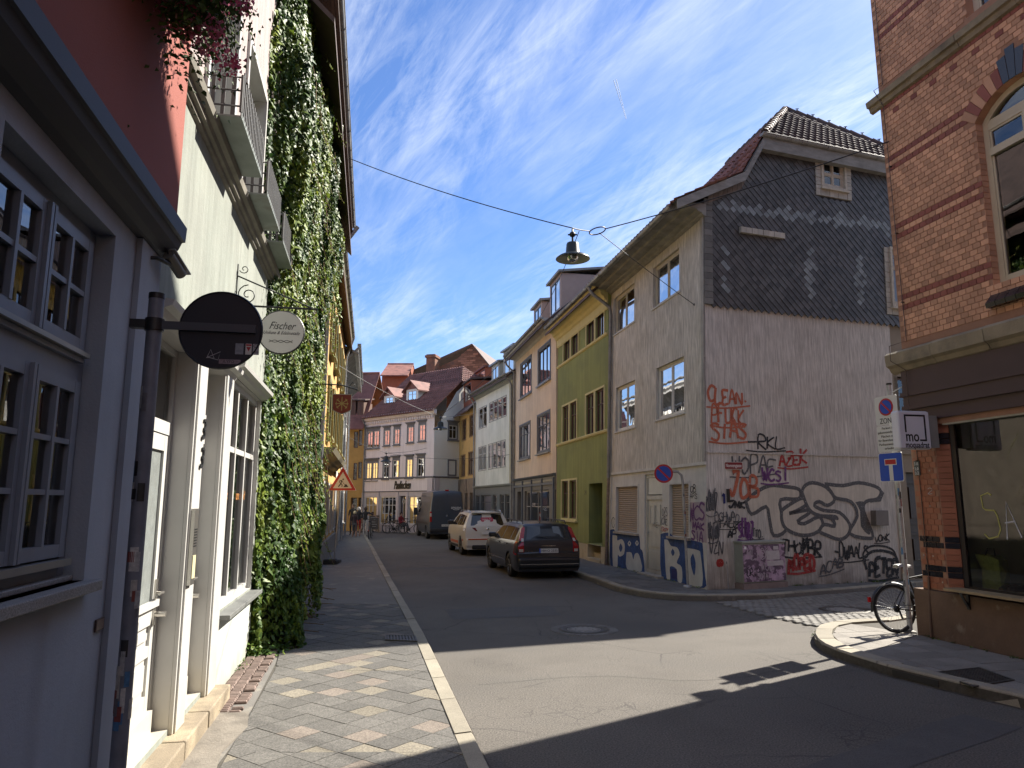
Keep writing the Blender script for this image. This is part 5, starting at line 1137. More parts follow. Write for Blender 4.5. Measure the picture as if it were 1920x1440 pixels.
# ---- houses behind
def Bld(name, label, fr, L, H, dep, wm_, rm_, rise, over=.4, gm=None):
 t = thing(name, label, 'house', (fr.O.x, fr.O.y, 0)); return t
brick_old = mat('old_brick_gable', (.22, .105, .065), .95, var=.2, vs=1.5, c2=(.14, .085, .065), c2s=2, c2r=(.45, .6))
Yb = 66.; A = atY(768, 700, Yb); B = atY(924, 700, Yb - 2);
BG = Fr((A.x, Yb), (B.x - A.x, -2), 1)
bgt = thing('brick_gable_building', 'tall old brick gable with chimney rising behind the lilac café house', 'building', (A.x, Yb, 0))
pk_ = BG.uv(886.5, 646); lft = BG.uv(762, 703); rgt = BG.uv(922, 694)
mb = MB(); mb.npoly([BG.p(lft[0], 0), BG.p(rgt[0] + .5, 0), BG.p(rgt[0] + .5, rgt[1] - .6), BG.p(*pk_), BG.p(lft[0] + 5.0, lft[1] + 1.3), BG.p(lft[0], lft[1] - .6)]); mb.build('gable_wall', brick_old, bgt)
me = box_mesh('brick', .52, .16, .04, mat('old_brick', (.25, .12, .075), .95, rand=.45, var=.1), 0)
poly = [(lft[0] + 2, lft[1] - 1.5), (rgt[0] + .4, lft[1] - 1.5), (rgt[0] + .4, rgt[1] - .7), (pk_[0], pk_[1] - .15), (lft[0] + 5, lft[1] + 1.1)]
Ms = [BG.M(i * .56 + (.28 if j % 2 else 0), j * .2, .0) for j in range(40, 110) for i in range(0, 30) if inside((i * .56 + (.28 if j % 2 else 0), j * .2), poly)]
pieces('brick', bgt, me, Ms, 'brickwork', 200)
mb = MB();
for a, b in (((pk_[0], pk_[1] + .05), (rgt[0] + .9, rgt[1] - .85)), ((pk_[0], pk_[1] + .05), (lft[0] - .3, lft[1] + .0))):
 q = [BG.p(a[0], a[1], .25), BG.p(b[0], b[1], .25), BG.p(b[0], b[1], -8), BG.p(a[0], a[1], -8)]; mb.box8([x - Vector((0, 0, .14)) for x in q] + q)
mb.build('roof', tileD, bgt)
cb = BG.rect((806, 668), (821.5, 703), .6); mb = MB(); mb.fbox(BG, cb[0], cb[1] - 3, .3, cb[2], cb[3], 1.5); mb.fbox(BG, cb[0] - .1, cb[3] - .3, .2, cb[2] + .1, cb[3] - .1, 1.6); mb.build('chimney', brick_old, bgt)
mb = MB(); q = BG.rect((762, 700), (822, 735), 1.2); mb.fbox(BG, q[0] - .5, 0, .4, q[2], q[3] - .2, 1.2); mb.build('brown_annexe', mat('brown_render', (.21, .13, .09), .9, var=.1), bgt)
Yr = 62.; A = atY(716, 710, Yr); B = atY(765, 710, Yr); RD = Fr((A.x, Yr), (1, 0), 1); L = B.x - A.x
rdh = thing('red_attic_house', 'house with rust red attic wall and low tiled roof behind the café roof', 'house', (A.x, Yr, 0))
zt = atY(740, 702, Yr).z; hz = []
wall(RD, 0, 0, L, zt, [], mat('rust_red_boards', (.30, .085, .04), .85, var=.12), rdh, 'attic_wall')
gable_roof(RD, 0, L, zt, 6, 1.4, tileR, rdh, over=.5, gm=redw)
body(RD, 0, L, 0, zt, 6, redw, rdh)
A = atY(684, 760, 56.); B = atY(722, 760, 60.); YD = Fr((A.x, 56.), (B.x - A.x, 4.), 1); L = math.hypot(B.x - A.x, 4)
ydh = thing('yellow_gable_house', 'house with small yellow gable wall and red roof left of the café house', 'house', (A.x, 56, 0))
pkz = atY(704, 742, 58).z; zt = atY(690, 745, 57).z
mb = MB(); mb.npoly([YD.p(0, 0), YD.p(L, 0), YD.p(L, zt), YD.p(L * .55, pkz + .6), YD.p(0, zt - 1)]); mb.build('gable_wall', mat('dull_yellow_render', (.40, .33, .15), .9, var=.1), ydh)
mb = MB()
for a, b in (((L * .55, pkz + .65), (L + .4, zt - .1)), ((L * .55, pkz + .65), (-.4, zt - 1.1))):
 q = [YD.p(a[0], a[1], .3), YD.p(b[0], b[1], .3), YD.p(b[0], b[1], -6), YD.p(a[0], a[1], -6)]; mb.box8(q + [x + Vector((0, 0, .15)) for x in q])
mb.build('roof', zinc_old, ydh)
Yq = 70.; A = atY(655, 742, Yq); B = atY(713, 742, Yq); RR = Fr((A.x - 3, Yq), (1, 0), 1); L = B.x - A.x + 3
rrh = thing('red_roof_house', 'distant house whose steep red tiled roof has one skylight', 'house', (A.x, Yq, 0))
ez = atY(690, 745, Yq).z; rz_ = atY(676, 683, Yq + 3).z
mb = MB(); a0, a1, r0_, r1_ = RR.p(0, ez, .4), RR.p(L, ez, .4), RR.p(0, rz_ + .4, -3), RR.p(L - 3.4, rz_ + .4, -3)
mb.poly([a0, a1, r1_, r0_]); mb.poly([a1, RR.p(L, ez, -6), r1_]); mb.build('roof', tileR, rrh); tile_rows('roof_tiles', a0, a1, r1_, r0_, tileR, rrh)
wall(RR, 0, 0, L, ez, [], ochre, rrh, 'wall')
sk = RR.rect((684, 700), (697, 710), -1.3); mb = MB(); mb.box8([RR.p(sk[0], sk[1], -.9), RR.p(sk[2], sk[1], -.9), RR.p(sk[2], sk[1], -1.1), RR.p(sk[0], sk[1], -1.1), RR.p(sk[0], sk[3], -1.3), RR.p(sk[2], sk[3], -1.3), RR.p(sk[2], sk[3], -1.6), RR.p(sk[0], sk[3], -1.6)]); mb.build('skylight', pl('skylight_glass', (.03, .035, .045), .08), rrh)
YE = Fr((PF.p(PL + .05, 0)[0], PF.p(PL + .05, 0)[1]), (-1, .12), -1)
yeh = thing('amber_house', 'amber house with dark paired windows at the far end of the left pavement', 'house', (YE.O.x, YE.O.y, 0))
Lq = 6; h = []
for a, b in (((664, 809), (671, 840)), ((673, 806), (679, 836)), ((663, 868), (669, 900)), ((672, 866), (678, 897))):
 window(YE, yeh, YE.rect(a, b), h, brownw, depth=.08, fw=.05, cols=(), rows=(.7,), g=glass_far)
yt = YE.uv(678, 792)[1]; window(YE, yeh, YE.rect((672, 933), (679, 985)), h, brownw, depth=.3, fw=.06, g=glass_far, cols=()); window(YE, yeh, YE.rect((658, 933), (668, 985)), h, brownw, depth=.3, fw=.06, g=glass_far, cols=())
wall(YE, 0, -.1, Lq, yt, h, mat('amber_render', (.46, .28, .085), .9, var=.1), yeh, 'facade')
gable_roof(YE, 0, Lq, yt + .1, 6, 4, tileR, yeh, over=.5);
for x0_, x1_ in ((659, 664), (673, 679)):
 q = YE.rect((x0_, 754), (x1_, 778), -.3); dormer(YE, yeh, q[0] - .1, q[2] + .1, q[1] - .2, q[3] + .1, -.3, 2, mat('brown_boards', (.12, .07, .05), .85), brownw, tileD, cols=())
body(YE, 0, Lq, -.1, yt, 6, ochre, yeh)
# LANE HOUSE (end of the side wall)
LH = Fr((C0 + SD * Wl)[:], SD, 1); lht = thing('lane_house', 'brownish stone house with dark carved door in the side lane behind the brick corner', 'house', (LH.O.x, LH.O.y, 0))
h = []; brst = mat('brown_stone_wall', (.24, .20, .15), .9, var=.15, vs=1.5)
dcar = mat('dark_carved_door', (.045, .028, .02), .5, var=.2, vs=12)
h.append((.35, .15, 1.75, 2.75, .2, 0)); window(LH, lht, (.35, 3.6, 1.3, 5.2), h, brownw, depth=.12, fw=.06, g=glass_far, rows=(.7,), surround=(.12, mat('buff_stone', (.42, .36, .26), .85), .05))
for a in (3.2, 5.6):
 for v in (1.0, 3.6, 6.8): window(LH, lht, (a, v, a + 1.0, v + 1.6), h, brownw, depth=.12, fw=.06, g=glass_far, rows=(.7,))
wall(LH, 0, -.1, 9, 6.56, h, brst, lht, 'facade', d=.05); wall(LH, 1.4, 6.56, 9, 9.0, h, brst, lht, 'facade', d=.05); body(LH, 1.4, 9, -.1, 9, 8, brst, lht)
mb = MB(); mb.fbox(LH, .36, .16, -.16, 1.74, 2.74, -.12); dd1 = mb.build('door', dcar, lht)
for i in range(2):
 for (a, b) in ((.1, .42), (.5, .92)):
  r = (.42 + i * .66, .16 + 2.58 * a, .42 + i * .66 + .58, .16 + 2.58 * b); mb = MB(); frame_bars(mb, LH, r, -.07, .06, (), ()); mb.fbox(LH, r[0] + .15, r[1] + .15, -.12, r[2] - .15, r[3] - .15, -.09); mb.build('carved_panel', dcar, dd1)
gable_roof(LH, 1.5, 9, 9.0, 8, 3.5, tileD, lht, over=.4, gm=brst)
mb = MB(); mb.fbox(LH, 1.4, 8.2, .05, 9, 8.35, .12); mb.fbox(LH, 0, 3.2, .05, 9, 3.3, .1); mb.build('string_course', brst, lht)
# LEFT SIDE OF THE STREET
L = Fr((-1.475, 0), (-.196, 1), 1)
greyw = mat('blue_grey_smooth_render', (.33, .365, .42), .85, var=.09, vs=1.3, bump=.16, bs=60, streak=.05, ss=(4, 4, .5), dirt=(.17, .165, .15), dirt_h=.6, c2=(.30, .33, .38), c2s=.6)
greyp = mat('slate_blue_window_paint', (.19, .215, .26), .42, var=.06, vs=6)
redr = mat('brick_red_render', (.27, .08, .058), .9, var=.06, vs=.9, bump=.25, bs=90)
darkm = mat('dark_anthracite_moulding', (.032, .034, .045), .6, var=.08)
gran_s = mat('speckled_grey_granite', (.23, .225, .22), .6, var=.08, vs=8, speck=.45, speck_s=150)
nh = thing('near_house', 'nearest house with blue grey ground floor window, dark moulding and red upper wall', 'house', L.p(2, 0)[:])
h = []
wr = (2.66, 1.60, 3.93, 3.48)
h.append((*wr, .17, 1.3))
wall(L, -9, -.1, 4.68, 3.62, h + [(.3, 1.6, 1.5, 3.48, .17, .8), (-3, 1.6, -1.8, 3.48, .17, .8)], greyw, nh, 'ground_floor_wall')
mb = MB(); mb.fbox(L, 4.28, .35, .002, 4.68, 3.60, .035); mb.build('pilaster_strip', greyw, nh)
mb = MB(); mb.fbox(L, 4.20, -.05, .0, 4.70, .34, .055); mb.build('plinth', mat('dark_grey_plinth', (.13, .135, .16), .8), nh)
u0, v0, u1, v1 = wr; um = (u0 + u1) / 2; vt0 = 2.68
mb = MB(); frame_bars(mb, L, (u0 + .003, v0 + .003, u1 - .003, v1 - .003), -.10, .075, (), ())
mb.fbox(L, u0 + .08, vt0 - .05, -.155, u1 - .08, vt0 + .05, -.095); mb.fbox(L, u0 + .08, vt0 + .05, -.155, u1 - .08, vt0 + .075, -.07)
fw_ = mb.build('window', greyp, nh, 'large slate blue window with glazing bars')
mb = MB(); mb.fbox(L, u0 + .07, vt0 - .012 + .09, -.12, u1 - .07, vt0 + .012 + .09, -.045); mb.build('weather_bar', mat('aluminium_rail', (.36, .36, .35), .35, metal=.7, var=.05), fw_)
mb = MB(); mb.fbox(L, u0 + .07, v0 + .085, -.12, u1 - .07, v0 + .12, -.04); mb.build('weather_bar', MATS['aluminium_rail'], fw_)
for (a, c) in ((u0 + .085, um - .012), (um + .012, u1 - .085)):
 for (b, e, nr) in ((v0 + .13, vt0 - .055, (.333, .667)), (vt0 + .11, v1 - .085, (.5,))):
  mb = MB(); cells = frame_bars(mb, L, (a, b, c, e), -.075, .062, (.5,), nr, mw=.026, t=.06); mb.fbox(L, c - .02 if a < um - .1 else a - .006, b, -.075, c + .006 if a < um - .1 else a + .02, e, -.055)
  mb.build('casement', greyp, fw_)
  for q in cells:
   mb = MB(); mb.fquad(L, *q, -.10); mb.build('pane', glass, fw_)
curtain(L, u0 + .1, v0 + .1, u0 + .45, v1 - .1, -.34, mat('olive_curtain', (.14, .135, .05), .95, var=.2, streak=.3, ss=(12, 12, .5)), fw_, amp=.03)
curtain(L, um + .12, v0 + .3, u1 - .25, v1 - .1, -.36, mat('olive_curtain', (.14, .135, .05), .95), fw_, amp=.03)
curtain(L, u1 - .28, v0 + .1, u1 - .06, v1 - .1, -.27, mat('dark_brown_curtain', (.06, .045, .035), .95, var=.3, streak=.3, ss=(20, 20, .4)), fw_, amp=.02, wl=.07)
mb = MB(); mb.fbox(L, u0 - .02, v0 + .002, -.16, u1 + .0, v0 + .03, -.05); mb.fbox(L, u0 - .06, v0 - .055, -.15, u1 + .06, v0 - .0, .075); mb.build('granite_sill', gran_s, nh, bevel=.006)
for k in (.3, -3): window(L, nh, (k, 1.6, k + 1.2, 3.48), None, greyp, depth=.17, fw=.07, cols=(.5,), rows=(.33, .66))
cornice(L, -9, 4.70, 3.60, [(0, .0), (.012, .05), (.035, .09), (.08, .13), (.13, .15), (.135, .17), (.235, .175), (.24, .12)], darkm, nh, 'moulding', label='dark rounded moulding between the grey and red walls')
wall(L, -9, 3.83, 4.66, 8.6, [(2.2, 5.25, 3.3, 7.0, .14, .6), (-.2, 5.25, .9, 7.0, .14, .6)], redr, nh, 'upper_wall', d=.115, label='red rendered upper wall')
mb = MB(); mb.poly([L.p(4.66, 3.8, .115), L.p(4.66, 3.8, -.3), L.p(4.66, 8.6, -.3), L.p(4.66, 8.6, .115)]); mb.build('upper_wall_return', redr, nh)
for k in (2.2, -.2): window(L, nh, (k, 5.25, k + 1.1, 7.0), None, white_paint, depth=.14, d0=.115, fw=.06, cols=(.5,), rows=(.7,), niche=0)
body(L, -9, 4.68, -.1, 8.6, 8, redr, nh); gable_roof(L, -9, 4.68, 8.65, 8, 4, tileD, nh, over=.4)
# ---- white house with shop and doors
sage = mat('stained_sage_render', (.25, .265, .23), .92, var=.09, vs=1.6, streak=.16, ss=(9, 9, .9), bump=.35, bs=35, bstretch=(1, 1, .5), c2=(.24, .26, .225), c2s=1.3)
pinkr = mat('worn_pinkish_render', (.36, .30, .285), .92, var=.10, vs=2, streak=.16, ss=(10, 10, .8), bump=.4, bs=35)
whitep = mat('white_timber_paint', (.47, .465, .44), .42, var=.04, vs=4, dirt=(.45, .40, .30), dirt_h=.75)
stonec = mat('buff_granite_step', (.22, .18, .125), .85, var=.12, vs=3, speck=.28, speck_s=110, bump=.25, bs=70, c2=(.34, .28, .19), c2s=2)
sh = thing('shop_house', 'white fronted house with two white doors and a tall green tinted shop window', 'house', L.p(7, 0)[:])
U2, U3 = 4.68, 9.72
d1 = (4.80, .30, 5.92, 3.22); d2 = (6.27, .30, 7.02, 3.22); w1 = (7.48, .93, 9.60, 3.32)
hs_ = [(*d1, .20, 0), (*d2, .20, 0), (*w1, .10, 1.4)]
wall(L, U2 + .002, -.1, U3, 5.0, hs_, sage, sh, 'ground_floor_wall', rm=whitep)
def architrave(a, b, c, e, w_=.10, d=.03, left=True):
 mb = MB()
 if left: mb.fbox(L, a - w_, b, .001, a - .002, e + .06, d)
 mb.fbox(L, c + .002, b, .001, c + w_, e + .06, d); return mb
mb = MB(); mb.fbox(L, 5.922, .26, .001, 6.268, 3.32, .03); mb.fbox(L, 5.96, .26, .031, 6.23, 3.3, .045); mb.build('door_pilaster', whitep, sh)
mb = MB(); mb.fbox(L, 7.022, .26, .001, 7.44, 3.34, .035); mb.fbox(L, 7.06, .26, .036, 7.40, 3.32, .05); mb.build('door_pilaster', whitep, sh)
cornice(L, 4.70, 7.45, 3.22, [(0, .0), (.02, .05), (.06, .07), (.08, .12), (.12, .13), (.13, 0)], whitep, sh, 'door_cornice', label='white moulding above the doors')
cornice(L, 7.46, U3, 3.33, [(0, .0), (.02, .06), (.05, .08), (.07, .13), (.11, .14), (.12, 0)], whitep, sh, 'window_cornice')
ribglass = mat('ribbed_door_glass', (.24, .26, .25), .22, var=.15, vs=9, bump=.5, bs=90, bstretch=(1, 1, .1))
bronze = mat('nickel', (.50, .48, .44), .3, metal=.9, var=.05)
def pdoor(r, name, lb, flip, hinge_u):
 a, b, c, e = r; o = None
 mb = MB(); frame_bars(mb, L, (a + .003, b + .003, c - .003, e - .003), -.13, .05, (), (.79,), mw=.10); fr_ = mb.build('door_frame', whitep, sh)
 vt_ = b + .05 + (e - b - .1) * .79 - .05
 mb = MB(); mb.fquad(L, a + .05, vt_ + .10, c - .05, e - .05, -.16); mb.build('transom_pane', glass, fr_)
 x0, x1 = a + .055, c - .055; D = -.14
 gv0 = b + .95
 mb = MB()
 mb.fbox(L, x0, b + .01, D - .04, x0 + .10, vt_ - .01, D); mb.fbox(L, x1 - .10, b + .01, D - .04, x1, vt_ - .01, D)
 for p, q in ((b + .01, b + .28), (gv0 - .16, gv0), (vt_ - .13, vt_ - .01), (b + .56, b + .64)): mb.fbox(L, x0 + .10, p, D - .04, x1 - .10, q, D - .001)
 mb.fbox(L, x0 + .0, b + .0, D, x1, b + .16, D + .035)
 mb.fbox(L, x0 + .02, gv0 - .03, D, x1 - .02, gv0 + .02, D + .03)
 do_ = mb.build('door', whitep, sh, lb)
 for p, q in ((b + .28, b + .56), (b + .64, gv0 - .16)):
  mb = MB(); mb.fbox(L, x0 + .10, p, D - .035, x1 - .10, q, D - .022); mb.fbox(L, x0 + .15, p + .05, D - .022, x1 - .15, q - .05, D - .005); mb.build('door_panel', whitep, do_)
 mb = MB(); mb.fquad(L, x0 + .10, gv0, x1 - .10, vt_ - .13, D - .02); mb.build('door_pane', ribglass, do_)
 mb = MB(); mb.mat(bronze); hu = x1 - .05
 mb.fbox(L, hu - .025, b + .78, D, hu + .025, b + 1.12, D + .012)
 mb.tube([L.p(hu, b + 1.02, D), L.p(hu, b + 1.02, D + .06), L.p(hu - .11, b + 1.02, D + .06)], .011, 8); mb.tube([L.p(hu, b + .86, D), L.p(hu, b + .86, D + .09)], .022, 10); mb.build('handle', None, do_)
 return do_
da = pdoor(d1, 'd', 'white panelled door nearest the round sign with tall ribbed glass', False, 0); db = pdoor(d2, 'd', 'narrower white door left of the shop window', False, 0)
mb = MB(); mb.fbox(L, 5.1, .98, -.139, 5.42, 1.16, -.128); mb.mat(bronze); mb.fbox(L, 5.14, 1.02, -.127, 5.38, 1.08, -.115); mb.build('letter_flap', bronze, da)
mb = MB(); mb.fbox(L, 6.33, 2.52, -.13, 6.62, 2.78, -.03); mb.build('letter_box', whitep, db)
mb = MB(); mb.fbox(L, 5.97, 1.35, .046, 6.10, 1.95, .075); ic = mb.build('intercom', bronze, sh)
for k in range(7):
 mb = MB(); mb.fbox(L, 5.99, 1.78 - k * .022, .0755, 6.08, 1.79 - k * .022, .078); mb.build('speaker_slot', black_metal, ic)
mb = MB(); mb.fbox(L, 5.985, 1.40, .0755, 6.085, 1.58, .079); mb.build('bell_button', mat('yellowed_bell_label', (.55, .50, .30), .5), ic)
for i, (s_, y_) in enumerate((('3', 2.60), ('3', 2.36))): text(s_, .26, L.M(6.16, y_, .056), black_metal, sh, 'house_number', shear=.25, ext=.006)
mb = MB(); cells = frame_bars(mb, L, (w1[0] + .002, w1[1] + .002, w1[2] - .002, w1[3] - .002), -.05, .07, (.36, .68), (.70,), mw=.06, t=.07)
sw_ = mb.build('shop_window', whitep, sh, 'tall white shop window with three upper lights')
for q in cells:
 mb = MB(); mb.fquad(L, *q, -.085); mb.build('pane', glass, sw_)
mb = MB(); mb.mat(mat('frosted_green_film', (.13, .21, .14), .6, var=.35, vs=2.5)); mb.fquad(L, w1[0] + .05, w1[1] + .05, w1[0] + .80, w1[1] + 1.62, -.098); mb.build('blind', None, sw_)
mb = MB(); mb.mat(mat('pale_roller_blind', (.22, .27, .235), .8, var=.10)); mb.fquad(L, w1[0] + .82, w1[1] + .05, w1[2] - .05, w1[1] + 1.62, -.105); mb.build('blind', None, sw_)
text('Schmuck', .16, L.M(7.85, 2.08, -.08), mat('orange_foil', (.5, .22, .06), .5), sw_, 'gilt_lettering', shear=.2); text('und Gold', .16, L.M(8.95, 2.08, -.08), mat('orange_foil', (.5, .22, .06), .5), sw_, 'gilt_lettering', shear=.2)
slatesill = mat('grey_slate_sill', (.17, .175, .165), .5, var=.15, vs=5)
mb = MB(); mb.fbox(L, 7.45, .86, .001, U3 - .06, .905, .14); mb.build('slate_sill', slatesill, sh, bevel=.004)
mb = MB(); mb.fbox(L, 7.45, -.05, .001, U3, .85, .012); mb.build('apron_panel', mat('pale_grey_green_panel', (.46, .49, .45), .8, var=.07, vs=2, streak=.08, dirt=(.30, .29, .22), dirt_h=.45), sh)
for a, b in ((4.60, 5.75), (5.76, 6.55), (6.56, 7.50)):
 mb = MB(); mb.fbox(L, a, -.05, -.2, b - .006, .255, .17 + (.006 if a > 6 else 0)); mb.build('door_step', stonec, sh, bevel=.012)
cornice(L, U2 + .002, U3 + .1, 4.97, [(0, .0), (.015, .03), (.05, .035), (.055, .065), (.10, .075), (.11, .115), (.165, .13), (.175, .0)], mat('weathered_stone_moulding', (.21, .195, .16), .9, var=.2, vs=4, streak=.1), sh, 'cornice', label='weathered brown cornice under the planters')
wa = (5.62, 5.35, 6.66, 6.97); wb = (7.28, 5.35, 8.50, 6.97)
wall(L, U2 + .002, 5.14, U3, 10.4, [(*wa, .22, .5), (*wb, .22, .5)], pinkr, sh, 'upper_wall', rm=mat('pale_reveal', (.52, .52, .48), .9))
for r in (wa, wb): window(L, sh, r, None, whitep, depth=.22, fw=.07, cols=(.5,), rows=(.72,), surround=(.07, whitep, .03), curt=[(.05, .02, .95, .95)], niche=0, sash=.03)
body(L, U2 + .01, U3, -.1, 10.4, 8, pinkr, sh); gable_roof(L, U2 + .05, U3, 10.4, 8, 4, tileD, sh, over=.15)
tr_m = mat('oxidised_green_grey_metal', (.20, .225, .205), .6, var=.2, vs=3, metal=.2, c2=(.13, .125, .11), c2s=3, c2r=(.56, .7))
rail_m = mat('dark_weathered_railing', (.085, .085, .08), .7, var=.15)
def trough(ua, ub, lb):
 t = thing('window_box', lb, 'window box', L.p((ua + ub) / 2, 5.16, .15)[:], 'metal window boxes on the cornice')
 mb = MB(); mb.fbox(L, ua, 5.145, .01, ub, 5.16, .31); mb.fbox(L, ua, 5.16, .30, ub, 5.19, .31); mb.build('tray', tr_m, t)
 mb = MB(); mb.tube([L.p(ua, 5.19, .30), L.p(ua, 5.52, .30)], .012, 6)
 for z_ in (5.24, 5.38, 5.50):
  mb.tube([L.p(ua, z_, .02), L.p(ua, z_, .30), L.p(ub, z_, .30), L.p(ub, z_, .02)], .009, 5)
 mb.build('rail', rail_m, t)
 for k in range(3):
  mb = MB(); mb.fbox(L, ua, 5.16, .06 + k * .08, ua + .012, 5.52, .09 + k * .08); mb.build('picket', rail_m, t)
 n = int((ub - ua) / .075)
 for k in range(n):
  mb = MB(); x = ua + (ub - ua) * (k + .5) / n; mb.fbox(L, x - .014, 5.16, .303, x + .014, 5.56, .312); mb.build('picket', rail_m, t)
trough(5.55, 6.70, 'grey metal window box under the nearer upper window'); trough(7.10, 8.15, 'grey metal window box in the middle of the weathered cornice'); trough(8.50, 9.55, 'grey metal window box half hidden by ivy')
# ---- ivy clad house
brt = mat('dark_brown_timber', (.075, .048, .038), .8, var=.2, vs=3, streak=.3, ss=(14, 14, .8))
olive = mat('ochre_yellow_render', (.50, .30, .10), .9, var=.08, vs=1.2)
ih = thing('ivy_house', 'tall house hidden under ivy with dark timber eaves and long grey gutter', 'house', L.p(14, 0)[:])
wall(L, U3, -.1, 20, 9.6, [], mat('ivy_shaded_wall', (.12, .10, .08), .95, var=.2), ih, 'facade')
mb = MB()
for k in range(12):
 a = .02 + k * .060; mb.box8([L.p(U3, 9.62 + .012 * (k % 2), a), L.p(20, 9.62 + .012 * (k % 2), a), L.p(20, 9.62 + .012 * (k % 2), a + .055), L.p(U3, 9.62 + .012 * (k % 2), a + .055), L.p(U3, 9.69, a), L.p(20, 9.69, a), L.p(20, 9.69, a + .055), L.p(U3, 9.69, a + .055)])
mb.build('soffit_boards', brt, ih, kind='stuff')
mb = MB(); mb.fbox(L, U3, 9.25, .01, 20, 9.61, .25); mb.build('eaves_beam', brt, ih)
gutter(L, U3, 20.0, 9.90, .72, ih, .085, zinc_old)
gable_roof(L, U3, 20, 9.72, 9, 4.5, tileD, ih, over=.72); body(L, U3, 20, -.1, 9.6, 9, brt, ih)
downpipe([L.p(19.8, 9.8, .88), L.p(19.85, 9.4, .6), L.p(19.9, 9.0, .15), L.p(19.9, .2, .10)], ih, .06, galv)
# ---- yellow house
yh = thing('yellow_house', 'yellow ochre house beyond the ivy with olive window frames and a jettied ledge', 'house', L.p(24, 0)[:])
h = []; olw = mat('olive_window_trim', (.17, .16, .06), .7, var=.1)
for u in (20.8, 23.2, 25.6, 28, 30.2):
 window(L, yh, (u, .95, u + 1.0, 2.6), h, brownw, depth=.1, fw=.07, g=glass_far, surround=(.08, whitep, .04))
wall(L, 20, -.1, 32, 3.2, h, olive, yh, 'ground_floor_wall'); h = []
for u in (20.7, 23.2, 25.7, 28.2, 30.4):
 for v in (4.0, 6.4): window(L, yh, (u, v, u + .9, v + 1.45), h, brownw, depth=.08, fw=.07, g=glass_far, surround=(.14, olw, .07), sill=(.07, .18, olw), d0=.18)
h = [(a, b, c, e, .08, .6) for a, b, c, e, *_ in h]
wall(L, 20, 3.2, 32, 9.0, h, olive, yh, 'upper_wall', d=.18);
cornice(L, 20, 28.5, 3.15, [(0, .02), (.05, .2), (.12, .24), (.22, .42), (.34, .5), (.36, .0)], mat('olive_brown_ledge', (.24, .21, .13), .8, var=.15), yh, 'jetty_ledge')
mb = MB(); mb.fbox(L, 20, -.05, .005, 32, .75, .10); mb.build('plinth', mat('grey_stone_plinth', (.20, .19, .17), .9, var=.2, vs=2), yh)
mb = MB(); mb.fbox(L, 20, 9.0, .0, 32, 9.12, .48); mb.build('soffit', mat('olive_soffit', (.16, .14, .08), .8), yh)
gutter(L, 20.05, 32, 9.30, .50, yh, .08, zinc_old); gable_roof(L, 20, 32, 9.12, 9, 4, tileD, yh, over=.5); body(L, 20, 32, -.1, 9.0, 9, olive, yh)
downpipe([L.p(31.6, 9.2, .55), L.p(31.7, 8.3, .25), L.p(31.7, .2, .12)], yh, .055, galv)
# ---- flaking white house
wh = thing('white_house', 'flaking white house with weathered grey eaves at the far end of the left row', 'house', L.p(36, 0)[:])
flake = mat('flaking_white_render', (.56, .56, .53), .9, var=.2, vs=3, streak=.3, ss=(7, 7, .6), c2=(.30, .29, .27), c2s=1.8, c2r=(.52, .6), bump=.3)
h = []
for u in (32.8, 34.4, 36, 38.5, 41):
 for v in (1.0, 3.9, 6.4): window(L, wh, (u, v, u + .9, v + 1.5), h, whitep, depth=.1, fw=.07, g=glass_far, sill=(.06, .14, zinc_old), surround=(.1, flake, .05))
wall(L, 32, -.1, 43.5, 8.7, h, flake, wh, 'facade')
mb = MB(); mb.box8([L.p(32, 8.0, .0), L.p(43.5, 8.0, .0), L.p(43.5, 8.8, .75), L.p(32, 8.8, .75), L.p(32, 8.1, .0), L.p(43.5, 8.1, .0), L.p(43.5, 8.9, .75), L.p(32, 8.9, .75)]); mb.build('soffit', mat('weathered_grey_boards', (.30, .30, .29), .9, var=.2, streak=.3, ss=(5, 5, .4)), wh)
gutter(L, 32.05, 43.5, 9.05, .78, wh, .08, zinc_old); gable_roof(L, 32, 43.5, 8.9, 9, 2.2, zinc_old, wh, over=.78); body(L, 32, 43.5, -.1, 8.7, 9, flake, wh)
for u in (32.1, 37, 43.2): downpipe([L.p(u, 8.9, .8), L.p(u, 8.2, .12), L.p(u, .15, .12)], wh, .06, galv)
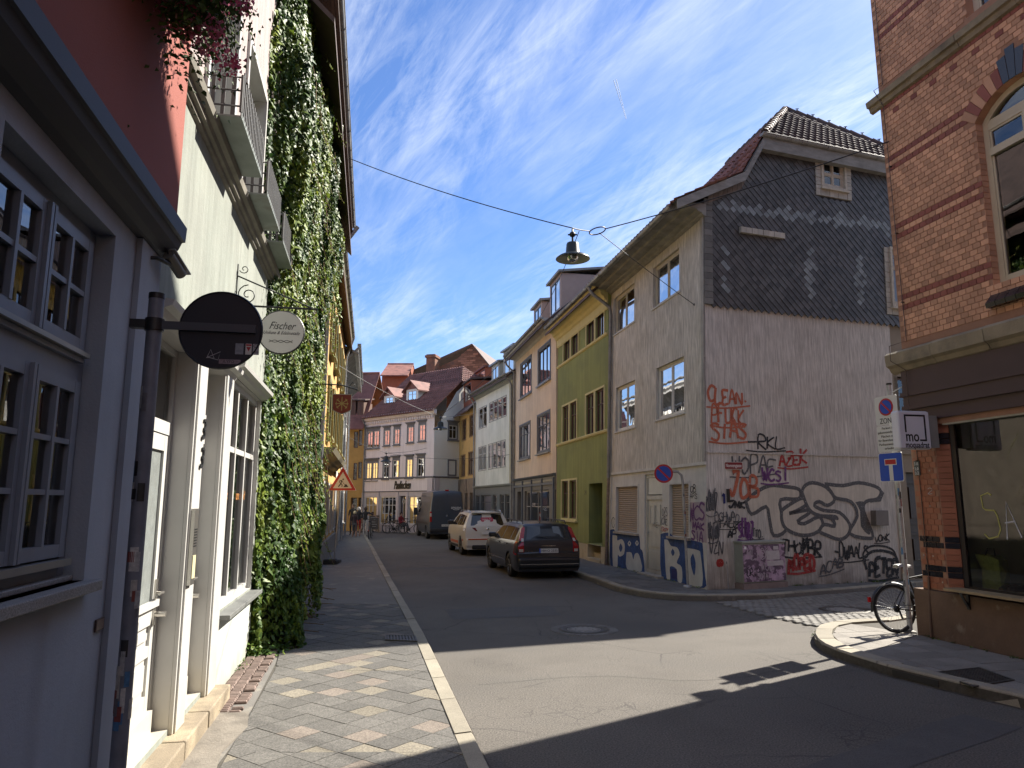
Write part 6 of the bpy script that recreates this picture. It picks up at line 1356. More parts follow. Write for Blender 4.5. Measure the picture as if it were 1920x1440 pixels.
# IVY
def leaf_mat(name, cols_, rough=.42, tr=.25):
 m = bpy.data.materials.new(name); m.use_nodes = True; nt = m.node_tree; b = nt.nodes['Principled BSDF']; o = nt.nodes['Material Output']; Lk = nt.links
 b.inputs['Roughness'].default_value = rough + .08; b.inputs['Specular IOR Level'].default_value = .35
 ge = _n(nt, 'ShaderNodeNewGeometry'); r = _n(nt, 'ShaderNodeValToRGB'); r.color_ramp.interpolation = 'LINEAR'
 els = r.color_ramp.elements
 for i, (p, c) in enumerate(cols_):
  e = els[i] if i < 2 else els.new(p); e.position = p; e.color = (*c, 1)
 nz = _n(nt, 'ShaderNodeTexNoise'); nz.inputs['Scale'].default_value = 1.0; nz.inputs['Detail'].default_value = 3
 mp = _n(nt, 'ShaderNodeMapping'); mp.inputs['Scale'].default_value = (2.2, 2.2, .6); Lk.new(ge.outputs['Position'], mp.inputs[0]); Lk.new(mp.outputs[0], nz.inputs['Vector'])
 mr = _n(nt, 'ShaderNodeMapRange'); mr.inputs[1].default_value = .35; mr.inputs[2].default_value = .68; mr.inputs[3].default_value = 0; mr.inputs[4].default_value = .65; Lk.new(nz.outputs[0], mr.inputs[0])
 ad = _n(nt, 'ShaderNodeMath', operation='MULTIPLY_ADD'); Lk.new(ge.outputs['Random Per Island'], ad.inputs[0]); ad.inputs[1].default_value = .42; Lk.new(mr.outputs[0], ad.inputs[2])
 Lk.new(ad.outputs[0], r.inputs[0]); Lk.new(r.outputs[0], b.inputs['Base Color'])
 t = _n(nt, 'ShaderNodeBsdfTranslucent'); Lk.new(r.outputs[0], t.inputs[0]); mx = _n(nt, 'ShaderNodeMixShader'); mx.inputs[0].default_value = tr
 Lk.new(b.outputs[0], mx.inputs[1]); Lk.new(t.outputs[0], mx.inputs[2]); Lk.new(mx.outputs[0], o.inputs[0]); MATS[name] = m; return m
ivy_m = leaf_mat('ivy_leaf', [(0, (.025, .065, .014)), (1, (.27, .33, .045)), (.38, (.035, .08, .013)), (.68, (.12, .18, .024))])
def leaf_mesh(name, P, Nn, size, m, parent, rng, fold=.25, label=None):
 """P positions (n,3), Nn facing normals; five sided pointed leaves with folded midrib"""
 n = len(P); Nn = Nn / np.linalg.norm(Nn, axis=1)[:, None]
 dn = np.array([0, 0, -1.0]) + rng.normal(0, .45, (n, 3)); dn -= Nn * np.sum(dn * Nn, 1)[:, None]; dn /= np.linalg.norm(dn, axis=1)[:, None]
 sd_ = np.cross(dn, Nn); s = size[:, None]
 tip = P + dn * s * .6; base = P - dn * s * .4; l = P + sd_ * s * .46 - Nn * s * fold - dn * s * .12; r_ = P - sd_ * s * .46 - Nn * s * fold - dn * s * .12
 V = np.stack([base, l, tip, r_], 1).reshape(-1, 3)
 me = bpy.data.meshes.new(name); me.vertices.add(4 * n); me.vertices.foreach_set('co', V.ravel().astype(np.float32))
 idx = np.arange(n)[:, None] * 4 + np.array([0, 1, 2, 0, 2, 3]); me.loops.add(6 * n); me.loops.foreach_set('vertex_index', idx.ravel().astype(np.int32))
 me.polygons.add(2 * n); me.polygons.foreach_set('loop_start', (np.arange(2 * n) * 3).astype(np.int32)); me.update(); me.materials.append(m); me.validate()
 o = bpy.data.objects.new(name, me); col.objects.link(o); setp(o, parent); o['kind'] = 'stuff'
 if label: o['label'] = label
 return o
rng = np.random.default_rng(5)
def vnoise(a, b, seed=0, oct_=4):
 out = np.zeros_like(a); amp = 1; tot = 0
 for k in range(oct_):
  r = np.random.default_rng(seed + k); g = r.random((128, 128)); x = a * 2 ** k; y = b * 2 ** k; xi = np.floor(x).astype(int); yi = np.floor(y).astype(int); fx = x - xi; fy = y - yi; fx = fx * fx * (3 - 2 * fx); fy = fy * fy * (3 - 2 * fy)
  v = (g[xi % 128, yi % 128] * (1 - fx) + g[(xi + 1) % 128, yi % 128] * fx) * (1 - fy) + (g[xi % 128, (yi + 1) % 128] * (1 - fx) + g[(xi + 1) % 128, (yi + 1) % 128] * fx) * fy
  out += v * amp; tot += amp; amp *= .55
 return out / tot
Lu, Ln = np.array(L.U), np.array(L.N); LO = np.array(L.O)
ivt = thing('ivy', 'dense green ivy cascading down the house wall to the pavement', 'ivy', L.p(11.5, .1, .3)[:])
n = 215000
u = rng.uniform(8.4, 18.6, n); v = rng.random(n) * 9.7 + .02
dr0 = vnoise(u * 2.1 + .25 * np.sin(v * .8), v * .24, 3); fine = vnoise(u * 4, v * 2.0, 11, 3)
ul = 9.75 - .25 * np.clip((2.3 - v) / 2.3, 0, 1) + (vnoise(v * .9, v * 0 + 2.2, 21) - .5) * .7 + np.where(v > 5.3, -.95, 0)
urr = 14.6 + (vnoise(v * .8, v * 0 + 7.7, 31) - .5) * 2.0 + np.clip((v - 5.0) / 3, 0, 1) * 3.4 - np.clip((1.6 - v) / 1.6, 0, 1) * 2.6
F_d = .05 + .62 * np.clip((dr0 - .32) * 2.2, 0, 1) + .12 * fine; F_d *= np.clip((u - ul) / .35, .25, 1) * np.clip(1 - (1.0 - v) * .1, .7, 1)
F_d = F_d * np.where(v > 7.6, .9, 1)
keep = (u > ul + rng.normal(0, .06, n)) & (u < urr + rng.normal(0, .12, n)) & ~((dr0 < .40) & (rng.random(n) < .72)) & (rng.random(n) < np.clip(1.3 - (u - 9) / 12, .45, 1))
u, v, F_d = u[keep], v[keep], F_d[keep]; k_ = len(u)
dd = np.maximum(.02, F_d - rng.exponential(.05, k_))
P = LO + u[:, None] * Lu + v[:, None] * np.array([0, 0, 1]) + dd[:, None] * Ln
Nn = Ln + rng.normal(0, .42, (k_, 3)) + np.array([0, -.25, .12]) - Lu * .15
leaf_mesh('foliage', P, Nn, rng.gamma(9, .0078, k_).clip(.03, .13), ivy_m, ivt, rng)
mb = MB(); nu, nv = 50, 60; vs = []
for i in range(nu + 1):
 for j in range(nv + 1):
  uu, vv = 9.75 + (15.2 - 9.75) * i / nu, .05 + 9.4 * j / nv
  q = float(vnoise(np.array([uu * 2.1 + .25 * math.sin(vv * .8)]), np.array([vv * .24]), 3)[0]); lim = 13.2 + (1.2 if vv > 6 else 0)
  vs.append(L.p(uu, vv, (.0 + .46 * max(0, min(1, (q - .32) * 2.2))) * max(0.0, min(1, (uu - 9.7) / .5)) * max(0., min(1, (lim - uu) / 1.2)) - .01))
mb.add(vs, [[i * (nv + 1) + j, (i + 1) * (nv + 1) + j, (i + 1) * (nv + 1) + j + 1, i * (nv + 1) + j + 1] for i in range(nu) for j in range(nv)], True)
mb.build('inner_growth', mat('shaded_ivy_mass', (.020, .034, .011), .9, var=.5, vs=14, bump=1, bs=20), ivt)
PP = []; NN = []; SS = []; mb = MB()
for k in range(230):
 u_ = rng.uniform(9.4, 15.8); v_ = rng.uniform(1.2, 9.5); d_ = .2 + rng.random() * .4
 if k < 26: u_ = rng.uniform(15, 17.5); v_ = rng.uniform(5.5, 8.7); d_ = rng.uniform(.1, .5)
 ln = rng.uniform(.3, 1.1); a = rng.normal(0, .25); b = rng.uniform(.05, .35); pts = []
 for j in range(9):
  t = j / 8; q = np.array(L.p(u_ + a * t * ln, v_ - ln * t * (1 - .25 * t), d_ + b * ln * t)); pts.append(Vector(q))
  if j:
   for _ in range(2): PP.append(q + rng.normal(0, .018, 3)); NN.append(Ln + rng.normal(0, .5, 3)); SS.append(rng.uniform(.03, .06) * (1.1 - .5 * t))
 mb.tube(pts, .004, 4, caps=False)
for k in range(16):                                  # stray stems on the ground and at the far foot
 u_ = rng.uniform(10.2, 16.5); q = L.p(u_, .15, .15); mb.tube([q, q + L.N * .25 + Vector((0, 0, .05)), q + L.N * rng.uniform(.4, .75) + L.U * rng.uniform(-.3, .4) - Vector((0, 0, .02))], .006, 4)
mb.build('stems', mat('ivy_stem', (.16, .10, .05), .9), ivt, kind='stuff')
leaf_mesh('young_shoots', np.array(PP), np.array(NN), np.array(SS), leaf_mat('young_ivy_leaf', [(0, (.09, .15, .02)), (1, (.30, .33, .05)), (.5, (.20, .27, .035))], .5, .3), ivt, rng)
n = 2600; a = rng.uniform(9.45, 12.2, n); d_ = rng.exponential(.13, n) + .02; hgt = rng.exponential(.06, n) * np.exp(-d_ * 2) + .115
P = LO + a[:, None] * Lu + hgt[:, None] * np.array([0, 0, 1]) + d_[:, None] * Ln; ok = (d_ < .55 - .12 * np.abs(a - 10.1)) ; P = P[ok]
leaf_mesh('ground_shoots', P, np.tile([.1, -.2, 1.0], (len(P), 1)) + rng.normal(0, .4, (len(P), 3)), rng.uniform(.04, .08, len(P)), ivy_m, ivt, rng)
nfl = 5200
fl = thing('flower_box', 'hanging geranium box full of pink blossoms above the red wall', 'flower box', L.p(3.6, 5.0, .35)[:])
ctr = np.array(L.p(3.78, 4.98, .36)); n = 5200
Q = rng.normal(0, 1, (n, 3)); n = len(Q); q = ctr + Q[:, :1] * Lu * .26 + Q[:, 1:2] * Ln * .11 + np.abs(Q[:, 2:3]) * np.array([0, 0, .22]) - rng.exponential(.12, (n, 1)) * np.array([0, 0, 1.0])
leaf_mesh('foliage', q, Q + np.array([.3, -.3, .5]), rng.uniform(.02, .042, n), leaf_mat('geranium_leaf', [(0, (.02, .045, .012)), (1, (.13, .2, .04)), (.5, (.05, .09, .02))], .6), fl, rng)
n = 2300; Q = rng.normal(0, 1, (34, 3)); c_ = ctr + Q[:, :1] * Lu * .27 + Q[:, 1:2] * Ln * .13 - rng.exponential(.12, (34, 1)) * np.array([0, 0, 1.0]) + np.abs(Q[:, 2:3]) * np.array([0, 0, .12])
q = c_[rng.integers(0, 34, n)] + rng.normal(0, .034, (n, 3))
leaf_mesh('blossom', q, rng.normal(0, 1, (n, 3)), rng.uniform(.018, .036, n), leaf_mat('pink_petal', [(0, (.45, .06, .12)), (1, (.70, .32, .40)), (.5, (.60, .16, .25))], .7, .35), fl, rng)
mb = MB(); mb.fbox(L, 2.9, 4.98, .13, 4.15, 5.2, .42); mb.build('trough', mat('brown_plastic', (.08, .05, .04), .6), fl)
# BRICK CORNER SHOP
B = Fr(BC[:], BD, 1)
bb = thing('brick_shop', 'orange brick corner building with stone ledges and a large shop window', 'building', (BC.x, BC.y, 0))
mortar = mat('orange_mortar', (.32, .18, .115), .95, var=.15, vs=4)
brk = mat('orange_brick', (.53, .295, .175), .8, var=.14, vs=1.6, rand=.24, bump=.15, bs=60)
brd = mat('dark_red_brick', (.24, .075, .05), .7, var=.10, vs=3, rand=.15)
brr = mat('glazed_red_brick', (.30, .11, .06), .40, var=.10, vs=3, rand=.14, spec=.5)
brb = mat('black_glazed_brick', (.018, .017, .02), .16, var=.1, rand=.2, spec=.6)
ledge = mat('grey_brown_sandstone', (.27, .23, .155), .9, var=.22, vs=2.2, bump=.4, bs=25, c2=(.16, .14, .10), c2s=2, c2r=(.48, .66))
maroon = mat('maroon_fascia_paint', (.060, .034, .034), .5, var=.08, vs=2)
ao = B.uv(1827, 236); as_ = B.uv(1869, 533)
ou = (ao[0] + as_[0]) / 2 - .02; ov0 = as_[1]; ov1 = ao[1] + .02; ow_ = 1.25
tu = B.uv(1812, 45)
hb = [(ou, ov0, ou + ow_, ov1 + .55, .20, 1.0), (tu[0], 8.62, tu[0] + 1.2, 10.6, .20, .8)]
wall(B, .17, 4.3, 3.4, 12.2, hb, mortar, bb, 'upper_wall', rm=brk)
wall(B, 3.4, 4.3, 22, 12.2, [(k, b, k + 1.2, b + 2.2, .2, .8) for k in (4.8, 7.6, 10.4) for b in (5.0, 8.6)], brk, bb, 'rear_upper_wall')
for k in (4.8, 7.6, 10.4):
 for b in (5.0, 8.6): window(B, bb, (k, b, k + 1.2, b + 2.2), None, cream_paint, depth=.2, niche=0, rows=(.7,))
sp = ov1; uc = ou + ow_ / 2; rise = .30; Rr = (ow_ ** 2 / 4 + rise ** 2) / (2 * rise)
def arc(t, r=0):
 a = math.asin((ow_ / 2) / Rr); th = -a + 2 * a * t; return (uc + (Rr + r) * math.sin(th), sp + rise - Rr + (Rr + r) * math.cos(th))
mb = MB(); pts = [arc(k / 16) for k in range(17)]
for k in range(16): mb.poly([B.p(*pts[k], 0), B.p(*pts[k + 1], 0), B.p(pts[k + 1][0], ov1 + .55, 0), B.p(pts[k][0], ov1 + .55, 0)]); mb.poly([B.p(*pts[k], 0), B.p(*pts[k + 1], 0), B.p(*pts[k + 1], -.2), B.p(*pts[k], -.2)])
mb.build('arch_infill', brk, bb)
for k in range(15):
 a, b = arc((k + .04) / 15), arc((k + .96) / 15); ex_ = .44 if k == 7 else (.36 if k in (6, 8) else .27); c, d = arc((k + .96) / 15, ex_), arc((k + .04) / 15, ex_); m_ = brb if k in (6, 7, 8) else (brd if k % 2 else brk)
 mb = MB(); mb.box8([B.p(*a, .0), B.p(*b, .0), B.p(*c, .0), B.p(*d, .0), B.p(*a, .012), B.p(*b, .012), B.p(*c, .012), B.p(*d, .012)]); mb.build('arch_brick', m_, bb)
CH = .0805
def in_open(u_, v_):
 if ou - .0 < u_ < ou + ow_ and ov0 - .02 < v_ < ov1: return True
 if tu[0] < u_ < tu[0] + 1.2 and 8.6 < v_ < 10.6: return True
 if v_ >= ov1 - .05 and (u_ - uc) ** 2 + (v_ - (sp + rise - Rr)) ** 2 < (Rr + .29) ** 2 and abs(u_ - uc) < ow_ / 2 + .16: return True
 if abs(u_ - uc) < .16 and ov1 < v_ < sp + rise + .46: return True
 return False
Ml = {'o': [], 'd': []}
band_rows = set()
for base in (6, 20, 34, 48, 62): band_rows |= {base, base + 2}
for j in range(0, 85):
 v_ = 4.40 + j * CH + CH / 2
 if 8.24 < v_ < 8.56: continue
 for i in range(-1, 27):
  u_ = .0625 + i * .125 + (.0625 if j % 2 else 0)
  if u_ < .22 or u_ > 3.3 or in_open(u_, v_): continue
  dark = (j in band_rows) or (47 == j) or (j == 45 and i % 3 == 0)
  M = B.M(u_, v_, .0) @ Matrix.Rotation(rnd.uniform(-.008, .008), 4, 'Z'); M.translation += B.N * rnd.uniform(-.0015, .0015)
  Ml['d' if dark else 'o'].append(M)
me = box_mesh('brick', .117, .072, .008, brk, .002); me_d = box_mesh('brick', .117, .072, .008, brd, .002)
pieces('brick', bb, me, Ml['o'], 'brickwork', 130); pieces('brick', bb, me_d, Ml['d'], 'dark_brick_bands', 60)
mb = MB()
for j in range(int((ov1 - ov0) / CH)):
 v_ = ov0 + j * CH; mb.box8([B.p(ou, v_ + .004, -.002), B.p(ou, v_ + .076, -.002), B.p(ou, v_ + .076, -.11), B.p(ou, v_ + .004, -.11)] + [B.p(ou + .006, v_ + .004, -.002), B.p(ou + .006, v_ + .076, -.002), B.p(ou + .006, v_ + .076, -.11), B.p(ou + .006, v_ + .004, -.11)])
mb.build('jamb_bricks', brk, bb, kind='stuff')
mb = MB(); cells = frame_bars(mb, B, (ou + .004, ov0 + .004, ou + ow_ - .004, ov1 - .0), -.11, .085, (.5,), (.99,), t=.07, sash=.03);
vtr = ov0 + (ov1 - ov0) * .78; mb.fbox(B, ou + .09, vtr, -.17, ou + ow_ - .09, vtr + .10, -.09)
q = [arc(k / 16, -.004) for k in range(17)]; q2 = [arc(k / 16, -.09) for k in range(17)]
for k in range(16): mb.box8([B.p(*q2[k], -.18), B.p(*q2[k + 1], -.18), B.p(*q[k + 1], -.18), B.p(*q[k], -.18), B.p(*q2[k], -.108), B.p(*q2[k + 1], -.108), B.p(*q[k + 1], -.108), B.p(*q[k], -.108)])
aw = mb.build('arched_window', mat('cream_timber', (.50, .44, .31), .5, var=.07), bb, 'large cream arched window')
mb = MB(); mb.poly([B.p(ou + .05, ov0 + .05, -.14), B.p(ou + ow_ - .05, ov0 + .05, -.14), B.p(ou + ow_ - .05, vtr, -.14), B.p(ou + .05, vtr, -.14)]); mb.build('pane', glass, aw)
mb = MB(); mb.npoly([B.p(ou + .05, vtr + .1, -.14), B.p(ou + ow_ - .05, vtr + .1, -.14)] + [B.p(*arc(k / 8, -.05), -.14) for k in range(8, -1, -1)]); mb.build('pane', glass, aw)
for k in range(9):
 a = ou - .05 + k * .15; mb = MB(); mb.box8([B.p(a, ov0 - .30, .001), B.p(a + .142, ov0 - .30, .001), B.p(a + .142, ov0 - .30, .10), B.p(a, ov0 - .30, .10), B.p(a, ov0 + .0, -.1), B.p(a + .142, ov0 + .0, -.1), B.p(a + .142, ov0 - .24, .11), B.p(a, ov0 - .24, .11)]); mb.build('sill_tile', brb, bb)
window(B, bb, (tu[0], 8.62, tu[0] + 1.2, 10.6), None, cream_paint, depth=.2, fw=.09, cols=(.5,), rows=(.75,), niche=0, sash=.03)
for nm, v_, pr in (('upper_ledge', 8.24, [(0, .0), (.02, .05), (.09, .07), (.10, .11), (.19, .125), (.21, .10), (.25, .0)]), ('lower_ledge', 3.93, [(0, .02), (.03, .08), (.09, .11), (.11, .14), (.125, .165), (.29, .18), (.33, .13), (.36, .0)])):
 for k in range(5):
  a = .0 if k == 0 else .9 * k; e = .9 * (k + 1) - .006
  cornice(B, a, min(e, 4.5) if k < 4 else 22, v_ + rnd.uniform(-.004, .004), [(x, y + (.003 if k % 2 else 0)) for x, y in pr], ledge, bb, nm)
mb = MB(); mb.fbox(B, .17, 3.40, .0, 22, 3.95, .06); mb.fbox(B, .14, 3.56, .061, 22, 3.62, .085); mb.fbox(B, .15, 3.36, -.02, 22, 3.42, .08); mb.fbox(B, .19, 3.18, -.1, 22, 3.36, .035); mb.build('shop_fascia', maroon, bb, 'maroon painted fascia over the shop window')
fw0 = .62; sw = (.80, .90, 4.9, 3.14)
mb = MB(); mb.mat(mortar); mb.fquad(B, .17, .78, fw0, 3.18, 0); mb.poly([B.p(fw0, .78, 0), B.p(fw0, 3.18, 0), B.p(sw[0] - .04, 3.18, -.14), B.p(sw[0] - .04, .78, -.14)]); mb.fquad(B, .17, 3.1, 5.5, 4.32, -.01); mb.build('pier', None, bb)
Mr = []; Mb_ = []
blackv = lambda v_: (.95 < v_ < 1.10) or (1.40 < v_ < 1.56) or (2.80 < v_ < 2.96)
for j in range(29):
 v_ = .80 + j * CH + CH / 2
 if v_ > 3.14: continue
 for i in range(6):
  u_ = .0 + i * .125 + (.0625 if j % 2 else 0)
  if u_ < .22 or u_ > fw0 - .05: continue
  (Mb_ if blackv(v_) else Mr).append(B.M(u_, v_, 0))
 c = Vector(B.p(fw0 + .08, v_, -.072)); R2 = B.M(0, 0, 0).to_3x3() @ Matrix.Rotation(R(40), 3, 'Y'); (Mb_ if blackv(v_) else Mr).append(Matrix.Translation(c) @ R2.to_4x4() @ Matrix.Diagonal((1.5, 1, 1, 1)))
pieces('brick', bb, box_mesh('brick', .119, .074, .008, brr, .002), Mr, 'pier_bricks', 80); pieces('brick', bb, box_mesh('brick', .119, .074, .008, brb, .002), Mb_, 'black_bands', 30)
bplas = mat('stained_brown_plaster', (.135, .085, .055), .9, var=.2, vs=2.5, bump=.5, bs=18, c2=(.22, .17, .125), c2s=2.6, c2r=(.60, .68))
mb = MB(); mb.fbox(B, .02, -.1, -.2, 1.9, .77, .035); mb.fbox(B, 1.915, -.1, -.2, 22, .75, .035); mb.build('plinth', bplas, bb)
mb = MB(); frame_bars(mb, B, (sw[0] - .02, .80, 6.5, 3.17), -.13, .075, (), ()); wf = mb.build('shop_window', mat('near_black_frame', (.018, .014, .014), .4), bb, 'large dark framed display window')
mb = MB(); mb.fquad(B, sw[0] + .05, .87, 6.4, 3.12, -.15); mb.build('pane', glass_mat('shop_glass', (.72, .78, .68), .10), wf)
mb = MB(); mb.fbox(B, sw[0] - .02, 3.08, -.12, 6.4, 3.17, -.02); mb.build('blind_box', mat('cream_blind_box', (.42, .41, .33), .5), wf)
sgl = mat('shop_interior_wall', (.52, .52, .43), .9, var=.06); mb = MB(); mb.mat(sgl)
a, b = sw[0] - .0, 6.4
mb.poly([B.p(a, .8, -.17), B.p(a, 3.2, -.17), B.p(a, 3.2, -2.6), B.p(a, .8, -2.6)]); mb.poly([B.p(a, .8, -2.6), B.p(b, .8, -2.6), B.p(b, 3.2, -2.6), B.p(a, 3.2, -2.6)]); mb.poly([B.p(a, 3.2, -.17), B.p(b, 3.2, -.17), B.p(b, 3.2, -2.6), B.p(a, 3.2, -2.6)])
mb.mat(mat('oak_display_floor', (.17, .12, .065), .6)); mb.poly([B.p(a, .84, -.17), B.p(b, .84, -.17), B.p(b, .84, -2.6), B.p(a, .84, -2.6)]); mb.build('display_bay', None, bb)
yl = mat('yellow_tape', (.34, .33, .10), .6); gt = mat('grey_white_tape', (.42, .43, .45), .6)
Zs = lambda p: [B.uv(1740 + x / 3.128, 700 + y / 3.13, -.145) for x, y in p]
mb = MB(); stroke(mb, B, Zs([(370, 715), (350, 702), (308, 718), (322, 790), (340, 802), (388, 805), (405, 835), (425, 915), (410, 958), (358, 970), (330, 942)]), .022, -.146); mb.build('taped_letter', yl, wf, 'yellow taped letter S on the glass')
mb = MB(); stroke(mb, B, Zs([(465, 975), (456, 755), (550, 965)]), .022, -.146); stroke(mb, B, Zs([(450, 878), (512, 868)]), .02, -.1465); mb.build('taped_letter', gt, wf, 'grey taped letter A on the glass')
def shopthing(nm, lb, cat, px, py, dd_):
 q = B.uv(px, py, dd_); return thing(nm, lb, cat, B.p(q[0], .84, dd_)[:]), q[0]
t, ub = shopthing('bag', 'yellow green cloth bag leaning in the shop window', 'bag', 1868, 1105, -.42)
mb = MB(); pr_ = [(-.14, .0), (.13, .0), (.17, .2), (.15, .40), (.05, .46), (-.05, .44), (-.16, .46), (-.18, .25)]
vs = [B.p(ub + x, .845 + y, -.36 - .06 * math.sin(y * 9) + .02 * math.sin(x * 30)) for x, y in pr_] + [B.p(ub + x * .95, .845 + y * .98, -.50) for x, y in pr_]; k = len(pr_)
mb.add(vs, [list(range(k)), list(range(2 * k - 1, k - 1, -1))] + [[i, (i + 1) % k, k + (i + 1) % k, k + i] for i in range(k)]); mb.build('bag_body', mat('yellow_green_cloth', (.33, .33, .10), .9, var=.2, vs=14, bump=.5, bs=20), t)
mb = MB(); mb.tube([B.p(ub - .08, 1.29, -.38), B.p(ub - .05, 1.38, -.40), B.p(ub + .05, 1.38, -.40), B.p(ub + .08, 1.29, -.38)], .008, 6); mb.build('strap', black_metal, t)
for i in range(2):
 q = B.uv(1886 + 14 * i, 1104, -.30)[0]; t = thing('shoe', ('left' if i == 0 else 'right') + ' shoe of the brown pair standing on the display shelf', 'shoe', B.p(q, .84, -.3)[:], 'pair of brown shoes')
 mb = MB(); pr_ = [(-.05, 0), (.05, 0), (.055, .03), (.045, .07), (.02, .095), (-.02, .095), (-.045, .07), (-.055, .03)]
 rings = [(0, .7), (.08, 1), (.16, .95), (.24, 1.05), (.28, .9)]; vs = [B.p(q + x * s_, .842 + y * s_, -.22 - z_) for z_, s_ in rings for x, y in pr_]
 mb.add(vs, [[a * 8 + i2, a * 8 + (i2 + 1) % 8, a * 8 + 8 + (i2 + 1) % 8, a * 8 + 8 + i2] for a in range(4) for i2 in range(8)] + [list(range(8))], True); mb.build('upper', mat('brown_leather', (.14, .06, .03), .5), t)
 mb = MB(); mb.fbox(B, q - .056, .841, -.51, q + .056, .862, -.21); mb.build('sole', mat('white_sole', (.5, .48, .42), .6), t)
t = thing('garment', 'red garment hanging at the edge of the shop window', 'garment', B.p(2.35, .9, -.6)[:]);
curtain(B, 2.15, .95, 2.9, 1.8, -.55, mat('red_cloth', (.30, .02, .03), .8), t, 'cloth', .04, .15)
t = thing('coat', 'dark patterned coat on a rail inside the shop window', 'coat', B.p(1.45, 1.2, -1.3)[:]); curtain(B, 1.55, 1.45, 2.4, 2.45, -1.2, mat('dark_plum_cloth', (.05, .03, .045), .9, var=.4, vs=14), t, 'cloth', .04, .13)
t = thing('display_shelf', 'pale free standing shelf unit inside the shop', 'shelf', B.p(1.6, .84, -2.0)[:])
mb = MB(); mb.fbox(B, 1.2, .85, -2.3, 1.26, 2.5, -1.9); mb.fbox(B, 2.6, .85, -2.3, 2.66, 2.5, -1.9); mb.build('upright', sgl, t)
for k in range(4): mb = MB(); mb.fbox(B, 1.26, 1.1 + .4 * k, -2.3, 2.6, 1.13 + .4 * k, -1.9); mb.build('shelf_board', mat('pale_birch', (.34, .31, .24), .6), t)
bn = thing('window_bench', 'long narrow wooden bench board fixed below the shop window', 'bench', B.p(1.5, .8, .15)[:])
mb = MB(); mb.fbox(B, .72, .815, -.10, 5.0, .85, .17); mb.build('board', mat('weathered_oak_board', (.32, .24, .13), .7, var=.15, vs=4, streak=.2, ss=(3, 3, 30)), bn, bevel=.004)
mb = MB(); mb.fbox(B, .98, .60, .036, 1.02, .81, .06); mb.box8([B.p(.98, .62, .06), B.p(1.02, .62, .06), B.p(1.02, .66, .06), B.p(.98, .66, .06), B.p(.98, .78, .15), B.p(1.02, .78, .15), B.p(1.02, .812, .16), B.p(.98, .812, .16)]); mb.build('bracket', black_metal, bn)
mb = MB(); wpts = [B.p(.30, 12, .03), B.p(.30, 8.6, .03), B.p(.26, 8.5, .17), B.p(.30, 8.22, .05), B.p(.31, 4.4, .03), B.p(.20, 4.33, .24), B.p(.20, 4.1, .24), B.p(.30, 3.95, .08), B.p(.31, 3.5, .10), B.p(.31, 3.15, .03), B.p(.31, 2.0, .02), B.p(.31, .8, .02), B.p(.31, .1, .05)]
mb.tube(wpts, .006, 6);
for v_ in (5.0, 6.1, 7.2, 9.2, 10.2, 2.6, 1.5): mb.tube([B.p(.305, v_, .0), B.p(.305, v_, .05)], .014, 6)
mb.build('lightning_conductor', mat('dull_copper', (.10, .07, .05), .6), bb)
mb = MB(); mb.tube([B.p(.31, .95, .02), B.p(.30, .1, .06)], .018, 8); mb.build('conduit', mat('brown_pipe', (.12, .07, .045), .6), bb)
for (x, y) in ((.25, 1.25), (.42, 1.25), (.3, .88), (.55, .90), (.45, 1.95), (.2, 2.5), (.5, 2.45)):
 mb = MB(); mb.tube([B.p(x, y, .008), B.p(x, y, .014)], .012, 8); mb.build('plugged_hole', mat('pale_filler', (.40, .34, .28), .9), bb)
for (s_, x, y) in (('2', .28, 2.2), ('5', .42, 2.08)):
 tag(B, s_, (1741 if s_ == '2' else 1762, 926 if s_ == '2' else 940), (1750 if s_ == '2' else 1772, 926 if s_ == '2' else 940), 10, mat('white_chalk', (.45, .4, .38), .9), bb, .008, curl=False)
body(B, .17, 22, -.1, 12.15, 7, brk, bb, left=False)
ls = MB(); b7 = (BC + BD * .17).to_3d(); b8 = b7 + SD.to_3d() * 10; ls.poly([b7, b8, b8 + Vector((0, 0, 12.2)), b7 + Vector((0, 0, 12.2))]); ls.build('lane_side_wall', mat('bounce_muted_brick', (.20, .13, .10), .9, var=.1), bb)  # unseen side, brick colour muted to weaken its orange bounce
RH = 3.4  # unseen roof, height and steep corner hip shaped for its shadow
mb = MB(); o0_ = BC.to_3d(); c1 = (BC + SD * 10).to_3d(); c2 = (BC + BD * 22).to_3d(); c3 = (BC + SD * 10 + BD * 22).to_3d(); H0 = 12.22
inn = [(BC + SD * 1.3 + BD * 1.3).to_3d(), (BC + SD * 7.6 + BD * 1.3).to_3d(), (BC + SD * 7.6 + BD * 20).to_3d(), (BC + SD * 1.3 + BD * 20).to_3d()]
ov_ = [(BC - SD * .35 - BD * .35).to_3d(), c1, c3, (c2 - SD.to_3d() * .35)]
lo = [x + Vector((0, 0, H0)) for x in ov_]; hi = [x + Vector((0, 0, H0 + RH)) for x in inn]
for k in range(4): mb.poly([lo[k], lo[(k + 1) % 4], hi[(k + 1) % 4], hi[k]])
mb.poly(hi); mb.poly(lo); mb.build('roof', tileD, bb)
pl_ = thing('hydrant_plate', 'small grey enamel plate with white numbers on the brick pier', 'plate', B.p(.12, 2.55, .02)[:])
q = B.rect((1716, 865), (1728, 891)); mb = MB(); mb.fbox(B, q[0], q[1], .01, q[2], q[3], .03); mb.build('plate', mat('grey_green_enamel', (.075, .10, .10), .4), pl_)
wt = mat('white_lettering', (.75, .75, .74), .6, var=.02)
for s_, y in (('S 13', .8), ('2,0', .45), ('3,2', .15)): text(s_, .06, B.M((q[0] + q[2]) / 2, q[1] + (q[3] - q[1]) * y, .0315), wt, pl_, 'numbers', width=(q[2] - q[0]) * .7)
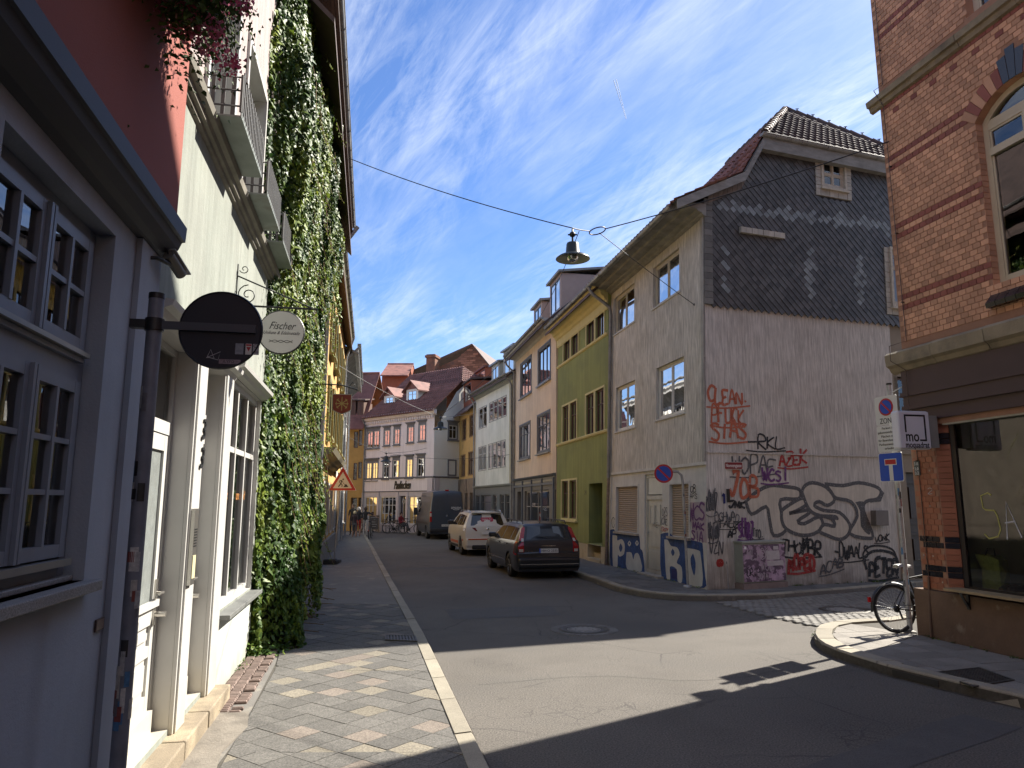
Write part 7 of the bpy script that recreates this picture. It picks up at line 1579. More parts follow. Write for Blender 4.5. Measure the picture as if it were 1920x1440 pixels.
# ---- lightbox sign
ls_ = thing('lightbox_sign', 'white square shop lightbox reading mo moquadrat on the brick corner', 'shop sign', B.p(.78, 3.0, .4)[:])
cu_ = .78; P_ = lambda d: B.p(cu_, 0, d);
LX = Fr(B.p(cu_, 0, 0)[:2], (-B.N.x, -B.N.y), 1)      # runs from the street towards the wall, faces the camera
LX.O = Vector((B.p(cu_, 0, .70).x, B.p(cu_, 0, .70).y, 0))
vb0, vb1 = 2.73, 3.27
mb = MB(); mb.fbox(LX, .0, vb0, -.14, .52, vb1, .0); bx = mb.build('casing', mat('light_grey_acrylic', (.66, .68, .72), .35, var=.03), ls_, bevel=.03)
mb = MB(); mb.fbox(LX, .02, vb0 + .02, .0, .50, vb1 - .02, .004); mb.build('face_panel', mat('matt_white_acrylic', (.78, .79, .83), .4, var=.03), ls_)
mb = MB(); wd = .024; mb.mat(black_metal)
x0, x1, y0, y1 = .10, .44, vb0 + .115, vb1 - .055
for a, b, c, e in ((x0, y1 - wd, x1, y1), (x0, y0 + .12, x0 + wd, y1 - wd - .0005), (x1 - wd, y0, x1, y1 - wd - .0005), (x1 - .11, y0 - .0, x1 - wd - .0005, y0 + wd)): mb.fbox(LX, a, b, .0045, c, e, .007)
mb.build('square_logo', None, ls_, 'open black square outline')
text('mo', .21, LX.M(.21, y0 + .06, .005), black_metal, ls_, 'logo_lettering', width=.21, bold=.003); text('moquadrat', .115, LX.M(.28, vb0 + .058, .005), black_metal, ls_, 'logo_lettering', width=.38, bold=.002)
mb = MB(); mb.fbox(LX, .525, vb0 + .03, -.12, .66, vb1 - .06, -.02); mb.build('wall_bracket', mat('grey_bracket', (.30, .30, .27), .5), ls_)
# STREET SIGNS
def pole(base, top, r, parent, m=galv, cap=True, name='pole'):
 mb = MB(); mb.tube([base, top], r, 16); mb.build(name, m, parent)
 if cap: mb = MB(); mb.tube([top, Vector(top) + Vector((0, 0, .03))], r * 1.05, 16); mb.build('cap', black_metal, parent)
def stickers(fr_fn, parent, n, seed, z0, z1, r_):
 rr_ = random.Random(seed); cols_ = [(.35, .35, .34), (.06, .16, .30), (.02, .02, .02), (.40, .38, .34), (.20, .05, .04), (.12, .12, .13), (.45, .44, .42)]
 for k in range(n):
  z = rr_.uniform(z0, z1); hgt = rr_.uniform(.05, .12); a = rr_.uniform(-1.4, 1.4); w_ = rr_.uniform(.5, 1.1); m_ = pl('sticker_%d' % (k % 7), cols_[k % 7], .5, var=.3, vs=40); mb = MB(); nn = 5; vs = []
  for i in range(nn + 1):
   t = a + w_ * (i / nn - .5); vs += [fr_fn(t, z, r_ * 1.006 + .0006 * (k % 5)), fr_fn(t, z + hgt, r_ * 1.006 + .0006 * (k % 5))]
  mb.add(vs, [[2 * i, 2 * i + 2, 2 * i + 3, 2 * i + 1] for i in range(nn)], True); mb.build('sticker', m_, parent)
blue_s = mat('traffic_blue', (.012, .07, .42), .4, var=.03); red_s = mat('traffic_red', (.42, .02, .025), .4, var=.03); white_s = mat('sign_white', (.62, .62, .57), .45, var=.05); grey_back = mat('sign_back_grey', (.20, .21, .22), .5)
pb_ = gnd(1707, 1186.5, .11); ptp = atY(1669, 722, pb_.y)
zp = thing('sign_post', 'sticker covered post with parking zone and dead end signs beside the bicycle', 'sign post', pb_[:])
pole(pb_, Vector((pb_.x, pb_.y, ptp.z)), .038, zp)
stickers(lambda t, z, r_: Vector((pb_.x + r_ * math.sin(t - .5), pb_.y - r_ * math.cos(t - .5), z)), zp, 22, 4, .7, 2.2, .038)
mb = MB(); mb.lathe([(.09, .0), (.09, .03), (.04, .05)], 14, Matrix.Translation((pb_.x, pb_.y, .10))); mb.build('foot', iron, zp)
mb = MB(); mb.tube([Vector((pb_.x, pb_.y, 3.66)), B.p(.2, 3.75, .02)], .008, 6); mb.build('stay', galv, zp)
zd = Vector((.33, -.94)).normalized()
ZF = Fr((pb_.x - zd.x * .26 - .045 * zd.y * -1 - .0, pb_.y - zd.y * .26), (zd.x, zd.y), 1); ZF.O += ZF.N * .05
def plate(fr, u0, v0, u1, v1, m, parent, name, t=.006, rr=.03, d=0, label=None):
 mb = MB(); pts = []
 for cx_, cy_, a0 in ((u1 - rr, v1 - rr, 0), (u0 + rr, v1 - rr, 90), (u0 + rr, v0 + rr, 180), (u1 - rr, v0 + rr, 270)):
  for k in range(5): a = R(a0 + k * 22.5); pts.append((cx_ + rr * math.cos(a), cy_ + rr * math.sin(a)))
 mb.npoly([fr.p(x, y, d) for x, y in pts], t, fr.N); return mb.build(name, m, parent, label)
def ring2(mb, fr, uc_, vc_, ro, ri, d, n=32):
 vs = []
 for k in range(n): a = 2 * math.pi * k / n; vs += [fr.p(uc_ + ro * math.cos(a), vc_ + ro * math.sin(a), d), fr.p(uc_ + ri * math.cos(a), vc_ + ri * math.sin(a), d)]
 mb.add(vs, [[2 * k, 2 * ((k + 1) % n), 2 * ((k + 1) % n) + 1, 2 * k + 1] for k in range(n)])
def noparking(fr, uc_, vc_, r_, parent, d, solid=True):
 mb = MB(); mb.mat(red_s); mb.npoly([fr.p(uc_ + r_ * math.cos(2 * math.pi * k / 32), vc_ + r_ * math.sin(2 * math.pi * k / 32), d) for k in range(32)], .003 if not solid else .006, fr.N)
 mb.mat(blue_s); mb.npoly([fr.p(uc_ + r_ * .80 * math.cos(2 * math.pi * k / 32), vc_ + r_ * .80 * math.sin(2 * math.pi * k / 32), d + .0075) for k in range(32)])
 mb.mat(red_s); stroke(mb, fr, [(uc_ - r_ * .6, vc_ + r_ * .6), (uc_ + r_ * .6, vc_ - r_ * .6)], r_ * .2, d + .0085)
 return mb.build('no_parking_disc', None, parent)
vz = 3.12
za = thing('zone_sign', 'white parking zone sign with red and blue disc above the word ZONE', 'road sign', ZF.p(.26, 3.35, 0)[:])
plate(ZF, .06, 3.18, .48, 3.62, white_s, za, 'plate'); noparking(ZF, .27, 3.45, .135, za, .007, False); text('ZONE', .12, ZF.M(.27, 3.235, .0075), black_metal, za, 'word_zone', width=.27)
zb = thing('resident_parking_sign', 'white text sign about resident parking under the zone sign', 'road sign', ZF.p(.26, 2.95, 0)[:])
plate(ZF, .06, 2.765, .48, 3.165, white_s, zb, 'plate')
for k, s_ in enumerate(('Parken in', 'gekennzeichneten', 'Flächen nur', 'für Bewohner mit', 'Parkausweis Nr.', 'erlaubt')): text(s_, .052, ZF.M(.27, 3.125 - k * .062, .0075), black_metal, zb, 'text_line', width=min(.38, .024 * len(s_)))
zc_ = thing('dead_end_sign', 'blue dead end sign with white T and red bar below the text sign', 'road sign', ZF.p(.26, 2.5, 0)[:])
plate(ZF, .05, 2.31, .49, 2.75, white_s, zc_, 'border'); plate(ZF, .06, 2.32, .48, 2.74, blue_s, zc_, 'plate', .002, .03, .0065)
mb = MB(); mb.mat(white_s); mb.fbox(ZF, .235, 2.325, .0088, .305, 2.56, .0096); mb.fbox(ZF, .16, 2.56, .0088, .38, 2.655, .0096); mb.mat(red_s); mb.fbox(ZF, .172, 2.572, .0097, .368, 2.643, .0105); mb.build('symbol', None, zc_)
p = gnd(1290, 1101, .11); npp = thing('no_parking_sign', 'round no parking sign on a bent grey pole by the right shutter', 'road sign', p[:])
top = atY(1262, 886, p.y);
mb = MB(); ax = Vector((p.x - .16, p.y, 0)); pts = [p, p + Vector((-.02, 0, 1.2)), Vector((p.x - .03, p.y, 2.45)), Vector((p.x - .05, p.y, 2.62)), Vector((p.x - .13, p.y, 2.70)), Vector((p.x - .42, p.y - .02, 2.71))]; mb.tube(pts, .03, 12); mb.build('pole', galv, npp)
stickers(lambda t, z, r_: Vector((p.x - .015 + r_ * math.sin(t), p.y - r_ * math.cos(t), z)), npp, 16, 9, .9, 2.3, .031)
cN = atY(1244, 888, p.y - .05); FN = Fr((cN.x - .3, cN.y), (1, -.05), 1); noparking(FN, .3, cN.z, .215, npp, .0); mb = MB(); mb.lathe([(.10, 0), (.10, .04), (.03, .05)], 12, Matrix.Translation(p)); mb.build('foot', galv, npp)
p = gnd(1365, 1104, .11); sn_ = thing('street_name_sign', 'maroon street name sign reading Nonnengasse on a thin post at the house corner', 'street sign', p[:])
pole(p, Vector((p.x - .05, p.y, atY(1354, 866, p.y).z)), .03, sn_); stickers(lambda t, z, r_: Vector((p.x - .012 + r_ * math.sin(t), p.y - r_ * math.cos(t), z)), sn_, 12, 2, .6, 2.0, .036)
a = atY(1358, 873, p.y - .04); FS = Fr((a.x, a.y), (1, .12), 1); zz = a.z
plate(FS, .0, zz - .085, .44, zz + .085, white_s, sn_, 'plate_border', .004, .03); plate(FS, .01, zz - .075, .43, zz + .075, mat('maroon_enamel', (.20, .02, .03), .35), sn_, 'plate', .002, .028, .0045); text('Nonnengasse', .11, FS.M(.22, zz, .0068), wt, sn_, 'street_name', width=.37, bold=.001)
mb = MB(); mb.box((p.x - .09, p.y - .05, 2.02), (p.x - .01, p.y - .03, 2.42)); mb.box((p.x + .06, p.y - .05, 2.0), (p.x + .13, p.y - .03, 2.3)); mb.build('small_side_plate', black_metal, sn_)
cb_ = thing('utility_cabinet', 'grey street utility cabinet covered in purple graffiti beside the house wall', 'cabinet', gnd(1440, 1103, .1)[:])
a0, a1 = gnd(1395, 1106, .11), gnd(1475, 1101, .11); cd_ = Vector((a1.x - a0.x, a1.y - a0.y)); CW = cd_.length; CF = Fr((a0.x, a0.y), (cd_.x, cd_.y), 1)
ctp = atY(1440, 1014, (a0.y + a1.y) / 2).z; cgm = mat('cabinet_grey_grp', (.30, .31, .27), .6, var=.1, vs=5, dirt=(.2, .18, .13), dirt_h=.4)
mb = MB(); mb.fbox(CF, -.02, .08, -.34, CW + .02, .24, .02); mb.build('concrete_base', mat('pinkish_concrete', (.24, .18, .16), .9, var=.2, vs=5), cb_)
mb = MB(); mb.fbox(CF, .0, .245, -.32, CW, ctp - .05, .0); mb.build('housing', cgm, cb_, bevel=.01); mb = MB(); mb.fbox(CF, -.02, ctp - .048, -.35, CW + .02, ctp, .03); mb.build('lid', cgm, cb_, bevel=.008)
prp = mat('purple_graffiti_cover', (.115, .065, .10), .7, var=.35, vs=6, c2=(.40, .27, .36), c2s=7, c2r=(.48, .53))
for k in range(2):
 mb = MB(); mb.fbox(CF, .02 + k * (CW - .02) / 2, .27, .001, (k + 1) * (CW - .02) / 2 - .003 + .01, ctp - .08, .014); mb.build('cabinet_door', prp, cb_)
for k, (s_, x, y, sc_, m_) in enumerate((('MLADR', .12, .75, .22, pnk), ('WOZ', .5, .5, .2, pnk), ('EKV', .55, .8, .14, pnk), ('DRIP', .1, .40, .15, blk), ('SOTA', .4, .32, .12, pnk))):
 r_ = random.Random(s_); mb = MB()
 for i, ch in enumerate(s_):
  for st in GL[ch]: stroke(mb, CF, [(x + (i + px_ * .85 + r_.uniform(-.08, .08)) * sc_ * .62, y + (py_ + r_.uniform(-.08, .08)) * sc_) for px_, py_ in smoothline(st, 3)], .02, .0155 + .0004 * k)
 mb.build('graffiti_tag', m_, cb_)
mb = MB(); mb.fquad(CF, CW * .55, ctp - .42, CW * .86, ctp - .22, .0172); mb.fquad(CF, CW * .72, ctp - .2, CW * .84, ctp - .12, .0174); mb.fquad(CF, CW * .56, ctp - .55, CW * .95, ctp - .44, .0171); mb.build('torn_poster', mat('torn_white_paper', (.50, .45, .45), .8, var=.12, vs=10), cb_)
mb = MB(); mb.fbox(CF, .05, ctp - .17, .0155, .11, ctp - .11, .017); mb.build('sticker', wt, cb_)
pp = L.p(3.72, 0, .30); rs_ = thing('round_sign', 'black back of a round traffic sign on a near pole covered in stickers', 'road sign', pp[:])
pdark = mat('dark_grey_post', (.16, .17, .20), .5, var=.2, vs=9)
pole(pp, pp + Vector((0, 0, 3.07)), .038, rs_, pdark); stickers(lambda t, z, r_: Vector((pp.x + r_ * math.sin(t + .35), pp.y - r_ * math.cos(t + .35), z)), rs_, 26, 12, .9, 2.5, .038)
dq = L.uv(405, 610, .63); cD = L.p(3.72, dq[1], .635); DF = Fr((cD.x - .5, cD.y), (L.N.x, L.N.y), 1); DF.O = Vector((cD.x, cD.y, 0)) - DF.U * .5
mb = MB(); vc = dq[1]; MM = DF.M(.5, vc, 0)
mb.lathe([(.0, -.006), (.205, -.006), (.213, -.012), (.216, .0), (.21, .012), (.205, .004), (.0, .004)], 48, MM, smooth=False); mb.build('disc', mat('matt_black_sign_back', (.014, .016, .024), .5, var=.1), rs_)
mb = MB(); zb_ = vc + .01; mb.fbox(DF, .12, zb_ - .022, .006, .68, zb_ + .022, .022); mb.build('bracket_arm', mat('dark_arm', (.06, .065, .075), .5), rs_)
mb = MB(); mb.tube([pp + Vector((0, 0, vc - .02)), pp + Vector((0, 0, vc + .045))], .048, 16); mb.fbox(DF, .05, zb_ - .02, -.02, .13, zb_ + .025, .03); mb.build('clamp', black_metal, rs_)
for (x, y, w_, h_, m_) in ((.60, .48, .042, .06, mat('grey_sticker', (.26, .28, .30), .5, var=.25, vs=60)), (.647, .48, .032, .06, white_s), (.685, .48, .032, .06, mat('pale_sticker', (.42, .42, .42), .5))):
 mb = MB(); mb.fquad(DF, x - w_ / 2, vc - .10 - h_ / 2 + 0, x + w_ / 2, vc - .10 + h_ / 2, .0052); mb.build('sticker', m_, rs_)
mb = MB(); mb.mat(red_s); mb.npoly([DF.p(.635, vc - .088, .0056), DF.p(.659, vc - .088, .0056), DF.p(.647, vc - .112, .0056)]); mb.fquad(DF, .633, vc - .082, .661, vc - .073, .0056); mb.build('sticker_mark', None, rs_)
text('CE', .024, DF.M(.685, vc - .082, .0056), black_metal, rs_, 'lettering'); text('2012', .014, DF.M(.685, vc - .115, .0056), black_metal, rs_, 'lettering')
mb = MB(); stroke(mb, DF, [(.44, vc - .15), (.455, vc - .11), (.475, vc - .155), (.435, vc - .155), (.505, vc - .12), (.495, vc - .165), (.44, vc - .15)], .003, .0055); mb.build('drawn_mark', mat('silver_pen', (.5, .5, .5), .5), rs_)
mb = MB(); mb.fquad(DF, .50, vc - .185, .61, vc - .160, .0054); mb.build('sticker', mat('pinkish_sticker', (.28, .22, .24), .6, var=.3, vs=80), rs_); text('ILYYO', .02, DF.M(.55, vc - .1725, .0058), black_metal, rs_, 'lettering')
fs = thing('hanging_sign', 'round white hanging sign lettered Fischer on a wrought iron bracket', 'shop sign', L.p(7.45, 3.8, .5)[:])
fv = 3.80; FD = Fr(L.p(7.45, 0, 0)[:2], (L.N.x, L.N.y), 1); dc = None
for d_ in np.arange(.3, .8, .01):
 q = L.uv(527, 622, d_)
 if q[0] < 7.45: dc = d_; fv = q[1]; break
mb = MB(); mb.lathe([(0, .012), (.222, .012), (.232, .016), (.24, .0), (.232, -.016), (.222, -.012), (0, -.012)], 48, FD.M(dc, fv, 0), smooth=False); mb.mat(mat('ivory_enamel', (.56, .56, .53), .4, var=.02)); mb.disc(FD.M(dc, fv, .0135), .219, 48); mb.ms[0] = black_metal if mb.ms[0] is None else mb.ms[0]
mb2 = MB(); mb2.mat(black_metal); mb2.lathe([(.0, .011), (.232, .013), (.24, .0), (.232, -.013), (0, -.011)], 48, FD.M(dc, fv, 0), smooth=False); mb2.build('disc_rim', None, fs)
mb3 = MB(); mb3.mat(mat('ivory_enamel', (.56, .56, .53), .4, var=.02)); mb3.disc(FD.M(dc, fv, .0145), .226, 48); mb3.build('disc_face', None, fs)
text('Fischer', .115, FD.M(dc, fv + .065, .0152), black_metal, fs, 'script_lettering', shear=.45, width=.27); text('Unikate & Edelmetalle', .05, FD.M(dc, fv - .01, .0152), black_metal, fs, 'script_lettering', shear=.45, width=.37)
mb = MB()
for s_ in (1, -1): stroke(mb, FD, smoothline([(dc - .12, fv - .10 + .012 * s_), (dc - .06, fv - .10 - .012 * s_), (dc, fv - .10 + .012 * s_), (dc + .06, fv - .10 - .012 * s_), (dc + .12, fv - .10 + .012 * s_)], 5), .006, .0155 + .0003 * s_)
mb.build('flourish', black_metal, fs)
mb = MB(); bt = fv + .27
mb.tube([FD.p(0, bt - .15), FD.p(0, bt + .45)], .012, 8); mb.tube([FD.p(0, bt), FD.p(dc + .36, bt)], .011, 8); mb.tube([FD.p(.01, bt + .32), FD.p(dc + .30, bt + .01)], .008, 8)
def spiral(c, r0, r1, a0, a1, n=22): return [FD.p(c[0] + (r0 + (r1 - r0) * k / n) * math.cos(a0 + (a1 - a0) * k / n), c[1] + (r0 + (r1 - r0) * k / n) * math.sin(a0 + (a1 - a0) * k / n)) for k in range(n + 1)]
mb.tube(spiral((.12, bt + .12), .11, .02, R(90), R(90 + 560)), .006, 6); mb.tube(spiral((.07, bt + .40), .05, .012, R(200), R(620), 16), .005, 6); mb.tube(spiral((dc + .30, bt - .05), .05, .012, R(90), R(500), 16), .005, 6)
for x in (dc - .14, dc + .14): mb.tube([FD.p(x, bt), FD.p(x, bt - .06)], .004, 6)
for s_ in (-1, 1): mb.tube(spiral((dc + s_ * .09, fv - .275), .045, .012, R(90), R(90 - s_ * 420), 14), .005, 6)
mb.tube([FD.p(dc - .05, bt), FD.p(dc - .05, bt - .04)], .004, 6); mb.build('bracket', black_metal, fs)
q = L.uv(335, 495, .16); cc = thing('security_camera', 'small grey security camera with black cable on the wall above the round sign', 'camera', L.p(q[0], q[1], .1)[:])
C1 = L.p(q[0] - .03, q[1] + .05, .10); ax = (L.U * .9 + Vector((0, 0, -.45)) + L.N * .25).normalized(); C2 = C1 + ax * .19
mb = MB(); mb.tube([C1, C2], .036, 16); mb.build('housing', mat('camera_grey', (.16, .155, .13), .5), cc); mb = MB(); mb.tube([C2, C2 + ax * .004], .03, 16); mb.build('lens', pl('lens_glass', (.01, .01, .012), .05), cc)
up_v = Vector((0, 0, 1)); sv_ = ax.cross(up_v).normalized(); uu_ = sv_.cross(ax).normalized()
mb = MB(); mb.box8([(C1 + ax * a + sv_ * b * .04 + uu_ * c)[:] for a, b, c in ((-.01, -1, .036), (.23, -1, .036), (.23, 1, .036), (-.01, 1, .036), (-.01, -1, .044), (.23, -1, .044), (.23, 1, .044), (-.01, 1, .044))]); mb.build('sunshield', mat('camera_pale', (.42, .42, .40), .5), cc)
mb = MB(); mt = L.p(q[0] - .16, q[1] - .02, .0); mb.tube([mt, mt + L.N * .012], .04, 14); mb.tube([mt, mt + L.N * .07, C1 + ax * .05 - uu_ * .04], .013, 8); mb.build('bracket', black_metal, cc)
mb = MB(); mb.tube([Vector(x) for x in (mt + up_v * .03, mt + up_v * .13 + L.N * .06, C1 + up_v * .09 - ax * .05, C1 - ax * .005)], .005, 6); mb.build('cable', black_metal, cc)
q = L.uv(187, 1171, .01); pq = thing('wall_plaque', 'small brown framed plaque low on the blue grey wall', 'plaque', L.p(q[0], q[1], .01)[:])
mb = MB(); mb.fbox(L, q[0] - .06, q[1] - .032, .004, q[0] + .06, q[1] + .032, .012); mb.build('frame', mat('dark_bronze', (.06, .035, .03), .5), pq); mb = MB(); mb.fbox(L, q[0] - .054, q[1] - .026, .0125, q[0] + .054, q[1] + .026, .014); mb.build('plate', mat('brown_brass', (.15, .10, .08), .4, var=.2, vs=60), pq)
for k in range(3): text('Bausubstanz GmbH', .012, L.M(q[0] + .012, q[1] + .014 - k * .014, .0143), mat('pale_engraving', (.26, .2, .17), .5), pq, 'engraving', width=.06) if False else None
c = atY(641, 757, 13.2); SF = Fr((c.x - .5, c.y), (L.N.x, L.N.y), 1); SF.O = Vector((c.x, c.y, 0)) - SF.U * .5; z = c.z
sh_ = thing('shield_sign', 'red shield shaped sign with gold crossed ornament hanging over the pavement', 'sign', c[:])
W_ = .175; gold = mat('gold_leaf', (.50, .34, .12), .4, metal=.3)
sp_ = [(-W_, .18), (W_, .18), (W_ * .98, -.12), (W_ * .6, -.16), (0, -.20), (-W_ * .6, -.16), (-W_ * .98, -.12)]
mb = MB(); mb.npoly([SF.p(.5 + x, z + y, 0) for x, y in sp_], .012, SF.N); mb.build('border', mat('pale_border', (.5, .42, .34), .6), sh_)
mb = MB(); mb.npoly([SF.p(.5 + x * .93, z + y * .93, .0125) for x, y in sp_], .002, SF.N); mb.build('shield', mat('oxide_red_enamel', (.27, .035, .015), .45), sh_)
mb = MB()
for a in (0, 52, -52, 90):
 s_, c_ = math.sin(R(a)), math.cos(R(a)); stroke(mb, SF, [(.5 - s_ * .12, z - c_ * .13), (.5 + s_ * .12, z + c_ * .13)], .016, .0148 + .0002 * a / 90)
 if a:
  for e in (-1, 1): stroke(mb, SF, [(.5 + e * s_ * .10 - c_ * .03, z + e * c_ * .11 + s_ * .03), (.5 + e * s_ * .10 + c_ * .03, z + e * c_ * .11 - s_ * .03)], .012, .0153)
mb.npoly([SF.p(.5 + .035 * math.cos(k * math.pi / 6) * (1 if k % 2 else .6), z + .035 * math.sin(k * math.pi / 6) * (1 if k % 2 else .6), .0158) for k in range(12)]); mb.build('emblem', gold, sh_)
mb = MB(); wp = L.p(c.y / L.U.y * 1.0, 0, 0); wu = (Vector((c.x, c.y, 0)) - L.O).dot(L.U); wp = L.p(wu, z + .27, .02)
mb.tube([wp + Vector((0, 0, -.12)), wp + L.N * .15 + Vector((0, 0, .02)), wp + L.N * .5 + Vector((0, 0, .09)), wp + L.N * .85 + Vector((0, 0, .08)), wp + L.N * 1.15], .012, 8)
for x in (.35, .75, 1.0): mb.tube([wp + L.N * x + Vector((0, 0, .07)), wp + L.N * (x + .06) + Vector((0, 0, .14)), wp + L.N * (x + .1) + Vector((0, 0, .08))], .006, 5)
for x in (-.12, .12): mb.tube([SF.p(.5 + x, z + .18), SF.p(.5 + x, z + .33)], .005, 5)
mb.build('bracket', black_metal, sh_)
b0 = gnd(626, 1057, .11); rw = thing('roadworks_sign', 'red bordered triangular roadworks sign on a thin pole beside the left wall', 'road sign', b0[:])
tz = atY(643, 905, b0.y); pole(b0, Vector((tz.x - .0 - .05, b0.y, tz.z + .2)), .022, rw)
mb = MB(); mb.box((b0.x - .36, b0.y - .25, .11), (b0.x + .14, b0.y + .12, .22)); mb.box((b0.x - .30, b0.y - .20, .22), (b0.x + .08, b0.y + .08, .25)); mb.build('rubber_foot', mat('black_rubber', (.025, .025, .025), .85), rw, bevel=.02)
mb = MB(); mb.box((b0.x - .3, b0.y + .3, .11), (b0.x + .1, b0.y + .6, .2)); mb.build('rubber_foot', mat('grey_rubber', (.08, .08, .08), .85), rw, bevel=.02)
TF = Fr((tz.x - .5, b0.y - .04), (1, .0), 1); zc2 = tz.z - .02
def tri(s, d, m, nm, t=.004, cy_=0):
 mb = MB(); mb.npoly([TF.p(.5 - s, zc2 - .52 * s + cy_, d), TF.p(.5 + s, zc2 - .52 * s + cy_, d), TF.p(.5, zc2 + 1.2 * s + cy_, d)], t, TF.N); mb.build(nm, m, rw)
tri(.445, -.004, white_s, 'plate'); tri(.43, .0005, red_s, 'red_border', .002); tri(.30, .003, white_s, 'white_field', .002)
mb = MB()
for st, w_ in (([(-.13, -.11), (-.07, -.03), (-.05, .02), (-.02, .09)], .035), ([(-.06, .0), (-.01, -.05), (-.02, -.11)], .03), ([(-.02, .09), (-.09, .08), (-.10, .02)], .025), ([(-.02, .08), (.01, .02), (.05, -.02), (.10, -.09)], .014)):
 stroke(mb, TF, [(.5 + x, zc2 - .0 + y) for x, y in st], w_, .0055)
mb.npoly([TF.p(.5 + .015 + .026 * math.cos(k * .6), zc2 + .125 + .026 * math.sin(k * .6), .0056) for k in range(10)]); mb.npoly([TF.p(.5 + .03, zc2 - .12, .0057), TF.p(.5 + .19, zc2 - .12, .0057), TF.p(.5 + .12, zc2 - .03, .0057), TF.p(.5 + .09, zc2 - .03, .0057)]); mb.build('digging_figure_symbol', black_metal, rw)
# STREET LAMPS AND WIRES
lamp_g = mat('dark_green_black_enamel', (.012, .016, .013), .35); lamp_in = mat('pale_reflector', (.36, .36, .30), .5, var=.1)
def street_lamp(P, s=1.0, lb='', grp='catenary street lamps'):
 t = thing('street_lamp', lb, 'street lamp', P[:], grp)
 M = Matrix.Translation(P) @ Matrix.Scale(s, 4)
 mb = MB(); mb.lathe([(.0, .36), (.03, .36), (.035, .35), (.12, .33), (.135, .30), (.155, .10), (.165, .085), (.30, .03), (.365, -.02), (.37, -.035)], 40, M); mb.build('shade', lamp_g, t)
 mb = MB(); mb.lathe([(.366, -.036), (.358, -.022), (.29, .022), (.15, .07), (.14, .08)], 40, M); mb.build('reflector', lamp_in, t)
 mb = MB(); mb.lathe([(.145, .07), (.14, .02), (.11, -.05), (.06, -.09), (0, -.10)], 24, M); mb.build('bulb_glass', glass_mat('lamp_glass', (.8, .8, .75), .15), t)
 mb = MB(); mb.tube([M @ Vector((0, 0, .36)), M @ Vector((0, 0, .47))], .022 * s, 10); mb.lathe([(0, .47), (.05, .48), (.075, .52), (.05, .57), (.02, .59), (.02, .64), (0, .66)], 14, M); mb.tube([M @ Vector((-.1, 0, .52)), M @ Vector((.1, 0, .52))], .018 * s, 8); mb.build('suspension', black_metal, t)
 return t
PL_ = atY(1074, 483, 12.2); street_lamp(PL_, .82, 'black shaded street lamp hanging on the wire above the junction')
wire_m = pl('black_wire', (.02, .02, .022), .6)
def wire(a, b, lb, sag=.1, r=.008, nm='overhead_wire', m=None, grp=None):
 a, b = Vector(a), Vector(b); mb = MB(); pts = [a.lerp(b, k / 14) - Vector((0, 0, sag * 4 * (k / 14) * (1 - k / 14))) for k in range(15)]; mb.tube(pts, r, 6, caps=False)
 return mb.build(nm, m or wire_m, None, lb, cat='wire', group=grp)
ltop = PL_ + Vector((0, 0, .55)); rgc = atY(1120, 433, 13.3)
lw_ = L.p(16.0, 0, 0); aL = atY(640, 280, lw_.y); aL = Vector((L.p(15.3, 0, .1).x, lw_.y, aL.z))
rt = thing('wire_ring', 'steel ring joining the three overhead wires next to the near lamp', 'ring', rgc[:])
mb = MB(); mb.tube([rgc + Vector((.155 * math.cos(a), .19 * math.sin(a), .03 * math.cos(a) )) for a in [k * math.pi / 12 for k in range(25)]], .012, 8, caps=False); mb.build('ring', mat('brown_steel_ring', (.10, .075, .06), .5, metal=.4), rt)
hook = B.p(*B.uv(1672, 266, .0), .05)
wire(aL, ltop, 'overhead wire from the ivy house to the near lamp', .12, .010); wire(ltop, rgc - Vector((.155, 0, 0)), 'short wire between the near lamp and its ring', .01, .011)
wire(rgc + Vector((.14, -.05, .02)), hook, 'overhead wire from the ring to the brick building', .06, .010); wire(rgc + Vector((.05, .1, 0)), G.p(*G.uv(1301, 571, .03), .03), 'overhead wire from the ring to the graffiti house corner', .02, .008)
mb = MB(); e = G.p(*G.uv(1301, 571, .03), .03); mb.tube([e, e - G.N * .04], .03, 8); mb.build('wall_hook', iron, gh)
l2 = atY(826, 800, 37.); l3 = atY(724, 862, 44.)
street_lamp(l2 - Vector((0, 0, .1)), 1.05, 'black street lamp hanging before the sage side of the café house'); street_lamp(l3 - Vector((0, 0, .1)), .95, 'most distant hanging street lamp before the lilac facade')
pm = atY(1000, 610, 24.); wire(ltop - Vector((-.12, 0, .06)), pm, 'overhead cable from the near lamp down the street', .2, .007); wire(pm, atY(826, 785, 37) + Vector((0, 0, .2)), 'overhead cable on to the second lamp', .3, .012)
l2t = l2 + Vector((0, 0, .5)); l3t = l3 + Vector((0, 0, .42))
wire(L.p(26, 6.9, .2), l2t, 'pale wire from the yellow house to the second lamp', .15, .008, m=mat('pale_wire', (.25, .25, .25), .6)); wire(l2t, MI.p(*MI.uv(893, 774), .0), 'pale wire from the second lamp to the mint house', .05, .013, m=mat('pale_wire', (.25, .25, .25), .6))
wire(L.p(40, 5.6, .1), l3t, 'wire from the white house to the farthest lamp', .1, .010); wire(l3t, PF.p(*PF.uv(800, 840), .0), 'wire from the farthest lamp to the café house', .1, .010); wire(l3t, MI.p(*MI.uv(958, 852), .0), 'long wire from the farthest lamp to the mint house', .3, .010)
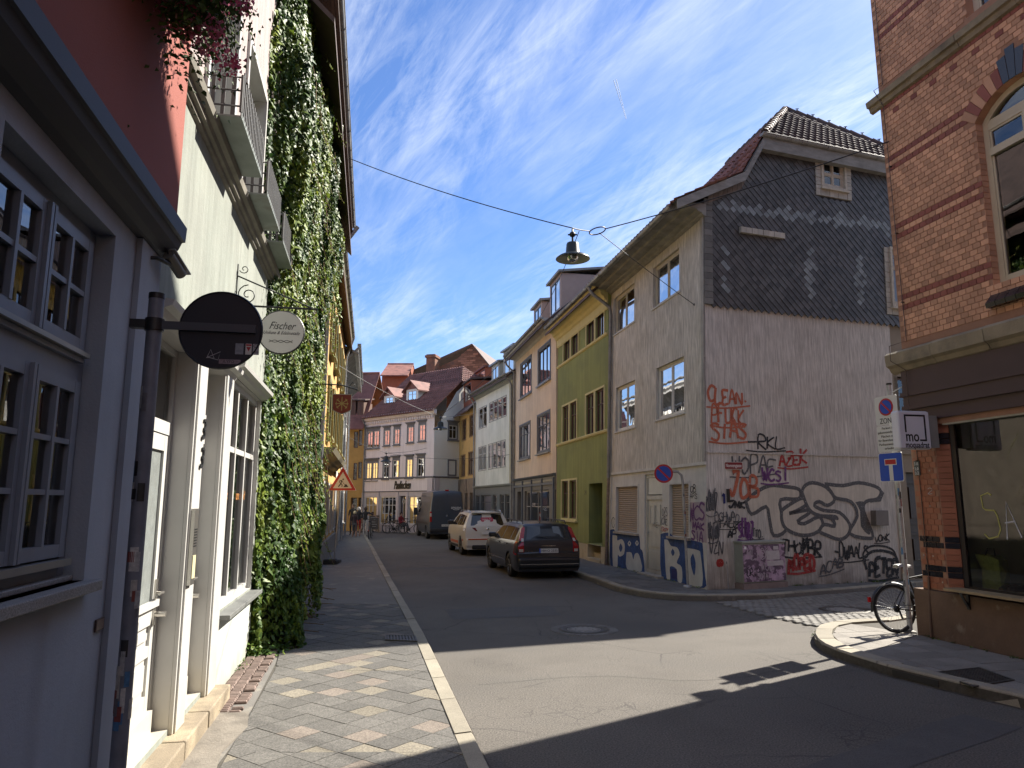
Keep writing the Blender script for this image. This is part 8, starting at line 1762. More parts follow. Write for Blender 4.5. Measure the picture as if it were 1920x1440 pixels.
# CONTRAIL
ct = bpy.data.materials.new('contrail_ice'); ct.use_nodes = True; ct.node_tree.nodes['Principled BSDF'].inputs['Base Color'].default_value = (.9, .9, .9, 1); ct.node_tree.nodes['Principled BSDF'].inputs['Roughness'].default_value = 1
a_, b_ = EYE * Vector((0, 0, 1)) + ray(1174, 223) * 9000, EYE * Vector((0, 0, 1)) + ray(1153, 150) * 9300
mb = MB(); sd3 = (b_ - a_).normalized().cross(ray(1160, 190)).normalized()
for s_ in (-1, 1): mb.tube([a_ + sd3 * s_ * 4, b_ + sd3 * s_ * 16], 2.5, 6, r1=6)
mb.build('contrail', ct, None, 'short white double contrail high in the sky', cat='contrail')
# VEHICLES
tyre_m = mat('tyre_rubber', (.018, .018, .018), .85); rim_m = mat('dark_alloy', (.10, .10, .105), .35, metal=.8); rim_l = mat('silver_alloy', (.35, .35, .36), .35, metal=.8)
carglass = mat('tinted_car_glass', (.012, .016, .02), .04, spec=.8, var=0); lampred = mat('red_lamp_lens', (.38, .012, .012), .15, coat=.5, var=0); lampclr = mat('clear_lamp_lens', (.55, .50, .45), .15, coat=.5, var=0)
plastb = mat('black_car_plastic', (.018, .018, .02), .55); platew = mat('number_plate_white', (.60, .60, .57), .4, var=.02); chrome = mat('chrome', (.6, .6, .6), .15, metal=1, var=0)
def paint(n, c, r=.28): return mat(n, c, r, var=.02, coat=.45, spec=.4)
class Car:
 """body lofted along y (rear is -y); keys: y -> roof height; width depends on height"""
 def __init__(s, name, label, loc, rz, Pm, keys, W, belt, zb, axles, wr_, arch, wtop, grp=None, wbelt=None):
  s.t = thing(name, label, 'car' if name != 'delivery_van' else 'van', (0, 0, 0), grp); s.P = Pm
  s.ky = [k[0] for k in keys]; s.kz = [k[1] for k in keys]; s.W = W / 2; s.belt = belt; s.zb = zb; s.wtop = wtop; s.ztop = max(s.kz)
  ys = []; y = s.ky[0]
  while y < s.ky[-1]: ys.append(y); y += .05
  ys += [s.ky[-1]] + s.ky; ys = sorted(set(round(a, 3) for a in ys)); ys = [ys[0]] + [b for a, b in zip(ys, ys[1:]) if b - a > .012]
  mb = MB(); rings = []; taper = lambda y: 1 - .055 * max(0, (y - (s.ky[-1] - .9)) / .9) ** 2 * 2.2 - .05 * max(0, ((s.ky[0] + .35) - y) / .35) ** 2
  s.taper = taper
  for y in ys:
   zr = s.roof(y); pts = []; zmin = zb
   for a in axles:
    if abs(y - a) < arch: zmin = max(zmin, wr_ + math.sqrt(arch ** 2 - (y - a) ** 2) * .98)
   zs = [zb, zb + .10, zb + .28, (zb + belt) / 2 + .12, belt - .06, belt, belt + (s.ztop - belt) * .5, s.ztop - .07, s.ztop]
   for z in zs:
    z2 = min(max(z, zmin), zr);
    wv = s.w(z2) * taper(y) if z > zb else s.w(zb + .05) * taper(y) * .94
    if z >= s.ztop or z2 >= zr - .001: wv = s.w(zr) * taper(y) * (.86 if z >= s.ztop else .97)
    pts.append((wv, y, z2))
   pts.append((0, y, zr + (.02 if zr > belt + .2 else .03))); rings.append(pts)
  n = len(rings[0]); full = [[(-x, y, z) for x, y, z in r[::-1]][:-1] + [(0, r[-1][1], r[-1][2])] + r[::-1][1:] if False else ([(-x, y, z) for x, y, z in r] + r[::-1][1:]) for r in rings]
  m_ = len(full[0]); vs = [p for r in full for p in r]
  mb.add(vs, [[i * m_ + k, i * m_ + k + 1, (i + 1) * m_ + k + 1, (i + 1) * m_ + k] for i in range(len(full) - 1) for k in range(m_ - 1)], True)
  mb.add(full[0], [list(range(m_))], False); mb.add(full[-1], [list(range(m_))[::-1]], False)
  b = mb.build('body', Pm, s.t)
  try: b.data.set_sharp_from_angle(angle=R(38))
  except Exception: pass
  mb = MB(); mb.box((-s.W * .86, s.ky[0] + .15, zb + .02), (s.W * .86, s.ky[-1] - .15, zb + .45)); mb.build('underbody', plastb, s.t)
  for a in axles:
   for sx in (-1, 1): s.wheel(sx * (s.W - .13), a, wr_, sx)
  s.loc = loc; s.rz = rz
 def roof(s, y): return float(np.interp(y, s.ky, s.kz))
 def w(s, z):
  b = s.belt
  if z <= b: return s.W * (1 - .10 * max(0, (b - .28 - z) / b) ** 2 - .035 * max(0, (z - (b - .3)) / .3) ** 2)
  return s.W * .965 - (s.W * .965 - s.wtop) * ((z - b) / (s.ztop - b)) ** 1.1
 def side(s, y, z, sx, o=.006): return Vector((sx * (s.w(z) * s.taper(y) + o), y, z))
 def rear(s, x, z, o=.008):
  zs = s.kz;
  for i in range(len(zs) - 1):
   if zs[i] <= z <= zs[i + 1]:
    t = (z - zs[i]) / max(1e-6, zs[i + 1] - zs[i]); return Vector((x, s.ky[i] + (s.ky[i + 1] - s.ky[i]) * t - o, z))
   if zs[i + 1] < zs[i]: break
  return Vector((x, s.ky[0] - o, z))
 def wheel(s, x, y, r, sx):
  Mx = Matrix.Translation((x, y, r)) @ Matrix.Rotation(R(90) * sx, 4, 'Y')
  mb = MB(); mb.lathe([(r * .66, -.10), (r * .93, -.11), (r, -.07), (r, .07), (r * .93, .11), (r * .66, .095)], 28, Mx); w_ = mb.build('wheel', tyre_m, s.t)
  mb = MB(); mb.lathe([(r * .67, .09), (r * .64, .06), (r * .60, .03), (0, .03)], 24, Mx)
  mb.mat(rim_m)
  for k in range(7):
   a = 2 * math.pi * k / 7; p0 = Mx @ Vector((.03 * math.cos(a), .03 * math.sin(a), .06)); p1 = Mx @ Vector((r * .63 * math.cos(a), r * .63 * math.sin(a), .075)); mb.tube([p0, p1], .022, 5)
  mb.build('rim', rim_l if s.P.name.startswith('dark') else rim_m, w_)
 def panel(s, pts, m, name, sx=None, label=None, parent=None):
  for q in ((sx,) if sx else (-1, 1)):
   mb = MB(); mb.npoly([s.side(y, z, q) for y, z in pts]); mb.build(name, m, parent or s.t, label)
 def rpanel(s, pts, m, name, o=.008, label=None, parent=None):
  mb = MB(); mb.npoly([s.rear(x, z, o) for x, z in pts]); return mb.build(name, m, parent or s.t, label)
 def done(s): s.t.location = s.loc; s.t.rotation_euler = (0, 0, s.rz)
def rect_(x0, z0, x1, z1): return [(x0, z0), (x1, z0), (x1, z1), (x0, z1)]
def rtext(car, txt, x, z, size, m, width, name='lettering', o=.012, parent=None):
 p = car.rear(x, z, o); p2 = car.rear(x, z + .05, o); up_ = (p2 - p).normalized(); Mx = Matrix.Identity(4); r_ = Vector((1, 0, 0)); nn = r_.cross(up_)
 for i in range(3): Mx[i][0] = r_[i]; Mx[i][1] = up_[i]; Mx[i][2] = nn[i]; Mx[i][3] = p[i]
 text(txt, size, Mx, m, parent or car.t, name, width=width)
def heading(rl, fl): d = Vector(fl[:2]) - Vector(rl[:2]); return math.atan2(-d.x, d.y)
# --- dark estate car
rl, fl_ = gnd(957, 1080.6), gnd(924.5, 1064.7)
hd = R(13.0)
f2 = Vector((-math.sin(hd), math.cos(hd))); r2_ = Vector((math.cos(hd), math.sin(hd)))
cV = Vector(rl[:2]) + r2_ * .83 + f2 * 1.38
dk = paint('dark_blue_grey_paint', (.009, .011, .016))
K = [(-2.36, .55), (-2.345, .66), (-2.30, .70), (-2.285, .98), (-2.25, 1.02), (-2.06, 1.36), (-1.98, 1.42), (-1.2, 1.455), (-.3, 1.46), (.25, 1.42), (1.0, 1.02), (1.2, .97), (1.9, .86), (2.2, .74), (2.34, .55), (2.36, .45)]
c = Car('estate_car', 'dark blue grey estate car with roof rails parked nearest in the row', (cV.x, cV.y, 0), hd, dk, K, 1.80, .95, .20, (-1.38, 1.38), .325, .37, .60)
c.rpanel([(-.60, 1.03), (.60, 1.03), (.52, 1.36), (.3, 1.385), (-.3, 1.385), (-.52, 1.36)], carglass, 'rear_window')
for sx in (-1, 1):
 mb = MB(); q = [(.68, .70), (.83, .70), (.84, .84), (.80, 1.02), (.70, 1.32), (.62, 1.36), (.60, 1.32), (.68, 1.03), (.68, .88)]
 pr = [c.rear(sx * x, z, .035) + Vector((0, .0 if x < .75 else .03, 0)) for x, z in q]; mb.npoly(pr, .03, (0, 1, 0)); lo_ = mb.build('tail_lamp', lampred, c.t)
 mb = MB(); mb.npoly([c.rear(sx * x, z, .042) + Vector((0, .02 if x > .75 else 0, 0)) for x, z in ((.70, .71), (.81, .71), (.81, .78), (.70, .78))]); mb.npoly([c.rear(sx * x, z, .042) for x, z in ((.685, .98), (.755, .98), (.735, 1.06), (.675, 1.06))]); mb.build('reversing_lens', lampclr, lo_)
 q2 = [(-2.27, .62), (-2.05, .66), (-2.08, .95), (-2.2, 1.0), (-2.28, .96)]; c.panel(q2, lampred, 'lamp_side', sx)
pw_ = c.rpanel(rect_(-.26, .68, .26, .79), platew, 'number_plate', .03); rtext(c, 'HH·O 2535', .015, .735, .09, black_metal, .44, 'plate_number', .060, pw_); mb = MB(); mb.npoly([c.rear(x, z, .032) for x, z in rect_(-.26, .68, -.225, .79)]); mb.build('plate_band', blue_s, pw_)
c.rpanel(rect_(-.20, .855, .20, .862), chrome, 'tailgate_line'); rtext(c, 'VOLVO', 0, .86, .04, chrome, .20, 'badge', .012); rtext(c, 'V70', -.5, .72, .05, chrome, .14, 'badge', .02)
mb = MB(); mb.box((-.84, -2.42, .28), (.84, -2.20, .56)); mb.build('bumper', dk, c.t, bevel=.06); mb = MB(); mb.box((-.80, -2.43, .385), (.80, -2.415, .40)); mb.build('bumper_strip', chrome, c.t)
mb = MB(); mb.tube([c.rear(.0, 1.05, .02), c.rear(-.3, 1.10, .02)], .008, 5); mb.build('wiper', plastb, c.t)
c.panel([(-1.95, 1.0), (-1.45, .99), (-1.45, 1.32), (-1.85, 1.32)], carglass, 'quarter_window'); c.panel([(-1.38, .99), (-.45, .98), (-.45, 1.34), (-1.38, 1.33)], carglass, 'rear_side_window'); c.panel([(-.38, .98), (.62, .97), (.35, 1.24), (.15, 1.32), (-.38, 1.35)], carglass, 'front_side_window')
for sx in (-1, 1):
 mb = MB(); mb.tube([Vector((sx * .60, -1.9, 1.43)), Vector((sx * .60, -1.8, 1.50)), Vector((sx * .60, .0, 1.525)), Vector((sx * .60, .1, 1.47))], .016, 8);
 for y in (-1.2, -.5): mb.tube([Vector((sx * .60, y, 1.44)), Vector((sx * .60, y, 1.51))], .014, 6)
 mb.build('roof_rail', plastb, c.t)
 mb = MB(); mb.box((sx * .92 - .11, .60, .98), (sx * .92 + .11, .72, 1.12)); mb.build('mirror', dk, c.t, bevel=.03)
 for y in (-1.42, -.42, .68): mb = MB(); mb.npoly([c.side(y, .34, sx, .003), c.side(y + .012, .34, sx, .003), c.side(y + .012, .94, sx, .003), c.side(y, .94, sx, .003)]); mb.build('door_gap', black_metal, c.t)
 for y in (-1.2, -.2): mb = MB(); mb.box8([c.side(y, .86, sx, .002), c.side(y + .18, .86, sx, .002), c.side(y + .18, .86, sx, .03), c.side(y, .86, sx, .03), c.side(y, .885, sx, .002), c.side(y + .18, .885, sx, .002), c.side(y + .18, .885, sx, .03), c.side(y, .885, sx, .03)]); mb.build('door_handle', dk, c.t)
 mb = MB(); mb.npoly([c.side(-1.0, .42, sx, .012), c.side(1.0, .42, sx, .012), c.side(1.0, .455, sx, .012), c.side(-1.0, .455, sx, .012)]); mb.build('sill_strip', chrome, c.t)
mb = MB(); mb.tube([Vector((-.12, -1.85, 1.44)), Vector((-.12, -1.93, 1.52))], .012, 6); mb.build('antenna', plastb, c.t)
c.done()
# --- white compact SUV
hd = R(14.0); f2 = Vector((-math.sin(hd), math.cos(hd))); r2_ = Vector((math.cos(hd), math.sin(hd)))
rl = gnd(868, 1040); cV = Vector(rl[:2]) * 1.0 + r2_ * .80 + f2 * 1.34
wp_ = paint('white_car_paint', (.62, .62, .58))
K = [(-2.24, .60), (-2.23, .78), (-2.18, .86), (-2.165, 1.08), (-2.13, 1.12), (-1.88, 1.56), (-1.80, 1.61), (-1.0, 1.655), (-.2, 1.66), (.3, 1.60), (1.05, 1.17), (1.25, 1.10), (1.9, 1.0), (2.12, .86), (2.23, .65), (2.25, .5)]
c = Car('suv', 'white compact SUV with red sticker on its rear window, behind the dark van', (cV.x, cV.y, 0), hd, wp_, K, 1.84, 1.08, .24, (-1.34, 1.34), .345, .40, .62)
c.rpanel([(-.66, 1.13), (.66, 1.13), (.56, 1.52), (.3, 1.555), (-.3, 1.555), (-.56, 1.52)], carglass, 'rear_window')
st_ = c.rpanel([(-.24, 1.30), (-.2, 1.27), (.2, 1.27), (.24, 1.30), (.24, 1.40), (.2, 1.43), (-.2, 1.43), (-.24, 1.40)], mat('red_pink_sticker', (.42, .02, .06), .5), 'rear_sticker', .014); rtext(c, 'HALLO!', 0, 1.35, .12, wt, .36, 'lettering', .018, st_)
for sx in (-1, 1):
 mb = MB(); mb.npoly([c.rear(sx * x, z, .012) + Vector((0, .03 if x > .7 else 0, 0)) for x, z in ((.40, .92), (.84, .90), (.86, 1.02), (.80, 1.06), (.48, 1.05))], .02, (0, 1, 0)); mb.build('tail_lamp', mat('dark_red_lamp', (.16, .01, .012), .15, coat=.5), c.t)
 c.panel([(-2.12, .92), (-1.92, .96), (-1.95, 1.03), (-2.14, 1.05)], mat('dark_red_lamp', (.16, .01, .012), .15), 'lamp_side', sx)
pw_ = c.rpanel(rect_(-.26, .80, .26, .91), platew, 'number_plate', .05); rtext(c, 'N·TW 441', .015, .855, .09, black_metal, .42, 'plate_number', .054, pw_)
mb = MB(); mb.lathe([(.0, .012), (.055, .01), (.06, .0)], 20, Matrix.Translation(c.rear(0, .99, .0)) @ Matrix.Rotation(R(90), 4, 'X')); mb.build('round_badge', chrome, c.t)
org = mat('orange_red_stripe', (.50, .10, .02), .4)
mb = MB(); mb.box((-.86, -2.30, .34), (.86, -2.05, .66)); mb.build('bumper', wp_, c.t, bevel=.07); mb = MB(); mb.box((-.62, -2.31, .26), (.62, -2.1, .42)); mb.build('diffuser', plastb, c.t, bevel=.03); mb = MB(); mb.box((-.78, -2.306, .60), (.78, -2.296, .645)); mb.build('reflector_strip', org, c.t)
c.panel([(-2.0, .55), (-1.75, .55), (-1.75, .62), (-2.0, .62)], org, 'side_stripe'); c.panel([(-.85, .42), (.85, .42), (.85, .52), (-.85, .52)], org, 'side_stripe'); c.panel([(-.9, .28), (.9, .28), (.9, .37), (-.9, .37)], plastb, 'sill')
c.panel([(-1.85, 1.16), (-1.35, 1.13), (-1.35, 1.50), (-1.65, 1.48)], carglass, 'quarter_window'); c.panel([(-1.28, 1.13), (-.40, 1.12), (-.40, 1.54), (-1.28, 1.51)], carglass, 'rear_side_window'); c.panel([(-.33, 1.12), (.70, 1.11), (.40, 1.38), (.12, 1.53), (-.33, 1.54)], carglass, 'front_side_window')
for sx in (-1, 1):
 mb = MB(); mb.box((sx * .95 - .12, .66, 1.10), (sx * .95 + .12, .80, 1.27)); mb.build('mirror', plastb, c.t, bevel=.03)
 for y in (-1.3, -.36, .74): mb = MB(); mb.npoly([c.side(y, .40, sx, .003), c.side(y + .012, .40, sx, .003), c.side(y + .012, 1.06, sx, .003), c.side(y, 1.06, sx, .003)]); mb.build('door_gap', black_metal, c.t)
 mb = MB(); mb.tube([Vector((sx * .62, -1.7, 1.63)), Vector((sx * .62, -1.6, 1.69)), Vector((sx * .62, .1, 1.69)), Vector((sx * .62, .25, 1.63))], .015, 8); mb.build('roof_rail', chrome, c.t)
mb = MB(); mb.box((-.58, -1.98, 1.585), (.58, -1.80, 1.625)); mb.build('roof_spoiler', wp_, c.t, bevel=.015)
c.done()
# --- dark delivery van
hd = R(15.0); f2 = Vector((-math.sin(hd), math.cos(hd))); r2_ = Vector((math.cos(hd), math.sin(hd)))
rl = gnd(801, 1010); cV = Vector(rl[:2]) + r2_ * .90 + f2 * 1.7
vp = paint('slate_blue_van_paint', (.038, .050, .070), .4)
K = [(-2.90, .50), (-2.89, .62), (-2.87, 1.3), (-2.84, 1.9), (-2.78, 2.5), (-2.70, 2.60), (-2.4, 2.64), (1.2, 2.64), (1.6, 2.5), (2.25, 1.5), (2.4, 1.32), (2.8, 1.10), (2.95, .8), (2.97, .5)]
c = Car('delivery_van', 'tall dark slate blue delivery van lettered amazon parked at the front of the row', (cV.x, cV.y, 0), hd, vp, K, 2.0, 1.35, .30, (-1.7, 2.05), .35, .42, .80)
for sx in (-1, 1):
 lo_ = c.rpanel([(sx * .84, .95), (sx * .96, .95), (sx * .955, 1.5), (sx * .85, 1.5)], lampred, 'tail_lamp', .012); mb = MB(); mb.npoly([c.rear(x, z, .018) for x, z in ((sx * .86, 1.24), (sx * .95, 1.24), (sx * .95, 1.42), (sx * .86, 1.42))]); mb.build('indicator_lens', lampclr, lo_)
 c.rpanel([(sx * .12, 1.55), (sx * .74, 1.55), (sx * .70, 2.25), (sx * .12, 2.25)], carglass if False else mat('pressed_door_panel', (.032, .042, .060), .35, coat=.6), 'door_window_blank')
 mb = MB(); mb.box((sx * 1.12 - .12, 1.75, 1.25), (sx * 1.12 + .12, 1.85, 1.7)); mb.build('mirror', plastb, c.t, bevel=.03)
c.rpanel(rect_(-.006, .6, .006, 2.5), black_metal, 'door_gap', .010)
rtext(c, 'amazon', .50, 1.72, .22, wt, .55, 'lettering', .022)
mb = MB(); q = [(.50 + .2 * math.cos(a), 1.66 + .07 * math.sin(a)) for a in [math.pi * (1.15 + .7 * k / 8) for k in range(9)]]
mb.tube([c.rear(x, z, .02) for x, z in q], .012, 5); mb.build('smile_mark', wt, c.t)
mb = MB(); P0_ = c.rear(.0, 1.28, .02)
for a in (90, 210, 330): mb.tube([P0_, P0_ + Vector((.08 * math.cos(R(a)), 0, .08 * math.sin(R(a))))], .012, 5)
mb.build('star_badge', chrome, c.t)
pw_ = c.rpanel(rect_(-.30, .70, .22, .81), platew, 'number_plate', .03); rtext(c, 'HH·AM 2535', -.04, .755, .09, black_metal, .44, 'plate_number', .034, pw_)
mb = MB(); mb.box((-.95, -2.98, .40), (.95, -2.80, .58)); mb.build('bumper', plastb, c.t, bevel=.03); mb = MB(); mb.tube([c.rear(.1, 1.05, .03), c.rear(.55, 1.05, .03)], .012, 5); mb.build('handle_bar', chrome, c.t)
mb = MB(); mb.box((-.1, -2.72, 2.62), (.1, -2.60, 2.70)); mb.build('brake_lamp', lampred, c.t)
c.panel([(.9, 1.45), (1.95, 1.4), (1.65, 1.95), (.9, 2.1)], carglass, 'side_window'); c.panel([(-2.6, .80), (1.9, .80), (1.9, .90), (-2.6, .90)], plastb, 'side_moulding')
c.done()
# BICYCLES
def bicycle(name, label, loc, az, fr_m, detail=True, lean=0, grp=None, mud=True):
 """x forward, z up"""
 t = thing(name, label, 'bicycle', (0, 0, 0), grp); r = .345
 for k, x in enumerate((0, 1.08)):
  M = Matrix.Translation((x, 0, r)) @ Matrix.Rotation(R(90), 4, 'X')
  mb = MB(); n = 40; mb.tube([M @ Vector(((r - .02) * math.cos(2 * math.pi * i / n), (r - .02) * math.sin(2 * math.pi * i / n), 0)) for i in range(n + 1)], .021, 8, caps=False); w_ = mb.build('wheel', tyre_m, t)
  mb = MB(); mb.tube([M @ Vector(((r - .045) * math.cos(2 * math.pi * i / n), (r - .045) * math.sin(2 * math.pi * i / n), 0)) for i in range(n + 1)], .011, 6, caps=False); mb.build('rim', mat('bicycle_rim', (.22, .22, .22), .35, metal=.8), w_)
  mb = MB(); ns = 32 if detail else 12
  for i in range(ns):
   a = 2 * math.pi * i / ns; b = a + (.35 if i % 2 else -.35); mb.tube([M @ Vector((.022 * math.cos(b), .022 * math.sin(b), .025 if i % 4 < 2 else -.025)), M @ Vector(((r - .05) * math.cos(a), (r - .05) * math.sin(a), 0))], .0014 if detail else .003, 4, caps=False)
  mb.tube([M @ Vector((0, 0, -.05)), M @ Vector((0, 0, .05))], .022, 10); mb.build('spokes', mat('spoke_steel', (.45, .45, .45), .3, metal=.9), w_)
 A = Vector((0, 0, r)); BBk = Vector((.44, 0, .29)); ST = Vector((.29, 0, .80)); HT = Vector((.88, 0, .86)); HB = Vector((.92, 0, .70)); FA = Vector((1.08, 0, r))
 mb = MB()
 for a, b, q in ((BBk, ST, .016), (ST - Vector((0, 0, .03)), HT, .015), (BBk, HB, .018), (HT, HB, .02)): mb.tube([a, b], q, 8)
 for s_ in (-1, 1):
  o = Vector((0, .055 * s_, 0)); mb.tube([A + o, BBk + o * .5], .010, 6); mb.tube([A + o, ST + o * .3 - Vector((0, 0, .05))], .009, 6)
 mb.build('frame', fr_m, t)
 mb = MB()
 for s_ in (-1, 1): o = Vector((0, .05 * s_, 0)); mb.tube([HB + o * .5, FA + o], .012, 6)
 mb.tube([HT, HT + Vector((-.03, 0, .17))], .014, 8); mb.build('fork', fr_m, t)
 mb = MB(); h0 = HT + Vector((-.03, 0, .17)); mb.tube([h0 + Vector((-.10, -.30, .0)), h0 + Vector((-.02, -.2, .02)), h0 + Vector((.03, 0, 0)), h0 + Vector((-.02, .2, .02)), h0 + Vector((-.10, .30, 0))], .012, 8); mb.build('handlebar', black_metal, t)
 mb = MB(); mb.tube([ST, ST + Vector((-.03, 0, .13))], .013, 8); mb.build('seat_post', galv, t)
 s0 = ST + Vector((-.04, 0, .15)); mb = MB(); pr = [(-.14, .075, 0), (-.10, .08, .015), (.0, .05, .01), (.08, .022, .0), (.13, .015, -.01)]
 vs = [];
 for x, w_, z in pr: vs += [s0 + Vector((x, -w_, z - .03)), s0 + Vector((x, -w_ * .8, z + .012)), s0 + Vector((x, 0, z + .02)), s0 + Vector((x, w_ * .8, z + .012)), s0 + Vector((x, w_, z - .03))]
 mb.add(vs, [[i * 5 + k, i * 5 + k + 1, i * 5 + 6 + k, i * 5 + 5 + k] for i in range(4) for k in range(4)] + [[0, 1, 2, 3, 4], [24, 23, 22, 21, 20]], True); mb.build('saddle', mat('worn_white_saddle', (.35, .35, .34), .4) if detail else black_metal, t)
 mb = MB(); M = Matrix.Translation(BBk + Vector((0, -.05, 0))) @ Matrix.Rotation(R(90), 4, 'X'); mb.lathe([(.02, 0), (.085, .0), (.095, .003), (.02, .004)], 24, M); mb.tube([BBk + Vector((0, -.07, 0)), BBk + Vector((.12, -.08, -.12))], .010, 6); mb.tube([BBk + Vector((0, .07, 0)), BBk + Vector((-.12, .08, .12))], .010, 6); mb.build('chainset', black_metal, t)
 for s_, p_ in ((-1, BBk + Vector((.12, -.12, -.12))), (1, BBk + Vector((-.12, .12, .12)))):
  mb = MB(); mb.box((p_.x - .045, p_.y - .04, p_.z - .012), (p_.x + .045, p_.y + .04, p_.z + .012)); mb.build('pedal', black_metal, t)
 if detail:
  mb = MB(); M = Matrix.Translation(A + Vector((0, -.045, 0))) @ Matrix.Rotation(R(90), 4, 'X'); mb.lathe([(.015, 0), (.055, .0), (.05, .01), (.04, .02), (.02, .025)], 20, M); mb.tube([A + Vector((.02, -.07, -.03)), A + Vector((.05, -.075, -.14))], .014, 6); mb.tube([A + Vector((0, -.06, .052)), BBk + Vector((0, -.052, .09))], .004, 4); mb.tube([A + Vector((.05, -.06, -.13)), BBk + Vector((0, -.052, -.09))], .004, 4); mb.build('derailleur', black_metal, t)
 if mud:
  mb = MB(); rr_ = r + .035; a0, a1 = R(20), R(185); vs = []; n = 18
  for i in range(n + 1):
   a = a0 + (a1 - a0) * i / n
   for y, dr_ in ((-.028, -.014), (-.016, 0), (.016, 0), (.028, -.014)): vs.append((math.cos(a) * (rr_ + dr_), y, r + math.sin(a) * (rr_ + dr_)))
  mb.add(vs, [[i * 4 + k, i * 4 + k + 1, i * 4 + 5 + k, i * 4 + 4 + k] for i in range(n) for k in range(3)], True)
  for s_ in (-1, 1): mb.tube([A + Vector((0, .05 * s_, 0)), Vector((-(rr_) * .97, .03 * s_, r + .06))], .003, 4)
  mg = mb.build('mudguard', black_metal, t)
  mb = MB(); mb.box((-rr_ - .03, -.02, r + .10), (-rr_ + .0, .02, r + .17)); mb.build('rear_light', lampred, t)
 t.location = loc; t.rotation_euler = (lean, 0, az)
 return t
pb2 = gnd(1684, 1187, .115)
bicycle('bicycle', 'black bicycle leaning behind the sticker covered sign post at the brick corner', (pb2.x, pb2.y, .113), math.atan2(.17, .98), mat('black_bike_paint', (.015, .015, .017), .35), True, R(-5))
pb3 = gnd(692, 1011, .0); bicycle('bicycle', 'bicycle standing behind the group of people on the road', (pb3.x, pb3.y, 0), R(95), black_metal, False, 0)
